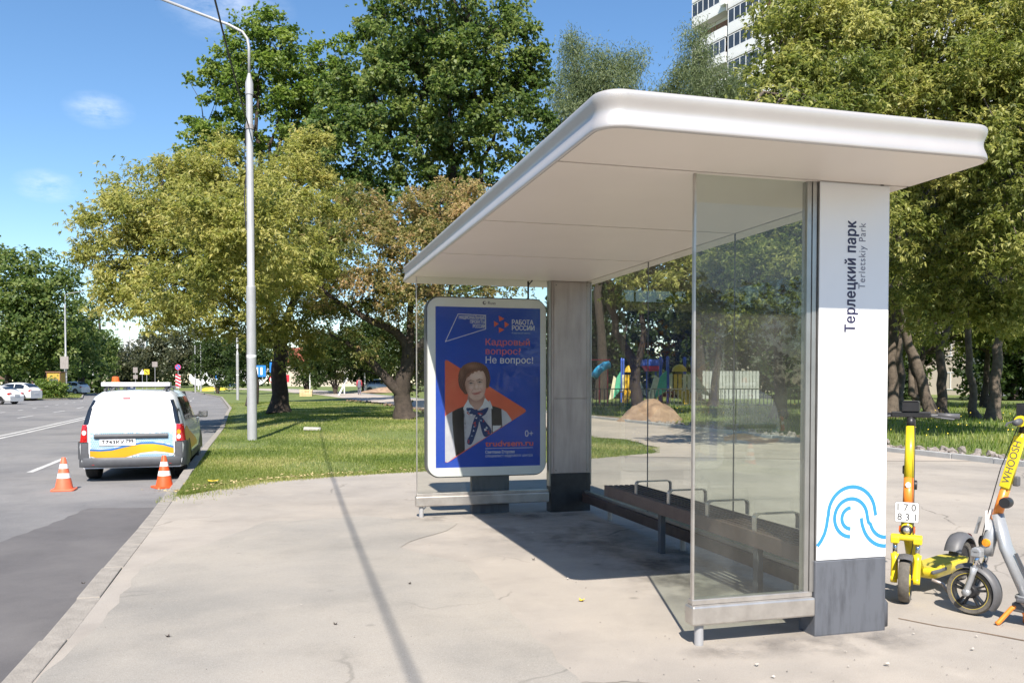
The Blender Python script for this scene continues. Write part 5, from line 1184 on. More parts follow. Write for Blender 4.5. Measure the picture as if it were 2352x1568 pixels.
# ---------------------------------------------------------------- parked and passing cars
def car(name, label, x, y, rz, paint, kind, group=None, z=ROAD_Z):
    t = thing(name, label, 'car', (x, y, z), rz, group)
    if kind == 'suv':
        Lc, bx, bz = 4.5, [0, 0.12, 0.5, 0.95, 1.7, 2.3, 3.0, 3.5, 4.1, 4.4, 4.5], [0.95, 1.08, 1.40, 1.62, 1.67, 1.64, 1.35, 1.10, 1.0, 0.85, 0.6]
        belt = 1.08; hw = 0.92; wr = 0.36; axl = (0.85, 3.55)
    else:
        Lc, bx, bz = 4.3, [0, 0.15, 0.45, 0.9, 1.5, 2.2, 2.8, 3.3, 3.9, 4.2, 4.3], [0.75, 0.95, 1.12, 1.36, 1.47, 1.44, 1.22, 0.98, 0.88, 0.75, 0.55]
        belt = 0.96; hw = 0.87; wr = 0.31; axl = (0.8, 3.4)
    rows = []
    def hwz(z, top): 
        return hw*interp(z, [0.2, 0.3, 0.55, 0.85, belt, belt+0.25, belt+0.6], [0.88, 0.97, 1.0, 0.985, 0.95, 0.86, 0.70])
    for x_, tz in zip(bx, bz):
        pl = interp(x_, [0, 0.3, 0.8, Lc-0.7, Lc-0.2, Lc], [0.86, 0.96, 1, 1, 0.90, 0.74])
        zs = [0.22, 0.30, 0.55] + [min(z_, tz-0.03) for z_ in (0.8, belt)] + [max(min(belt, tz-0.025), belt+(tz-belt)*q) if tz > belt else tz-0.02 for q in (0.45, 0.85)]
        half = [(x_, pl*hwz(z_, tz)*(1 if not (tz <= belt and i > 4) else 0.85-(i-5)*0.25), z_) for i, z_ in enumerate(zs)]
        rows.append([(x_, 0, zs[0])] + [(p[0], -p[1], p[2]) for p in half] + [(x_, 0, tz)] + [(p[0], p[1], p[2]) for p in half[::-1]] + [(x_, 0, zs[0])])
    b = MB(); b.grid(rows)
    for r in (rows[0], rows[-1]):
        h_ = len(r)//2; b.grid([[r[i] for i in range(h_+1)], [r[len(r)-1-i] for i in range(h_+1)]])
    o = b.build('body', M[paint], t, smooth=True); fix_normals(o)
    top = lambda x_: interp(x_, bx, bz)
    for s in (1, -1):
        for xa, xb in ((0.62 if kind == 'suv' else 0.75, 1.55), (1.62, 2.95 if kind == 'suv' else 2.75)):
            bb = MB(); rws = []
            for q in (0.04, 0.35, 0.6, 0.8):
                rw = []
                for k in range(7):
                    x_ = xa + (xb-xa)*k/6; z_ = belt + (top(x_)-belt)*q*0.98; z_ = max(z_, belt+0.01*q)
                    rw.append((x_, s*(hwz(z_, 0)+0.012), z_))
                rws.append(rw)
            bb.grid(rws); bb.build('side_window', M['car_glass'], t)
        bb = MB(); bb.grid([[(x_, s*(hwz(0.32, 0)+0.012), z_) for x_ in (0.4, Lc-0.5)] for z_ in (0.24, 0.40)]); bb.build('sill', M['bumper'], t)
        for x_ in axl:
            wheel(t, x_, s*(hw-0.12), wr, 0.22, s, 'alloy', spokes=7)
            bb = MB(); bb.grid([[(x_+wr*q*math.cos(R(a)), s*(hw+0.004), wr+wr*q*math.sin(R(a))) for a in range(0, 181, 15)] for q in (0.2, 1.13)]); bb.build('wheel_well', M['black'], t)
        bb = MB(); bb.box(2.75, 2.92, s*(hw+0.02), s*(hw+0.17), belt-0.02, belt+0.12); bb.build('mirror', M[paint], t, bev=0.03)
        bb = MB(); zl = 0.85 if kind == 'suv' else 0.72
        bb.box(0.02, 0.22, s*hw*0.62, s*hw*0.93, zl, zl+0.16); bb.build('tail_light', M['tail_red'], t, bev=0.03)
    for (xa, xb, q) in ((0.30 if kind == 'suv' else 0.5, 0.82, 1), (2.5, 3.25, 1)):
        bb = MB(); bb.grid([[(x_, y_*hw*0.68, top(x_)+0.012) for y_ in (-1, 0, 1)] for x_ in ls(xa, xb, 4)]); bb.build('windscreen', M['car_glass'], t)
    bb = MB(); bb.box(-0.012, 0.0, -0.26, 0.26, 0.62, 0.73); bb.build('number_plate', M['sign_white'], t)
    return t
WEST = math.pi - 0.12
car('parked_car', 'white crossover car with dark windows parked beside the trimmed bush', -43.4, 77.5, WEST, 'van_white', 'suv')
car('parked_car', 'white hatchback at the left edge of the photo, in front of the white crossover', -37.6, 64.5, WEST, 'van_white', 'hatch')
car('parked_car', 'dark grey car roof showing behind the white crossover', -47.5, 84.0, WEST, 'car_dark', 'suv')
car('parked_car', 'white car on the far side road between sign and thick lamp post', -60.5, 184, 1.9, 'van_white', 'hatch')
car('moving_car', 'dark blue car driving far down the road just above the van roof', -77, 172, 2.2, 'car_blue', 'hatch')
car('parked_car', 'silver car half hidden behind the walking woman', -17.0, 100, -0.4, 'car_silver', 'suv', z=0.25)
car('parked_car', 'pale van-like car behind the trees right of the island lamp', -55.2, 110, 2.9, 'van_white', 'suv', z=0)

# ---------------------------------------------------------------- people
def person(label, loc, rz, shirt, legs, H=1.7, stride=0.0):
    t = thing('person', label, 'person', loc, rz)
    k = H/1.7
    def skin(name, V, E_, rad, m, parent):
        me = bpy.data.meshes.new(name); me.from_pydata([Vector(v)*k for v in V], E_, [])
        o = link(name, me, m, parent)
        o.modifiers.new('skin', 'SKIN'); me.skin_vertices[0]
        for i, r_ in enumerate(rad): me.skin_vertices[0].data[i].radius = (r_*k, r_*k)
        me.skin_vertices[0].data[0].use_root = True
        o.modifiers.new('sub', 'SUBSURF').levels = 1; o.modifiers['sub'].render_levels = 1
        return o
    s = stride
    V = [(0, 0, 0.92), (0, 0, 1.15), (0, 0, 1.36), (0, 0, 1.47), (0.01, 0, 1.56), (0.01, 0, 1.66),
         (0, 0.09, 0.88), (s*0.5, 0.09, 0.48), (s, 0.09, 0.07), (s+0.13, 0.10, 0.035), (0, -0.09, 0.88), (-s*0.3, -0.09, 0.48), (-s, -0.09, 0.10), (-s+0.11, -0.10, 0.05),
         (0, 0.18, 1.38), (-0.03-s*0.2, 0.23, 1.12), (0.06-s*0.3, 0.23, 0.88), (0.09-s*0.3, 0.23, 0.80), (0, -0.18, 1.38), (-0.03+s*0.2, -0.23, 1.12), (0.08+s*0.3, -0.23, 0.88), (0.11+s*0.3, -0.23, 0.80)]
    E_ = [(0, 1), (1, 2), (2, 3), (3, 4), (4, 5), (0, 6), (6, 7), (7, 8), (8, 9), (0, 10), (10, 11), (11, 12), (12, 13), (2, 14), (14, 15), (15, 16), (16, 17), (2, 18), (18, 19), (19, 20), (20, 21)]
    rad = [0.13, 0.12, 0.13, 0.055, 0.09, 0.085, 0.085, 0.055, 0.04, 0.035, 0.085, 0.055, 0.04, 0.035, 0.06, 0.042, 0.032, 0.034, 0.06, 0.042, 0.032, 0.034]
    skin('body', V, E_, rad, M['skin'], t)
    skin('jacket', [V[i] for i in (0, 1, 2, 14, 15, 16, 18, 19, 20)], [(0, 1), (1, 2), (2, 3), (3, 4), (4, 5), (2, 6), (6, 7), (7, 8)], [0.155, 0.145, 0.15, 0.082, 0.058, 0.048, 0.082, 0.058, 0.048], M[shirt], t)
    skin('trousers', [V[i] for i in (0, 6, 7, 8, 10, 11, 12)], [(0, 1), (1, 2), (2, 3), (0, 4), (4, 5), (5, 6)], [0.15, 0.105, 0.075, 0.06, 0.105, 0.075, 0.06], M[legs], t)
    b = MB(); b.lathe([(0.0, 1.715*k), (0.06*k, 1.70*k), (0.098*k, 1.64*k), (0.10*k, 1.57*k), (0.06*k, 1.50*k)], 14, c=(-0.018, 0, 0)); b.build('hair', M['hair'], t, smooth=True)
    return t
pw = person('woman walking away along the sandy path, red sleeves, dark vest', (-15.1, 84, hz(-15.1, 84)), 1.75, 'cloth_red', 'cloth_grey', 1.72, 0.24)
b = MB(); b.lathe([(0.16, 0.75), (0.175, 0.95), (0.165, 1.15), (0.17, 1.36), (0.10, 1.45)], 14); b.build('vest', M['cloth_grey'], pw, smooth=True)
person('person in a white top behind the white crossover, left of two', (-45.9, 81.3, -0.03), 1.0, 'cloth_white', 'cloth_dark')
person('person in a dark top behind the white crossover, right of two', (-45.0, 81.6, -0.03), 2.2, 'cloth_grey', 'cloth_dark')

# ---------------------------------------------------------------- apartment building
A0 = Vector((21.9, 101.0)); DIR = Vector((0.48, -0.877)).normalized()
bld = thing('apartment_building', 'tall white panel apartment block with balconies rising behind the trees', 'building', (A0.x, A0.y, 0), math.atan2(DIR.y, DIR.x))
SH = 2.85; NS = 19; BL = 72.0
b = MB(); b.box(0, BL, 0, 14, -0.3, SH*NS+1.0); b.build('wall', M['facade'], bld)
b = MB(); b.box(-0.3, BL+0.3, -0.3, 14.3, SH*NS+1.0, SH*NS+1.6); b.build('roof', M['facade'], bld)
b = MB(); b.box(0.4, BL-0.4, -0.06, -0.001, 0.0, 6.0); b.build('plinth', M['facade_beige'], bld)
b = MB()
for k in range(NS): b.box(0.02, BL-0.02, -0.012, -0.001, k*SH-0.02, k*SH+0.02)
for k in range(1, 12): b.box(k*6-0.02, k*6+0.02, -0.013, -0.0015, 6.1, NS*SH)
o = b.build('panel_joint', M['concrete'], bld); o['kind'] = 'stuff'
win_me = pane_me = None
def window_at(x, z, w, h):
    global win_me, pane_me
    if win_me is None:
        bb = MB(); T = 0.07
        bb.box(-w/2, w/2, -0.10, -0.002, 0, T); bb.box(-w/2, w/2, -0.10, -0.002, h-T, h)
        for q in (-w/2, -w/6, w/6, w/2-T): bb.box(q, q+T, -0.098, -0.002, T, h-T)
        f = bb.build('window', M['window_frame'], bld); win_me = f.data
        bb = MB(); bb.box(-w/2+T, w/2-T, -0.05, -0.002, T, h-T); p = bb.build('window_pane', M['window_glass'], f); pane_me = p.data
    else:
        f = bpy.data.objects.new('window', win_me); COL.objects.link(f); f.parent = bld
        p = bpy.data.objects.new('window_pane', pane_me); COL.objects.link(p); p.parent = f
    f.location = (x, 0, z)
balc = {}
def balcony_at(x, z, glazed):
    key = glazed
    if key not in balc:
        bb = MB(); w = 5.6; d = 1.15
        bb.box(-w/2, w/2, -d, -0.003, 0.0, 0.14); bb.box(-w/2, w/2, -d, -d+0.07, 0.141, 1.15); bb.box(-w/2, -w/2+0.09, -d+0.071, -0.003, 0.141, 1.15); bb.box(w/2-0.09, w/2, -d+0.071, -0.003, 0.141, 1.15)
        f = bb.build('balcony', M['facade'], bld)
        bb = MB(); bb.box(-w/2+0.1, w/2-0.1, -0.02, -0.004, 0.15, 2.4); inn = bb.build('recess', M['balcony_brown'], f)
        parts = [inn]
        if glazed:
            bb = MB()
            for q in ls(-w/2, w/2-0.09, 7): bb.box(q, q+0.09, -d, -d+0.06, 1.151, 2.68)
            bb.box(-w/2, w/2, -d-0.004, -d+0.064, 1.151, 1.22); bb.box(-w/2, w/2, -d-0.004, -d+0.064, 2.62, 2.70)
            parts.append(bb.build('balcony_frame', M['window_frame'], f))
            bb = MB(); bb.box(-w/2+0.02, w/2-0.02, -d+0.025, -d+0.035, 1.16, 2.66); parts.append(bb.build('balcony_glazing', M['window_glass'], f))
        bb = MB()
        for q in ls(-w/2+0.1, w/2-0.1, 36): bb.box(q-0.02, q+0.02, -d-0.012, -d-0.001, 0.16, 1.14)
        o = bb.build('corrugation', M['facade'], f); o['kind'] = 'stuff'; parts.append(o)
        balc[key] = (f, parts)
    else:
        f0, parts = balc[key]
        f = f0.copy(); COL.objects.link(f)
        for p in parts:
            c = p.copy(); COL.objects.link(c); c.parent = f
    f.location = (x, 0, z)
rb_ = random.Random(11)
for k in range(NS):
    for j in range(12):
        x = 3 + j*6; z = k*SH
        vis = (k >= 7) or (j in (3, 4, 5, 6) and k < 4)
        if j > 6 and k > 15: vis = False
        if not vis: continue
        if j % 3 == 2: window_at(x, z+0.9, 3.4, 1.5)
        else: balcony_at(x, z+0.02, rb_.random() < 0.7)
b = MB(); b.box(5.4, 6.2, -1.60, -1.20, SH*15+0.5, SH*15+1.15); b.build('air_conditioner', M['sign_white'], bld, bev=0.03)

far_b = thing('apartment_building', 'pale distant apartment block just visible between far trees above the van', 'building', (-147, 330, 0), 0.3)
b = MB(); b.box(-3.5, 4.5, 0, 8, 0, 18.5); b.build('wall', M['facade'], far_b)
b = MB()
for k in range(5):
    for q in ls(-2, 3, 3): b.box(q-0.7, q+0.7, -0.1, -0.01, 2+k*3.2, 3.6+k*3.2)
b.build('window_rows', M['window_glass'], far_b)
shop = thing('shop_building', 'low red-roofed shop glimpsed through foliage behind the no-stopping sign', 'building', (-52, 195, 0), 0.1)
b = MB(); b.box(0, 16, 0, 10, 0, 6.0); b.build('wall', M['facade_beige'], shop)
b = MB(); b.box(-1, 17, -0.8, 11, 6.01, 9.5); b.build('roof', M['roof_red'], shop)
hut = thing('wooden_hut', 'brown hut with pitched roof at the left edge behind cars', 'hut', (-59.9, 92, 0), 0.1)
b = MB(); b.box(-3, 2.0, 0, 4, 0, 2.0); b.build('wall', M['hut'], hut)
b = MB(); b.prism([(-3.6, 1.9), (2.7, 1.9), (-0.4, 4.0)], -0.4, 4.4, 'y'); b.build('roof', M['hut'], hut)
kio = thing('yellow_kiosk', 'small yellow kiosk half behind the trimmed bush', 'kiosk', (-50.2, 93, 0), 0.1)
b = MB(); b.box(-0.7, 0.7, 0, 1.4, 0, 2.6); b.build('wall', M['kiosk'], kio, bev=0.05)
b = MB(); b.box(-0.8, 0.8, -0.1, 1.5, 2.61, 2.72); b.build('roof', M['balcony_brown'], kio)
b = MB(); b.box(-0.5, 0.5, -0.03, -0.002, 1.1, 1.9); b.build('window', M['window_glass'], kio)
for xx in (-0.73, 0.66):
    b = MB(); b.box(xx, xx+0.07, -0.05, 0.05, 0, 2.59); b.build('corner_post', M['balcony_brown'], kio)

# ---------------------------------------------------------------- playground behind the glass
def play_tower(label, p, s=1.0, rz=0.0):
    t = thing('play_tower', label, 'play equipment', (p.x, p.y, 0.2), rz, 'play towers in the playground')
    for x_ in (-0.7, 0.7):
        for y_ in (-0.6, 0.6):
            b = MB(); b.lathe([(0.09, 0), (0.09, 2.55*s), (0.11, 2.6*s), (0.06, 2.72*s), (0, 2.74*s)], 12, c=(x_, y_, 0)); b.build('post', M['play_blue'], t, smooth=True)
    b = MB(); b.box(-0.8, 0.8, -0.7, 0.7, 0.72, 0.80); b.build('platform', M['bench'], t)
    b = MB(); b.prism([(-1.5, 0.35), (-0.78, 0.85), (-0.78, 1.95), (-1.15, 1.6)], -0.68, -0.60, 'y'); b.build('side_panel', M['play_green'], t)
    b = MB(); b.prism([(0.78, 0.82), (1.7, 0.55), (1.55, 0.85), (0.85, 1.75)], -0.68, -0.60, 'y'); b.build('side_panel', M['play_cream'], t)
    b = MB(); b.prism([(-1.9, 0.3), (-1.5, 0.35), (-1.2, 1.55), (-1.45, 1.7)], -0.72, -0.66, 'y'); b.build('side_panel', M['play_cream'], t)
    b = MB(); b.grid([[(x_, -0.6-1.6*q, 0.85-0.75*q+(0.25 if abs(x_) > 0.3 else 0)) for x_ in (-0.34, -0.3, 0.3, 0.34)] for q in ls(0, 1, 6)]); b.build('slide', M['play_yellow'], t)
    for k in range(5):
        b = MB(); b.box(-0.62+k*0.26, -0.44+k*0.26, -0.67, -0.63, 0.82, 1.75); b.build('slat', M['play_yellow'] if 0 < k < 3 else M['play_cream'], t)
    b = MB(); b.lathe([(0.42, 1.9), (0.36, 2.1), (0.2, 2.25), (0, 2.3)], 14, c=(0, -0.5, 0)); b.build('roof', M['play_yellow'], t, smooth=True)
    return t
play_tower('colourful play tower with blue posts, green panel and yellow slide', at(1553, 880, 47), 1.0, 0.15)
play_tower('yellow and cream play tower half behind the forked trunk', at(1446, 880, 50), 1.0, -0.3).scale = (0.6, 0.6, 1.0)
t = thing('play_boat', 'red and blue boat-shaped play house on posts between two towers', 'play equipment', (at(1496, 880, 49).x, 49, 0.2))
b = MB(); b.prism([(-0.5, 2.25), (-0.3, 1.95), (0.3, 1.95), (0.5, 2.25)], -0.5, 0.5, 'y'); b.build('hull', M['play_red'], t)
b = MB(); b.prism([(-0.55, 2.26), (0.55, 2.26), (0.58, 2.62), (-0.58, 2.62)], -0.55, 0.55, 'y'); b.build('cabin', M['play_blue'], t)
for x_ in (-0.25, 0.25):
    b = MB(); b.box(x_-0.05, x_+0.05, -0.05, 0.05, 0, 1.94); b.build('post', M['play_blue'], t)
t = thing('tube_slide', 'bright blue tube slide at the left side of the playground', 'play equipment', (at(1382, 880, 46).x, 46, 0.2))
b = MB(); b.tube([(0.40, 0, 2.25), (0.15, -0.1, 2.2), (-0.2, -0.2, 1.95), (-0.45, -0.3, 1.6)], 0.22, 14); b.build('tube', M['play_cyan'], t, smooth=True)
for x_ in (0.35, -0.1):
    b = MB(); b.box(x_-0.03, x_+0.03, 0.22, 0.28, 0, 2.3); b.build('post', M['play_red'], t)
b = MB(); b.box(-0.6, 0.5, 0.2, 0.28, 2.50, 2.56); b.build('top_rail', M['play_red'], t)
fen = thing('slat_fence', 'white slatted fence at the back of the playground', 'fence', (at(1613, 880, 52).x, 52, 0.2))
b = MB(); b.box(0, 3.5, 0, 0.06, 0.55, 0.62); b.box(0, 3.5, 0, 0.06, 1.75, 1.82); b.build('rail', M['fence_white'], fen)
slm = None
for k in range(17):
    if slm is None: b = MB(); b.box(0, 0.17, -0.025, -0.002, 0.3, 2.0); o = b.build('slat', M['fence_white'], fen); slm = o.data
    else: o = bpy.data.objects.new('slat', slm); COL.objects.link(o); o.parent = fen
    o.location = (0.02+k*0.205, 0, 0)
fd = thing('low_fence', 'low dark railing along the front of the playground', 'fence', (at(1330, 900, 43).x, 43, 0.2), 0.0)
for z in (0.15, 0.95):
    b = MB(); b.box(0, 13, -0.02, 0.02, z, z+0.05); b.build('rail', M['fence_dark'], fd)
pm_ = None
for k in range(66):
    if pm_ is None: b = MB(); b.box(-0.02, 0.02, -0.018, 0.018, 0, 0.94); o = b.build('picket', M['fence_dark'], fd); pm_ = o.data
    else: o = bpy.data.objects.new('picket', pm_); COL.objects.link(o); o.parent = fd
    o.location = (0.1+k*0.197, 0.045, 0)

# ---------------------------------------------------------------- heaps, slabs, planks, small things on the ground
def heap(name, label, cat, x, y, r, h, m, seed, sx=1.0):
    rnd = np.random.default_rng(seed); n = 30; rows = []
    ph = rnd.uniform(0, 6.28, 6)
    for q in ls(0, 1, 14):
        row = []
        for k in range(n+1):
            a = 2*math.pi*k/n
            rr = r*q*(1+0.10*math.sin(3*a+ph[0])+0.07*math.sin(5*a+ph[1]))
            z = h*(1-q**1.35)*(1-0.22*math.sin(2*a+ph[2])*q) + 0.10*h*math.sin(4*a+11*q+ph[5])*q*(1-q)*2 + 0.05*math.sin(9*a+7*q+ph[3])*q*(1-q)*2*h + 0.06*h*math.sin(14*a+19*q+ph[4])*(1-q)*q*2
            row.append((x+rr*sx*math.cos(a), y+rr*math.sin(a), hz(x, y)+z-0.03))
        row[-1] = row[0]; rows.append(row)
    b = MB(); b.grid(rows); return tag(b.build(name, M[m], smooth=True), label, cat)
hp = at(1497, 968, 31.5)
heap('sand_heap', 'heap of brown sand and soil behind the shelter glass', 'sand heap', hp.x, 31.5, 1.18, 0.86, 'sand', 4, 1.1)
heap('soil_heap', 'low heap of soil on the far path beside the walking woman', 'soil heap', -13.5, 92, 2.4, 0.6, 'sand', 8, 1.4)
b = MB(); b.box(-0.24, 0.24, -0.22, 0.22, -0.05, 0.025); o = b.build('concrete_slab', M['concrete'], bev=0.015); o.location = (-5.72, 24.3, hz(-5.72, 24.3)+0.03); o.rotation_euler = (0, 0.04, 0.2); tag(o, 'flat concrete slab lying in the grass near the street lamp', 'slab')
t = thing('plank_stack', 'stack of fresh yellow planks beside the sandy path', 'plank stack', (-21.1, 87, hz(-21.1, 87)), 0.15)
pk = None
for k in range(5):
    for j in range(3):
        if pk is None: b = MB(); b.box(-0.62, 0.62, -0.14, 0.14, 0, 0.11); o = b.build('plank', M['plank'], t); pk = o.data
        else: o = bpy.data.objects.new('plank', pk); COL.objects.link(o); o.parent = t
        o.location = (random.uniform(-.04, .04), j*0.3, k*0.145)
    
b = MB(); b.tube([(-17.6, 86, 0.1), (-16.7, 86.6, 2.1)], 0.09, 10); tag(b.build('leaning_pipe', M['white_post']), 'white pipe leaning at an angle beside the sandy path', 'pipe')
for i, (px, d) in enumerate(((712, 93), (791, 91), (838, 96), (1180, 88))):
    p = at(px, 880, d); b = MB(); b.tube([(p.x, d, 0.1), (p.x, d, 2.6)], 0.07, 8)
    tag(b.build('white_post', M['white_post']), ('slim white post behind the plank stack', 'slim white post among the dark shrubs left of the walking woman', 'slim white post behind the walking woman', 'slim white post hidden behind the advertising display')[i], 'post', 'slim white posts behind the path') if i < 3 else bpy.data.objects.remove(b.build('white_post', M['white_post']))
rnd = random.Random(21)
peb_me = []
for k in range(4):
    b = MB(); 
    ico = [(rnd.uniform(-1, 1), rnd.uniform(-1, 1), rnd.uniform(-0.5, 0.7)) for _ in range(14)]
    import bmesh
    bm_ = bmesh.new(); [bm_.verts.new(Vector(v).normalized()*rnd.uniform(0.7, 1.0)) for v in ico]; bmesh.ops.convex_hull(bm_, input=bm_.verts)
    bmesh.ops.delete(bm_, geom=[v for v in bm_.verts if not v.link_faces], context='VERTS')
    me = bpy.data.meshes.new('pebble'); bm_.to_mesh(me); bm_.free(); me.materials.append(M['pebble']); peb_me.append(me)
spots = [(1.28, 4.40, .016), (1.31, 4.22, .013), (1.96, 4.40, .018), (1.75, 4.38, .008), (0.93, 4.18, .008), (1.83, 4.62, .007), (2.55, 4.66, .014), (3.05, 4.75, .016), (2.36, 4.95, .010), (-0.62, 3.95, .012),
         (0.42, 6.35, .012), (-1.4, 5.6, .008), (-3.6, 5.0, .011), (3.4, 5.05, .014), (2.7, 4.9, .009), (0.2, 8.3, .012), (0.6, 7.6, .012), (-0.4, 7.2, .007)]
for i, (x, y, s) in enumerate(spots):
    o = bpy.data.objects.new('pebble', peb_me[i % 4]); COL.objects.link(o); o.location = (x, y, 0.005+s*0.5); o.scale = (s, s*0.8, s*0.7); o.rotation_euler = (0, 0, rnd.uniform(0, 6)); tag(o, 'small pale pebble lying loose on the pavement', 'pebble', 'loose pebbles on the pavement')
# fallen bits on the pavement
bits = [(0.47, 5.72, .03, 'cone'), (-1.08, 5.15, .018, 'd'), (-3.15, 6.2, .02, 'd'), (0.18, 7.05, .02, 'd'), (-0.75, 6.2, .02, 'd'), (-2.0, 4.9, .02, 'd'), (-4.35, 12.3, .12, 'y')]
for x, y, s, k in bits:
    b = MB(); a = rnd.uniform(0, 6)
    P = [(s*math.cos(a+q)*(1 if i % 2 else 0.45), s*math.sin(a+q)*(1 if i % 2 else 0.45), 0.008+(0.012 if i % 2 else 0)) for i, q in enumerate(np.linspace(0, 6.283, 9)[:-1])]
    b.poly([(x+p[0], y+p[1], p[2] + (0.05 if k == 'y' else 0)) for p in P])
    m_, lab, g_ = {'cone': ('sign_yellow', 'small green-yellow leaf lying in front of the shelter shadow', None), 'd': ('bark', 'small dark scrap of dead leaf on the pavement', 'dark leaf scraps on the pavement'), 'y': ('sign_yellow', 'big yellow leaf lying on the grass corner by the kerb', None)}[k]
    o = tag(b.build('fallen_leaf', M[m_]), lab, 'leaf', g_)
# rubble thrown up along the far kerb
def rubble(name, n, fn, m, s0, s1, seed):
    rnd = np.random.default_rng(seed); b = MB(); base = peb_me[seed % 4]
    bv = [v.co.copy() for v in base.vertices]; bf = [tuple(p.vertices) for p in base.polygons]
    for i in range(n):
        x, y, z = fn(rnd); s = s0 + (s1-s0)*rnd.random()**5
        rot = Matrix.Rotation(rnd.uniform(0, 6.28), 3, Vector(rnd.normal(size=3)).normalized())
        b._add([Vector((x, y, z)) + (rot @ (v*s)) for v in bv], bf)
    o = b.build(name, M[m]); o['kind'] = 'stuff'; tag(o, 'broken stones and clods thrown along the far kerb', 'rubble'); return o
def along(rnd):
    y = rnd.uniform(8, 30); u = 14.8 + abs(rnd.normal())*0.5; x = kx(y)+u; return x, y, hz(x, y)+0.06
rubble('rubble', 1100, along, 'stone', 0.012, 0.13, 2)
def along2(rnd):
    y = rnd.uniform(26, 60); x = pave_left(y) - rnd.uniform(0, 2.6); return x, y, hz(x, y)+0.02
rubble('clods', 350, along2, 'soil', 0.03, 0.14, 3)['label'] = 'dry clods of earth scattered beside the sandy path'

# fine grit scattered over the pavement and in the gutter
rng_ = np.random.default_rng(44); n_ = 1500
yy_ = 3.4/(1-rng_.random(n_)*0.72); xx_ = np.array([rng_.uniform(max(kx(v)-0.9, -0.62*v), min(0.62*v, kx(v)+14.4)) for v in yy_])
zz_ = np.array([ROAD_Z if x < kx(v)-0.16 else 0.004 for x, v in zip(xx_, yy_)])
VV_ = []; FF_ = []
for x, y, z in zip(xx_, yy_, zz_):
    s_ = 0.002 + 0.005*rng_.random()**5; a = rng_.uniform(0, 6.28); k = len(VV_)
    VV_ += [(x+s_*math.cos(a+q), y+s_*math.sin(a+q), z) for q in (0, 2.1, 4.2)] + [(x, y, z+s_*0.9)]
    FF_ += [(k, k+1, k+3), (k+1, k+2, k+3), (k+2, k, k+3)]
me_ = bpy.data.meshes.new('grit'); me_.from_pydata(VV_, [], FF_); o = link('grit', me_, M['grit']); o['kind'] = 'stuff'; tag(o, 'fine grit scattered over the pavement', 'grit')

# ---------------------------------------------------------------- trees
def quads_mesh(name, V, tint, m, parent, tri=False):
    """Leaves: V is (n, k, 3) corner positions, tint one number per leaf."""
    n, k, _ = V.shape
    me = bpy.data.meshes.new(name)
    me.vertices.add(n*k); me.vertices.foreach_set('co', V.astype(np.float32).ravel())
    me.loops.add(n*k); me.loops.foreach_set('vertex_index', np.arange(n*k, dtype=np.int32))
    me.polygons.add(n); me.polygons.foreach_set('loop_start', np.arange(0, n*k, k, dtype=np.int32))
    try: me.polygons.foreach_set('loop_total', np.full(n, k, dtype=np.int32))
    except Exception: pass
    at_ = me.attributes.new('tint', 'FLOAT', 'POINT'); at_.data.foreach_set('value', np.repeat(np.clip(tint, 0, 1), k).astype(np.float32))
    me.update(calc_edges=True); me.validate()
    return link(name, me, m, parent)

def unit(v): return v/np.maximum(1e-9, np.linalg.norm(v, axis=-1, keepdims=True))

def leaves(rng, P, out, l, w, droop, up, tint, m, name, parent, spray=1):
    """Folded diamond leaves at points P; 'out' points away from the crown."""
    tipd = None
    if spray > 1:                                    # several leaflets fan out from one twig tip
        tipd = np.repeat(unit(rng.normal(size=P.shape)*0.6 + out*0.9 + np.array([0, 0, -droop*0.45])), spray, 0)
        P = np.repeat(P, spray, 0); out = np.repeat(out, spray, 0); tint = np.repeat(tint, spray) + rng.normal(0, 0.06, len(P))
    n = len(P)
    nrm = unit(rng.normal(size=(n, 3))*0.75 + out*0.55 + np.array([0, 0, up]))
    d = rng.normal(size=(n, 3)) + np.array([0, 0, -droop]) + out*0.6
    if tipd is not None: d = rng.normal(size=(n, 3))*0.6 + tipd*0.9 + np.array([0, 0, -droop*0.5])
    d = unit(d - nrm*(d*nrm).sum(1, keepdims=True))
    s = np.cross(nrm, d)
    L_ = (l*rng.uniform(0.65, 1.25, n))[:, None]; W = (w*rng.uniform(0.7, 1.2, n))[:, None]
    fold = nrm*W*0.18
    if tipd is not None: P = P + d*L_*0.55
    V = np.stack([P - d*L_*0.5, P + s*W*0.5 + fold - d*L_*0.05, P + d*L_*0.5 - nrm*L_*0.10, P - s*W*0.5 + fold - d*L_*0.05], 1)
    return quads_mesh(name, V, tint, m, parent)

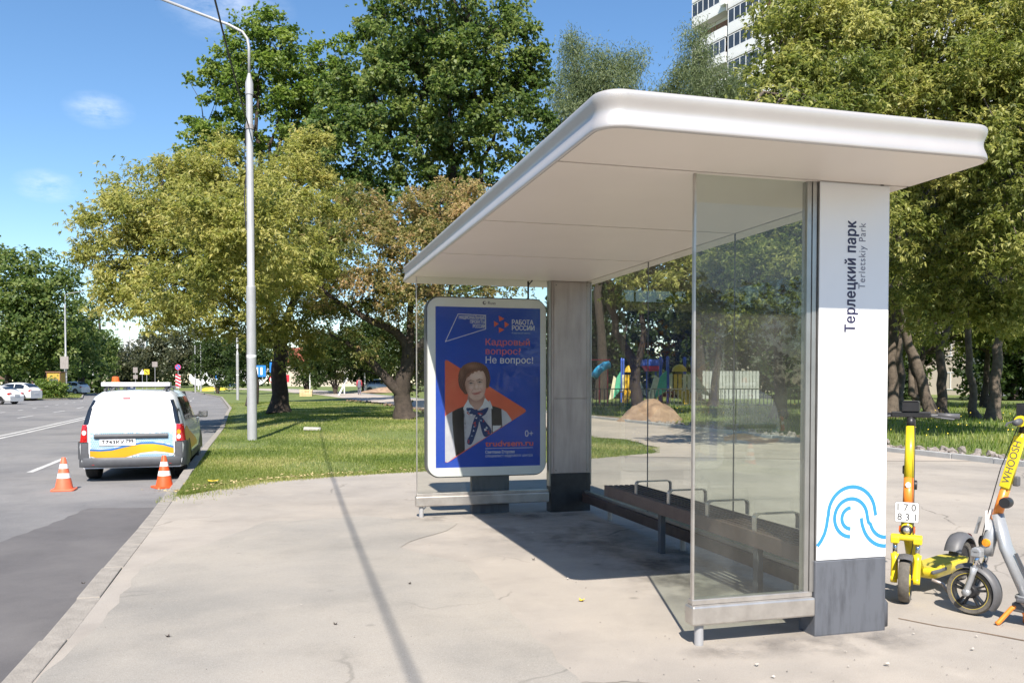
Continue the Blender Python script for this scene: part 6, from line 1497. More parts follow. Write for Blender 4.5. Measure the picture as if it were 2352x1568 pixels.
def tree(label, base, limbs, blobs, m, cat='tree', name='tree', leaf=(0.2, 0.15), cov=0.9, droop=0.5, up=0.5, tint=(0.35, 0.22), r0=0.22, bark='bark', seed=1, group=None, clump=0.30, twigs=True, dense=0.5, flat=0.7, kind_crown='crown', spray=1):
    """base: ground point; limbs: list of (points, start radius, end radius) of trunk and boughs; blobs: (centre, radius[, tint shift])."""
    rng = np.random.default_rng(seed)
    t = thing(name, label, cat, tuple(base), 0, group)
    bs = np.array(base)
    tb = MB(); axis = []
    for pts, ra, rb in limbs:
        pts = [Vector(p) - Vector(base) for p in pts]; k = len(pts)
        fine = []
        for i in range(k-1):
            for q in range(4):
                f = q/4; p = pts[i].lerp(pts[i+1], f); j = 0.035*(pts[i+1]-pts[i]).length if (i or q) else 0
                fine.append(p + Vector(rng.normal(size=3))*j*0.6)
        fine.append(pts[-1]); nn = len(fine)
        rr = [ra + (rb-ra)*i/(nn-1) for i in range(nn)]
        if pts[0].z < 0.3: rr[0] *= 1.55; rr[1] *= 1.12
        tb.tube(fine, rr, 10, cap=False); axis += [np.array(p) for p in fine[nn//4:]]
    axis = np.array(axis)
    P = []; O = []; T = []; ends = []
    for bl in blobs:
        c = np.array(bl[0]) - bs; r = bl[1]; ts = bl[2] if len(bl) > 2 else 0.0
        nl = int(cov*4*math.pi*r*r/(leaf[0]*leaf[1]*0.5)/spray)
        nc = max(6, int(r*r*4.0+6))
        dirs = unit(rng.normal(size=(nc, 3)) + np.array([0, -0.10, 0.18]))
        rad = r*(0.55 + 0.47*rng.random(nc)**0.6)
        cc = c + dirs*rad[:, None]*np.array([1, 1, 0.92])
        wts = rng.uniform(0.4, 1.6, nc); wts /= wts.sum()
        rc = clump*(0.55 + 0.35*r)*rng.uniform(0.7, 1.25, nc)
        ct = rng.normal(0, tint[1]*0.8, nc)
        for i in range(nc):
            k = int(nl*wts[i]*(1-dense*0.25))
            g = rng.normal(size=(k, 3))*rc[i]*np.array([1, 1, flat])
            P.append(cc[i]+g); O.append(np.repeat(dirs[i][None], k, 0)); T.append(tint[0]+ts+ct[i]+rng.normal(0, tint[1], k))
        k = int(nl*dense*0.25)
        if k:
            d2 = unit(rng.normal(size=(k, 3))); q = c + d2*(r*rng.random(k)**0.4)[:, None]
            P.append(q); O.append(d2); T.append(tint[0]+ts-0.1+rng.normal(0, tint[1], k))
        if twigs:
            for i in range(0, nc, 2): ends.append(cc[i])
    P = np.concatenate(P); O = np.concatenate(O); T = np.concatenate(T)
    if twigs and len(axis):
        for e in ends[:120]:
            dz = axis - e; cost = (dz**2).sum(1) + np.maximum(0, axis[:, 2]-e[2]+0.4)*6
            a = axis[np.argmin(cost)]; ln = np.linalg.norm(e-a)
            mid = (a+e)/2 + rng.normal(size=3)*ln*0.08 + np.array([0, 0, 0.06*ln])
            tb.tube([a, mid, e], [min(0.07, 0.012+0.010*ln), 0.010+0.005*ln, 0.008], 5, cap=False)
    o = tb.build('trunk', M[bark], t, smooth=True)
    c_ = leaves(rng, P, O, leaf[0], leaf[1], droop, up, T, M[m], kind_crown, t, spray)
    return t

def B(px, py, d, r, ts=0.0): return (at(px, py, d), r, ts)
def G(px, d, y=None): 
    p = at(px, 900, d); return (p.x, d, hz(p.x, d)-0.05)
A = lambda px, py, d: tuple(at(px, py, d))

# the big maple in the middle
g = G(1010, 43)
tree('tall dark green maple filling the middle of the sky behind the shelter roof', g,
     [([g, A(1005, 720, 43), A(1010, 560, 43)], 0.34, 0.24), ([A(1008, 640, 43), A(930, 420, 43), A(880, 250, 43)], 0.18, 0.05), ([A(1010, 560, 43), A(1040, 360, 43), A(1020, 120, 42)], 0.20, 0.05),
      ([A(1010, 600, 43), A(1100, 420, 43), A(1150, 230, 43)], 0.18, 0.05), ([A(1015, 500, 43), A(960, 330, 43), A(970, 150, 43)], 0.14, 0.04), ([A(1030, 450, 43), A(1090, 250, 43), A(1080, 60, 43)], 0.12, 0.03)],
     [B(990, 60, 42, 3.4), B(1060, 40, 44, 3.2), B(1150, 140, 43, 2.4), B(1190, 210, 43, 1.6), B(880, 140, 43, 1.9), B(860, 240, 42, 2.0), B(950, 200, 42, 2.6), B(1080, 200, 41, 2.8), B(1180, 300, 43, 2.0), B(820, 310, 42, 1.9), B(770, 260, 43, 1.2),
      B(900, 340, 41, 2.3), B(1000, 330, 43, 2.2), B(1110, 340, 42, 2.0), B(840, 420, 41, 1.8), B(930, 460, 41, 1.9), B(1020, 470, 43, 1.7), B(1110, 440, 42, 1.6), B(850, 510, 41, 1.3), B(950, 560, 42, 1.4), B(1190, 90, 43, 1.5), B(800, 370, 41, 1.4), B(900, 100, 43, 1.6), B(840, 40, 43, 1.2), B(790, 200, 43, 1.3), B(760, 320, 43, 1.4), B(830, 170, 43, 1.3), B(730, 400, 42, 1.3), B(780, 440, 41, 1.3), B(960, 130, 44, 1.8), B(1040, 270, 44, 1.9), B(920, 260, 44, 1.8), B(1130, 230, 44, 1.7), B(1020, 400, 44, 1.6), B(1230, 160, 43, 0.9), B(1230, 270, 43, 1.0)],
     'leaf_maple', leaf=(0.20, 0.17), cov=0.85, droop=0.9, up=0.8, tint=(0.45, 0.22), seed=11, clump=0.20, dense=0.22, spray=3)
g = G(578, 52)
tree('bright green maple standing behind the street lamp, its top above the yellow-green tree', g,
     [([g, A(580, 700, 52), A(600, 560, 52), A(606, 420, 52)], 0.26, 0.2), ([A(606, 440, 52), A(650, 300, 52), A(690, 180, 52)], 0.16, 0.04), ([A(606, 430, 52), A(590, 260, 52), A(600, 110, 52)], 0.16, 0.04), ([A(603, 470, 52), A(520, 340, 52), A(470, 300, 52)], 0.12, 0.03), ([A(606, 420, 52), A(640, 250, 52), A(640, 120, 52)], 0.12, 0.03)],
     [B(605, 95, 52, 1.9), B(560, 150, 52, 2.0), B(660, 130, 51, 2.1), B(720, 190, 52, 1.9), B(600, 220, 51, 2.4), B(520, 170, 52, 1.4), B(470, 190, 52, 1.0), B(690, 270, 51, 2.0), B(520, 270, 52, 1.8), B(760, 150, 53, 1.4), B(760, 260, 52, 1.6), B(450, 310, 52, 1.2), B(500, 340, 51, 1.6), B(570, 340, 53, 1.4), B(680, 380, 52, 1.2), B(430, 350, 52, 0.7), B(740, 330, 52, 1.3), B(600, 60, 52, 1.0), B(790, 110, 53, 1.0), B(640, 190, 53, 1.6), B(560, 230, 53, 1.6), B(720, 330, 53, 1.4), B(640, 330, 53, 1.3), B(780, 200, 53, 1.3)],
     'leaf_linden', leaf=(0.22, 0.18), cov=0.9, droop=0.8, up=0.8, tint=(0.55, 0.24), seed=12, clump=0.22, dense=0.2, spray=3)
g = G(641, 35.5)
tree('spreading yellow-green ash with a dark upright trunk on the lawn', g,
     [([g, A(640, 860, 35.51), A(644, 780, 35.07)], 0.36, 0.27), ([A(644, 790, 35.07), A(600, 640, 32.91), A(540, 480, 31.18)], 0.17, 0.04), ([A(644, 780, 35.07), A(690, 620, 32.91), A(660, 460, 32.04)], 0.18, 0.04), ([A(640, 800, 34.64), A(520, 690, 30.31), A(380, 590, 28.58)], 0.14, 0.03), ([A(560, 700, 32.04), A(420, 560, 29.44), A(330, 520, 28.58)], 0.09, 0.02)],
     [B(300, 540, 28.58, 1.73), B(390, 480, 29.44, 1.91), B(240, 570, 27.71, 0.95), B(300, 640, 27.71, 1.04), B(460, 430, 30.31, 1.56), B(540, 430, 31.18, 1.73), B(620, 470, 31.18, 1.91), B(690, 400, 32.91, 1.39), B(720, 350, 32.91, 1.04), B(480, 560, 29.44, 2.08), B(400, 610, 28.58, 1.65), B(580, 590, 29.44, 2.08), B(680, 560, 31.18, 1.91), B(740, 480, 32.91, 1.39), B(330, 690, 26.85, 0.78), B(270, 690, 26.85, 0.69), B(480, 680, 28.58, 1.39), B(570, 710, 28.58, 1.39), B(660, 680, 30.31, 1.56), B(620, 780, 31.18, 0.78), B(710, 770, 32.04, 0.95), B(440, 735, 27.71, 0.69), B(540, 765, 30.31, 0.69), B(745, 660, 32.04, 1.21), B(370, 400, 30.31, 0.69), B(200, 560, 27.71, 0.43), B(690, 830, 32.04, 0.43), B(380, 730, 26.85, 0.61), B(360, 720, 25.98, 0.69), B(430, 650, 24.25, 0.87), B(520, 600, 23.38, 1.04), B(600, 560, 23.38, 1.04), B(640, 640, 25.11, 0.95), B(560, 520, 24.25, 1.13), B(700, 600, 25.98, 0.95), B(470, 520, 23.38, 0.95), B(660, 500, 25.11, 1.04)],
     'leaf_ash', leaf=(0.155, 0.05), cov=1.0, droop=1.3, up=0.7, tint=(0.58, 0.2), seed=13, clump=0.25, dense=0.35, flat=0.75, spray=5)
g = G(932, 28.5)
tree('leaning old tree with dark twisted trunk and tan turning leaves left of the shelter', g,
     [([g, A(922, 900, 28.50), A(936, 840, 28.50), A(938, 790, 28.50)], 0.32, 0.20), ([A(928, 920, 28.50), A(870, 850, 28.33), A(820, 800, 28.06), A(760, 770, 28.06)], 0.19, 0.05), ([A(938, 800, 28.50), A(910, 760, 28.33), A(840, 730, 28.06), A(770, 690, 28.06), A(710, 640, 28.06)], 0.17, 0.04), ([A(938, 790, 28.50), A(945, 690, 28.94), A(930, 560, 28.94)], 0.15, 0.04), ([A(938, 830, 28.50), A(985, 770, 28.94), A(1030, 680, 28.94), A(1050, 560, 28.94)], 0.15, 0.04), ([A(945, 700, 28.94), A(1000, 560, 28.94), A(1010, 470, 28.94)], 0.09, 0.03)],
     [B(860, 560, 28.06, 1.14, 0.1), B(930, 510, 28.06, 1.05, 0.2), B(1010, 480, 28.94, 0.96, 0.25), B(1070, 520, 28.94, 1.14, 0.2), B(830, 470, 28.94, 0.70, 0.1), B(900, 620, 27.19, 1.32, 0.15), B(980, 600, 28.06, 1.14, 0.15), B(790, 590, 28.06, 0.96), B(1040, 640, 28.06, 1.05), B(930, 690, 27.63, 0.96, 0.1), B(850, 660, 28.06, 0.79, -0.25), B(760, 740, 28.06, 0.79, -0.1), B(980, 710, 28.06, 0.79), B(830, 780, 27.63, 0.61, -0.2), B(890, 800, 28.94, 0.70, -0.25), B(1000, 810, 29.82, 0.88, -0.25), B(800, 830, 28.94, 0.70, -0.3), B(1090, 450, 28.94, 0.70, 0.3), B(960, 860, 30.26, 0.70, -0.3), B(740, 560, 28.94, 0.88, -0.2), B(1120, 600, 28.94, 0.88), B(1080, 740, 28.94, 0.88, -0.2), B(1160, 680, 28.94, 0.88, -0.1)],
     'leaf_tan', leaf=(0.125, 0.046), cov=0.85, droop=1.1, up=0.7, tint=(0.30, 0.22), seed=14, clump=0.26, dense=0.25, spray=5)
# box elders at the right
RT = [('box elder with a thick trunk leaning left behind the yellow scooter', (2139, 29.5), [(2139, 956), (2110, 850), (2070, 740), (2030, 620)], 0.21,
       [(1800, 200, 26, 1.2), (1860, 110, 26, 1.5), (1765, 205, 27, 0.9), (1900, 210, 25, 1.6), (1780, 30, 27, 0.7), (1800, 100, 26, 0.8), (1960, 120, 26, 1.7), (1830, 290, 25, 1.3), (1930, 320, 25, 1.3), (1700, 290, 27, 1.0), (1880, 20, 27, 1.4), (1960, 20, 27, 1.5), (2020, 240, 26, 1.5), (2060, 520, 27, 1.1), (1990, 420, 27, 1.2), (1740, 390, 22.5, 1.3), (1850, 400, 23, 1.4), (1790, 320, 24, 1.4), (1950, 420, 23, 1.4), (1650, 420, 23.5, 1.1)], 21),
      ('box elder with a forked trunk in the middle of the right-hand trees', (2166, 30.5), [(2166, 946), (2163, 860), (2160, 800), (2205, 660), (2230, 480)], 0.18,
       [(2050, 80, 27, 1.7), (2110, 180, 26, 1.6), (2140, 60, 27, 1.6), (2030, 330, 26, 1.2), (2120, 310, 26, 1.4), (2180, 250, 26, 1.4), (2200, 420, 26, 1.2), (2110, 450, 27, 1.2), (2180, 560, 27, 1.1), (2090, -20, 27, 1.4), (2170, 670, 28, 0.9), (2100, 620, 28, 1.0), (2130, 740, 29, 0.8), (2080, 690, 29, 0.9), (2210, 620, 28, 0.9)], 22),
      ('slim dark box elder leaning slightly left between paler trunks', (2243, 29.5), [(2243, 956), (2228, 850), (2222, 720), (2240, 520)], 0.14,
       [(2220, 120, 26, 1.5), (2260, 20, 26, 1.6), (2280, 200, 25, 1.5), (2240, 320, 25, 1.2), (2260, 480, 26, 1.1), (2250, 610, 26, 0.9), (2210, 520, 27, 0.9), (2230, 700, 28, 0.8), (2270, 720, 28, 0.7)], 23),
      ('straight box elder with sunlit pale bark at the right edge', (2281, 28.5), [(2281, 956), (2288, 850), (2296, 740), (2300, 520)], 0.20,
       [(2340, 90, 26, 1.8), (2350, 230, 25, 1.6), (2330, 380, 25, 1.3), (2360, 520, 25, 1.3), (2320, 620, 26, 1.0), (2400, 350, 26, 1.9), (2420, 150, 26, 1.9), (2440, 560, 26, 1.5), (2380, 700, 27, 1.1), (2330, 20, 26, 1.6), (2290, 690, 28, 0.8), (2330, 730, 28, 0.8)], 24)]
for lab, (px, d), tr, r_, bl, sd in RT:
    g = G(px, d); pts = [g] + [A(x, y, d) for x, y in tr[1:]]
    limbs = [(pts, r_, r_*0.5), ([pts[-2], A(tr[-1][0]-60, 420, d*0.85), A(tr[-1][0]-110, 180, d*0.74)], r_*0.45, 0.03), ([pts[-1], A(tr[-1][0]+20, 330, d*0.85), A(tr[-1][0]+40, 80, d*0.74)], r_*0.45, 0.03)]
    if sd == 21: limbs += [([pts[2], A(1960, 430, 24), A(1850, 230, 20), A(1800, 120, 20)], 0.13, 0.03), ([A(2139, 940, 29.5), A(2096, 900, 29.6), A(2080, 760, 30)], 0.15, 0.07)]
    if sd == 22: limbs += [([A(2160, 810, 30.5), A(2140, 720, 30.5), A(2135, 600, 30)], 0.11, 0.04)]
    tree(lab, g, limbs, [B(q[0], q[1], q[2]*0.74, q[3]*0.74) for q in bl], 'leaf_olive', leaf=(0.13, 0.045), cov=0.85, droop=1.3, up=0.7, tint=(0.55, 0.22), seed=sd, bark='bark_pale', clump=0.25, dense=0.22, spray=5)
for lab, px, d, r_, bl, sd in (('dark slim tree just right of the white pillar', 2068, 33, 0.17, [(2080, 690, 33, 1.0), (2050, 620, 33, 1.1), (2100, 760, 34, 0.9), (2060, 480, 32, 1.1), (2130, 420, 32, 1.2)], 31),
                               ('pale trunk half hidden by the right edge of the white pillar', 2046, 30, 0.20, [(2040, 560, 30, 1.2), (2000, 640, 30, 1.2), (2070, 400, 29, 1.2)], 32),
                               ('tree beyond the right edge of the photo over the silver scooter', 2420, 25, 0.22, [(2400, 640, 24, 1.2), (2460, 420, 24, 1.8), (2380, 120, 24, 1.4), (2480, 180, 24, 2.0)], 33)):
    g = G(px, d); tree(lab, g, [([g, A(px+2, 780, d), A(px-4, 560, d), A(px-10, 420, d)], r_, r_*0.35)], [B(*q) for q in bl], 'leaf_olive', leaf=(0.14, 0.05), cov=0.8, droop=1.2, up=0.7, tint=(0.45, 0.2), seed=sd, bark='bark_pale', clump=0.25, spray=5)
# shady trees further back on the right
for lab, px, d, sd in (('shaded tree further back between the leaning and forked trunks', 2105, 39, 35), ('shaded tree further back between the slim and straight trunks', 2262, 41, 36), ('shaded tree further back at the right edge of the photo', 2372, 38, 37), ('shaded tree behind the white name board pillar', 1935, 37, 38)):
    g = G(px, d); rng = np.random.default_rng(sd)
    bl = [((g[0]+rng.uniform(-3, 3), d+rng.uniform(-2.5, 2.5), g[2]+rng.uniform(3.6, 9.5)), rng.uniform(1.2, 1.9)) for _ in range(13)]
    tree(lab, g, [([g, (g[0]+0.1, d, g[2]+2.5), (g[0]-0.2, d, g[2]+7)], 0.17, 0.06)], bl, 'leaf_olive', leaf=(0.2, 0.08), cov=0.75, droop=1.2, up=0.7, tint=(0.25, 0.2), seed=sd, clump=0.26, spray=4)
# willows behind the roof
for lab, px, d, bl, sd in (('feathery grey-green willow above the near roof corner', 1380, 56, [(1350, 170, 56, 1.7), (1400, 210, 55, 2.0), (1310, 220, 56, 1.4), (1440, 260, 55, 1.8), (1330, 290, 55, 1.8), (1310, 110, 56, 0.9), (1400, 300, 55, 2.0), (1470, 330, 55, 1.6), (1450, 160, 56, 1.2), (1300, 350, 55, 1.5)], 41),
                           ('feathery willow left of the apartment block', 1600, 54, [(1600, 150, 54, 1.3), (1580, 210, 54, 1.5), (1640, 220, 53, 1.7), (1550, 260, 54, 1.3), (1620, 300, 53, 2.0), (1680, 280, 53, 1.5), (1600, 90, 54, 0.8), (1540, 330, 54, 1.4), (1690, 200, 54, 1.0)], 42)):
    g = G(px, d); tree(lab, g, [([g, A(px, 600, d), A(px+5, 400, d), A(px, 220, d)], 0.32, 0.08), ([A(px, 500, d), A(px+50, 330, d), A(px+55, 240, d)], 0.14, 0.03), ([A(px, 480, d), A(px-50, 320, d), A(px-50, 220, d)], 0.12, 0.03)],
                       [B(*q) for q in bl], 'leaf_willow', leaf=(0.26, 0.05), cov=0.95, droop=1.8, up=0.2, tint=(0.5, 0.25), seed=sd, clump=0.4, dense=0.5, flat=1.1)
# trees behind the glass wall
for lab, px, d, tr, bl, sd, tn in (
    ('dark forked tree standing behind the shelter glass by the sand heap', 1470, 34, [(1462, 900), (1455, 830), (1415, 760), (1395, 640)], [(1400, 600, 33, 1.1), (1450, 640, 32, 1.1), (1500, 600, 33, 1.2), (1380, 560, 34, 1.0), (1550, 640, 32, 1.0), (1430, 520, 34, 1.2), (1520, 520, 34, 1.3), (1580, 560, 33, 1.2), (1400, 440, 36, 2.3), (1500, 410, 36, 2.4), (1450, 360, 37, 1.8)], 51, 0.5),
    ('tree with a bright leafy crown behind the glass near the white pillar', 1790, 30, [(1792, 900), (1788, 820), (1780, 700)], [(1760, 620, 29, 1.1), (1820, 660, 28, 1.1), (1740, 700, 29, 0.9), (1840, 740, 28, 0.8), (1700, 580, 30, 1.1), (1800, 560, 29, 1.2), (1850, 590, 28, 1.1), (1850, 820, 29, 0.5), (1660, 620, 31, 0.9), (1800, 450, 30, 1.8), (1880, 480, 30, 1.8), (1720, 480, 31, 1.6), (1860, 370, 30, 1.7)], 52, 0.45),
    ('shaded tree behind the glass between the play tower and white fence', 1640, 42, [(1640, 900), (1650, 820), (1660, 700)], [(1600, 640, 42, 1.5), (1660, 680, 41, 1.5), (1720, 660, 42, 1.5), (1620, 740, 42, 1.2), (1560, 700, 43, 1.3), (1700, 760, 42, 1.0), (1600, 430, 40, 2.6), (1700, 450, 40, 2.4), (1650, 540, 40, 2.0), (1560, 520, 41, 1.8)], 53, 0.2)):
    g = G(px, d); pts = [g] + [A(x, y, d) for x, y in tr]
    limbs = [(pts, 0.27, 0.10)]
    if sd == 51: limbs.append(([A(1458, 870, 34), A(1480, 760, 34), A(1470, 640, 34)], 0.17, 0.06))
    tree(lab, g, limbs, [B(*q) for q in bl], 'leaf_olive', leaf=(0.18, 0.06), cov=0.8, droop=1.2, up=0.7, tint=(tn, 0.22), seed=sd, clump=0.25, spray=5)
# dark belt behind the playground
belt = [(1330, 66, 5.0), (1430, 60, 4.4), (1530, 66, 5.0), (1640, 62, 4.6), (1740, 66, 5.0), (1840, 60, 4.4), (1950, 56, 4.2), (2060, 58, 4.6), (2330, 54, 4.4), (2440, 58, 4.6)]
where = ['behind the far pillar', 'behind the forked tree', 'above the middle play tower', 'left of the near glass edge', 'behind the white slatted fence', 'behind the bright leafy crown', 'hidden behind the white name board', 'just right of the white pillar', 'behind the sunlit pale trunk', 'beyond the right edge of the photo']
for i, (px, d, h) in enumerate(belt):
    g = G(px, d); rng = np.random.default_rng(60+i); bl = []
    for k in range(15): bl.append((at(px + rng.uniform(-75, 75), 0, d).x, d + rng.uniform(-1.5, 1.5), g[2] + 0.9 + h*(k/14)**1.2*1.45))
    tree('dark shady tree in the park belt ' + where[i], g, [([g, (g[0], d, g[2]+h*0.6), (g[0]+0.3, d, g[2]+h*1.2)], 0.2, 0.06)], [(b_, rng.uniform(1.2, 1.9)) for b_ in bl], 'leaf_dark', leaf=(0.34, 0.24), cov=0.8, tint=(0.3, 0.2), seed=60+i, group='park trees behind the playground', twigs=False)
# shrubs and trees under the ash crown, beyond the sandy path
mid = [(500, 118, 3.0, 5.5), (575, 108, 2.6, 5.0), (705, 100, 2.8, 5.2), (770, 92, 2.7, 5.0), (835, 100, 3.0, 6.0), (900, 96, 2.8, 5.5), (985, 92, 2.8, 5.5), (1075, 90, 2.8, 5.5), (1170, 88, 2.8, 6.0), (1260, 84, 2.8, 6.0)]
mw = ['left of the no-stopping sign', 'just left of the street lamp pole', 'right of the dark ash trunk', 'above the plank stack', 'above the walking woman', 'behind the leaning old tree', 'behind the left glass edge', 'behind the display poster', 'behind the display right side', 'behind the far pillar top']
for i, (px, d, r_, h) in enumerate(mid):
    g = G(px, d); rng = np.random.default_rng(80+i)
    bl = [((g[0]+rng.uniform(-2.6, 2.6), d+rng.uniform(-2, 2), g[2]+1.6+h*rng.uniform(0.05, 1.0)), rng.uniform(0.45, 0.75)*r_) for _ in range(9)]
    limbs = [([g, (g[0]+a*0.6, d, g[2]+2.0), (g[0]+a*1.6, d, g[2]+4.5)], 0.11, 0.03) for a in (-1, -0.5, 0, 0.4, 1)]
    tree('many-stemmed dark green bush tree ' + mw[i], g, limbs, bl, 'leaf_dark', leaf=(0.36, 0.22), cov=0.8, tint=(0.45, 0.25), seed=80+i, group='bushy trees beyond the sandy path', twigs=False)
# far left: tall limes beside the car park
for lab, px, d, bl, sd in (('tall green lime tree at the left edge of the photo', 20, 104, [(20, 650, 104, 4.2), (-30, 720, 104, 4.5), (60, 700, 103, 3.6), (20, 760, 103, 4.0), (70, 790, 103, 3.0), (-20, 610, 105, 3.0), (10, 820, 102, 2.8)], 91),
                           ('tall green lime tree between the island lamp and the left edge', 112, 106, [(100, 620, 106, 2.8), (130, 680, 105, 2.8), (90, 700, 105, 3.2), (140, 750, 105, 2.8), (110, 780, 104, 3.2), (80, 820, 104, 2.2), (150, 820, 105, 2.0), (160, 640, 106, 1.5)], 92),
                           ('lower green lime tree just right of the island lamp', 185, 116, [(185, 720, 116, 2.2), (170, 770, 116, 2.6), (205, 790, 115, 2.4), (190, 830, 115, 2.0), (200, 745, 116, 1.6)], 93),
                           ('rounded green lime tree right of the second lamp on the left', 230, 150, [(232, 790, 150, 3.0), (225, 830, 150, 3.0), (245, 840, 149, 2.2), (215, 780, 151, 2.2), (248, 800, 150, 1.6)], 94)):
    g = G(px, d); g = (g[0], d, -0.05)
    tree(lab, g, [([g, A(px, 780, d), A(px+2, 680, d)], 0.4, 0.12)], [B(*q) for q in bl], 'leaf_maple', leaf=(0.45, 0.34), cov=0.9, droop=0.7, tint=(0.5, 0.25), seed=sd, clump=0.3, twigs=False, bark='bark')
# end of the road
for lab, px, d, bl, m_, lf, sd in (('tall haze-grey tree mass right of the road end, left part', 350, 185, [(345, 800, 185, 3.6), (370, 780, 185, 3.4), (360, 830, 184, 4.0), (395, 800, 184, 3.6), (335, 845, 184, 2.6)], 'leaf_far_haze', (0.6, 0.45), 101),
                               ('tall haze-grey tree mass right of the road end, right part', 450, 178, [(430, 790, 178, 3.8), (460, 780, 178, 3.4), (480, 820, 177, 4.0), (430, 835, 177, 4.0), (505, 840, 177, 3.0), (400, 850, 177, 2.6)], 'leaf_far_haze', (0.6, 0.45), 102),
                               ('small round haze-grey tree left of the two spruces', 262, 190, [(262, 820, 190, 2.6), (258, 845, 190, 2.8), (275, 850, 189, 2.4)], 'leaf_far_haze', (0.6, 0.45), 103),
                               ('haze-grey tree filling the gap right of the spruces', 318, 192, [(318, 830, 192, 2.4), (312, 850, 191, 2.8), (328, 850, 191, 2.4)], 'leaf_far_haze', (0.6, 0.45), 104),
                               ('dark tree above the far white car', 545, 190, [(540, 800, 190, 4), (560, 830, 189, 4), (520, 840, 189, 3.6), (590, 800, 190, 4), (600, 840, 190, 3.6)], 'leaf_dark', (0.6, 0.45), 105)):
    g = G(px, d); g = (g[0], d, -0.2)
    tree(lab, g, [([g, A(px, 840, d), A(px, 800, d)], 0.4, 0.15)], [B(*q) for q in bl], m_, leaf=lf, cov=0.9, tint=(0.5, 0.25), seed=sd, twigs=False)
for lab, px, top, sd in (('tall narrow spruce at the road end, right of the pair', 299, 772, 111), ('narrow spruce at the road end, left of the pair', 283, 778, 112)):
    d = 196; g = G(px, d); g = (g[0], d, -0.2); H = at(px, top, d).z
    tree(lab, g, [([g, (g[0], d, H*0.6), (g[0], d, H)], 0.25, 0.04)], [((g[0], d, 1.5+(H-1.8)*q), 1.75*(1-q)+0.2) for q in np.linspace(0.05, 1, 9)], 'leaf_spruce', name='spruce_tree', leaf=(0.6, 0.3), cov=0.9, droop=1.0, tint=(0.5, 0.25), seed=sd, twigs=False)
g = G(112, 82); g = (at(112, 900, 82).x, 82, -0.05)
tree('rounded trimmed green bush on the grass island beside the white crossover', g, [([g, (g[0], 82, 0.5), (g[0], 82, 0.9)], 0.06, 0.03)], [((g[0]+x, 82+y, 0.95+z), 0.75) for x, y, z in ((-0.7, 0, 0), (0, 0, 0.25), (0.7, 0, 0.05), (0.3, -0.4, 0), (-0.3, -0.4, 0.1), (1.1, 0.2, -0.2))], 'leaf_linden', cat='bush', name='bush', leaf=(0.22, 0.18), cov=1.1, tint=(0.5, 0.25), seed=120, twigs=False)
# roadside trees on the far side, left of the frame, whose shade reaches the carriageway
g = (-28.5, 21.5, -0.05)
tree('roadside tree left of the photo whose shade falls across the road', g, [([g, (-28.3, 21.5, 3), (-27.8, 21.5, 6)], 0.3, 0.12), ([(-28.3, 21.5, 3), (-26.0, 21.5, 6), (-23.5, 21.7, 7.5)], 0.14, 0.04)], [((-26.5+x, 21.5+y, 7+z), r_) for x, y, z, r_ in ((0, 0, 1, 2.4), (2.2, 0.4, 0.5, 1.7), (4.0, 0.2, 0.6, 1.2), (-2, 0, 1, 2.4), (0.5, -2, 1.5, 1.6), (1.5, 1.5, 2.6, 1.4))], 'leaf_linden', leaf=(0.3, 0.24), cov=0.8, tint=(0.45, 0.25), seed=131)

# ---------------------------------------------------------------- woods that read as one mass: far down the road, plus unseen rows added for reflections
def treeline(label, pts, h, seed, leaf=(0.9, 0.6), per=150):
    rng = np.random.default_rng(seed); Pp = []; Oo = []
    for (x, y) in pts:
        for k in range(6):
            c = np.array([x+rng.uniform(-3.5, 3.5), y+rng.uniform(-2.5, 2.5), 0.8+h*rng.uniform(0.0, 1.0)]); d = unit(rng.normal(size=(per, 3)))
            Pp.append(c + d*(rng.uniform(1.8, 3.2)*rng.random(per)**0.4)[:, None]); Oo.append(d)
    Pp = np.concatenate(Pp); Oo = np.concatenate(Oo); Pp[:, 2] = np.maximum(Pp[:, 2], 0.1)
    o = leaves(rng, Pp, Oo, leaf[0], leaf[1], 0.6, 0.6, 0.45+rng.normal(0, 0.25, len(Pp)), M['leaf_dark'], 'treeline', None)
    o['kind'] = 'stuff'; tag(o, label, 'woods')
treeline('dark line of woods far beyond the end of the road', [(x, 232+0.05*x) for x in range(-175, 60, 6)], 8.5, 301, (1.1, 0.8))
treeline('dark line of trees beyond the car park on the left', [(x, 128-0.1*x*0) for x in range(-130, -62, 5)], 7.5, 302)
treeline('unseen row of trees across the road, added for reflections', [(-36-0.12*abs(y), y) for y in range(-40, 62, 6)], 9.5, 303)  # unseen trees, added so the roof trim and glass mirror less bright sky
treeline('unseen row of trees behind the viewer, added for reflections', [(x, -46) for x in range(-34, 60, 6)], 8.0, 304)  # out of view, added for the panes and poster glass to reflect

# ---------------------------------------------------------------- grass
def blades(name, label, n, fn, h0, h1, w, m, seed, tint=(0.45, 0.22)):
    rng = np.random.default_rng(seed)
    X = np.array([fn(rng) for _ in range(n)])
    base = X[:, :3]; s = X[:, 3]
    h = rng.uniform(h0, h1, n)*s; a = rng.uniform(0, 2*math.pi, n)
    lean = np.stack([np.cos(a), np.sin(a), np.zeros(n)], 1)*(h*rng.uniform(0.1, 0.7, n))[:, None]
    side = np.stack([np.cos(a+1.3), np.sin(a+1.3), np.zeros(n)], 1)*(w*np.maximum(1, base[:, 1]/14)*s)[:, None]
    tip = base + lean + np.array([0, 0, 1])*h[:, None]
    V = np.stack([base-side, base+side, tip], 1)
    patch = 0.22*np.sin(base[:, 0]*1.3+np.sin(base[:, 1]*0.9)*1.5) + 0.18*np.sin(base[:, 1]*1.9+base[:, 0]*0.7)
    o = quads_mesh(name, V, tint[0]+patch+rng.normal(0, tint[1], n), M[m], None)
    o['kind'] = 'stuff'; tag(o, label, 'grass'); return o
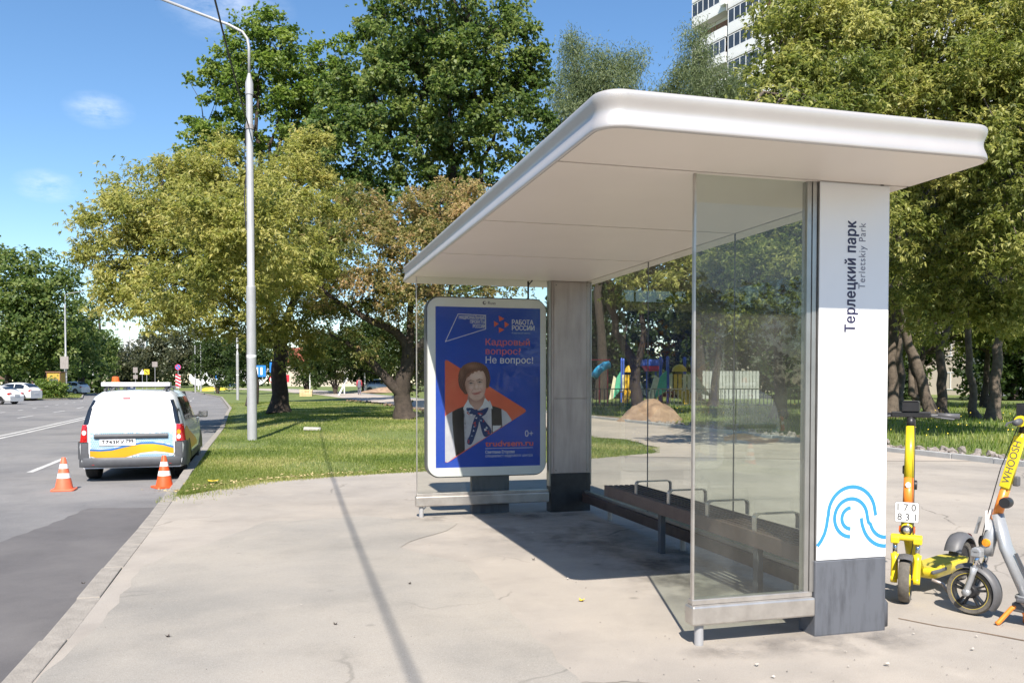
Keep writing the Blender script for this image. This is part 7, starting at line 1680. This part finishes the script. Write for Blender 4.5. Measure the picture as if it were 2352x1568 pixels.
def lawn_pt(rng):
    while True:
        y = 11.2/(1-rng.random()*0.82); y = min(y, 62)
        x0 = kx(y)+0.02; x1 = pave_left(y) + (0.10 if y < 24 else -0.3)
        x = rng.uniform(x0, x1)
        if y > 26 and pave_left(y)-x < 2.4 and rng.random() < 0.75: continue
        # worn spots
        wv = math.sin(x*0.9+1.3)*math.sin(y*0.8+x*0.3)
        if wv > 0.55 and rng.random() < 0.8*min(1, (wv-0.55)*5): continue
        return (x, y, hz(x, y)-0.015, 1.0)
blades('grass', 'short sunlit lawn grass between the kerb and the pavement', 210000, lawn_pt, 0.022, 0.056, 0.0055, 'blade', 201)
def edge_pt(rng):
    y = rng.uniform(11.2, 16); x = pave_left(y) + abs(rng.normal())*0.16
    if y < 11.7: x = kx(y) + rng.uniform(0.0, 0.75)*rng.random() + 0.05; y -= rng.random()**3*0.9
    return (x, y, 0.0, rng.uniform(0.5, 1.0))
blades('grass_fringe', 'ragged grass creeping over the edge of the pavement', 7000, edge_pt, 0.03, 0.07, 0.005, 'blade', 202, (0.6, 0.25))
def weed_pt(rng):
    while True:
        y = 7/(1-rng.random()*0.86); y = min(y, 48)
        u = 15.6 + rng.random()**1.2*(6+0.5*y); x = kx(y)+u
        return (x, y, hz(x, y)-0.02, rng.uniform(0.5, 1.25)*(1 if u > 16.2 else 0.5))
blades('tall_grass', 'tall bright weeds and grass under the right-hand trees', 90000, weed_pt, 0.06, 0.20, 0.009, 'blade_tall', 203)
def left_pt(rng):
    y = rng.uniform(80, 112); x = lx(y) - 0.3 - rng.random()*9; return (x, y, -0.03, 1.0)
blades('island_grass', 'short grass on the island beyond the parked cars', 16000, left_pt, 0.06, 0.14, 0.012, 'blade', 204)
rng = np.random.default_rng(205); n = 190
y = rng.uniform(17, 36, n); u = 16.6+rng.random(n)*8; x = np.array([kx(v) for v in y])+u
z = np.array([hz(a, b_) for a, b_ in zip(x, y)]) + rng.uniform(0.16, 0.36, n)
Cn = np.stack([x, y, z], 1); s = 0.016
V = np.stack([Cn+np.array(q)*s for q in ((-1, 0, -0.6), (0, -0.6, -0.6), (1, 0, 0.2), (0, 0.4, 0.7))], 1)
o = quads_mesh('dandelions', V, np.full(n, 0.5), M['flower'], None); o['kind'] = 'stuff'; tag(o, 'yellow wildflowers dotted in the tall weeds', 'wildflowers')
rng = np.random.default_rng(206); n = 900
y = rng.uniform(11.3, 15.5, n); x = np.array([pave_left(v) for v in y]) - np.abs(rng.normal(size=n))*0.28+0.05
C = np.stack([x, y, np.full(n, 0.012)+rng.random(n)*0.03], 1); a = rng.uniform(0, 6.28, n); s = rng.uniform(0.012, 0.035, n)
d1 = np.stack([np.cos(a), np.sin(a), rng.normal(0, .3, n)], 1)*s[:, None]; d2 = np.stack([-np.sin(a), np.cos(a), rng.normal(0, .3, n)], 1)*(s*0.5)[:, None]
o = quads_mesh('leaf_litter', np.stack([C-d1, C-d2, C+d1, C+d2], 1), np.full(n, 0.5), M['dry_leaf'], None); o['kind'] = 'stuff'; tag(o, 'dry fallen leaf bits along the lawn edge', 'leaf litter')
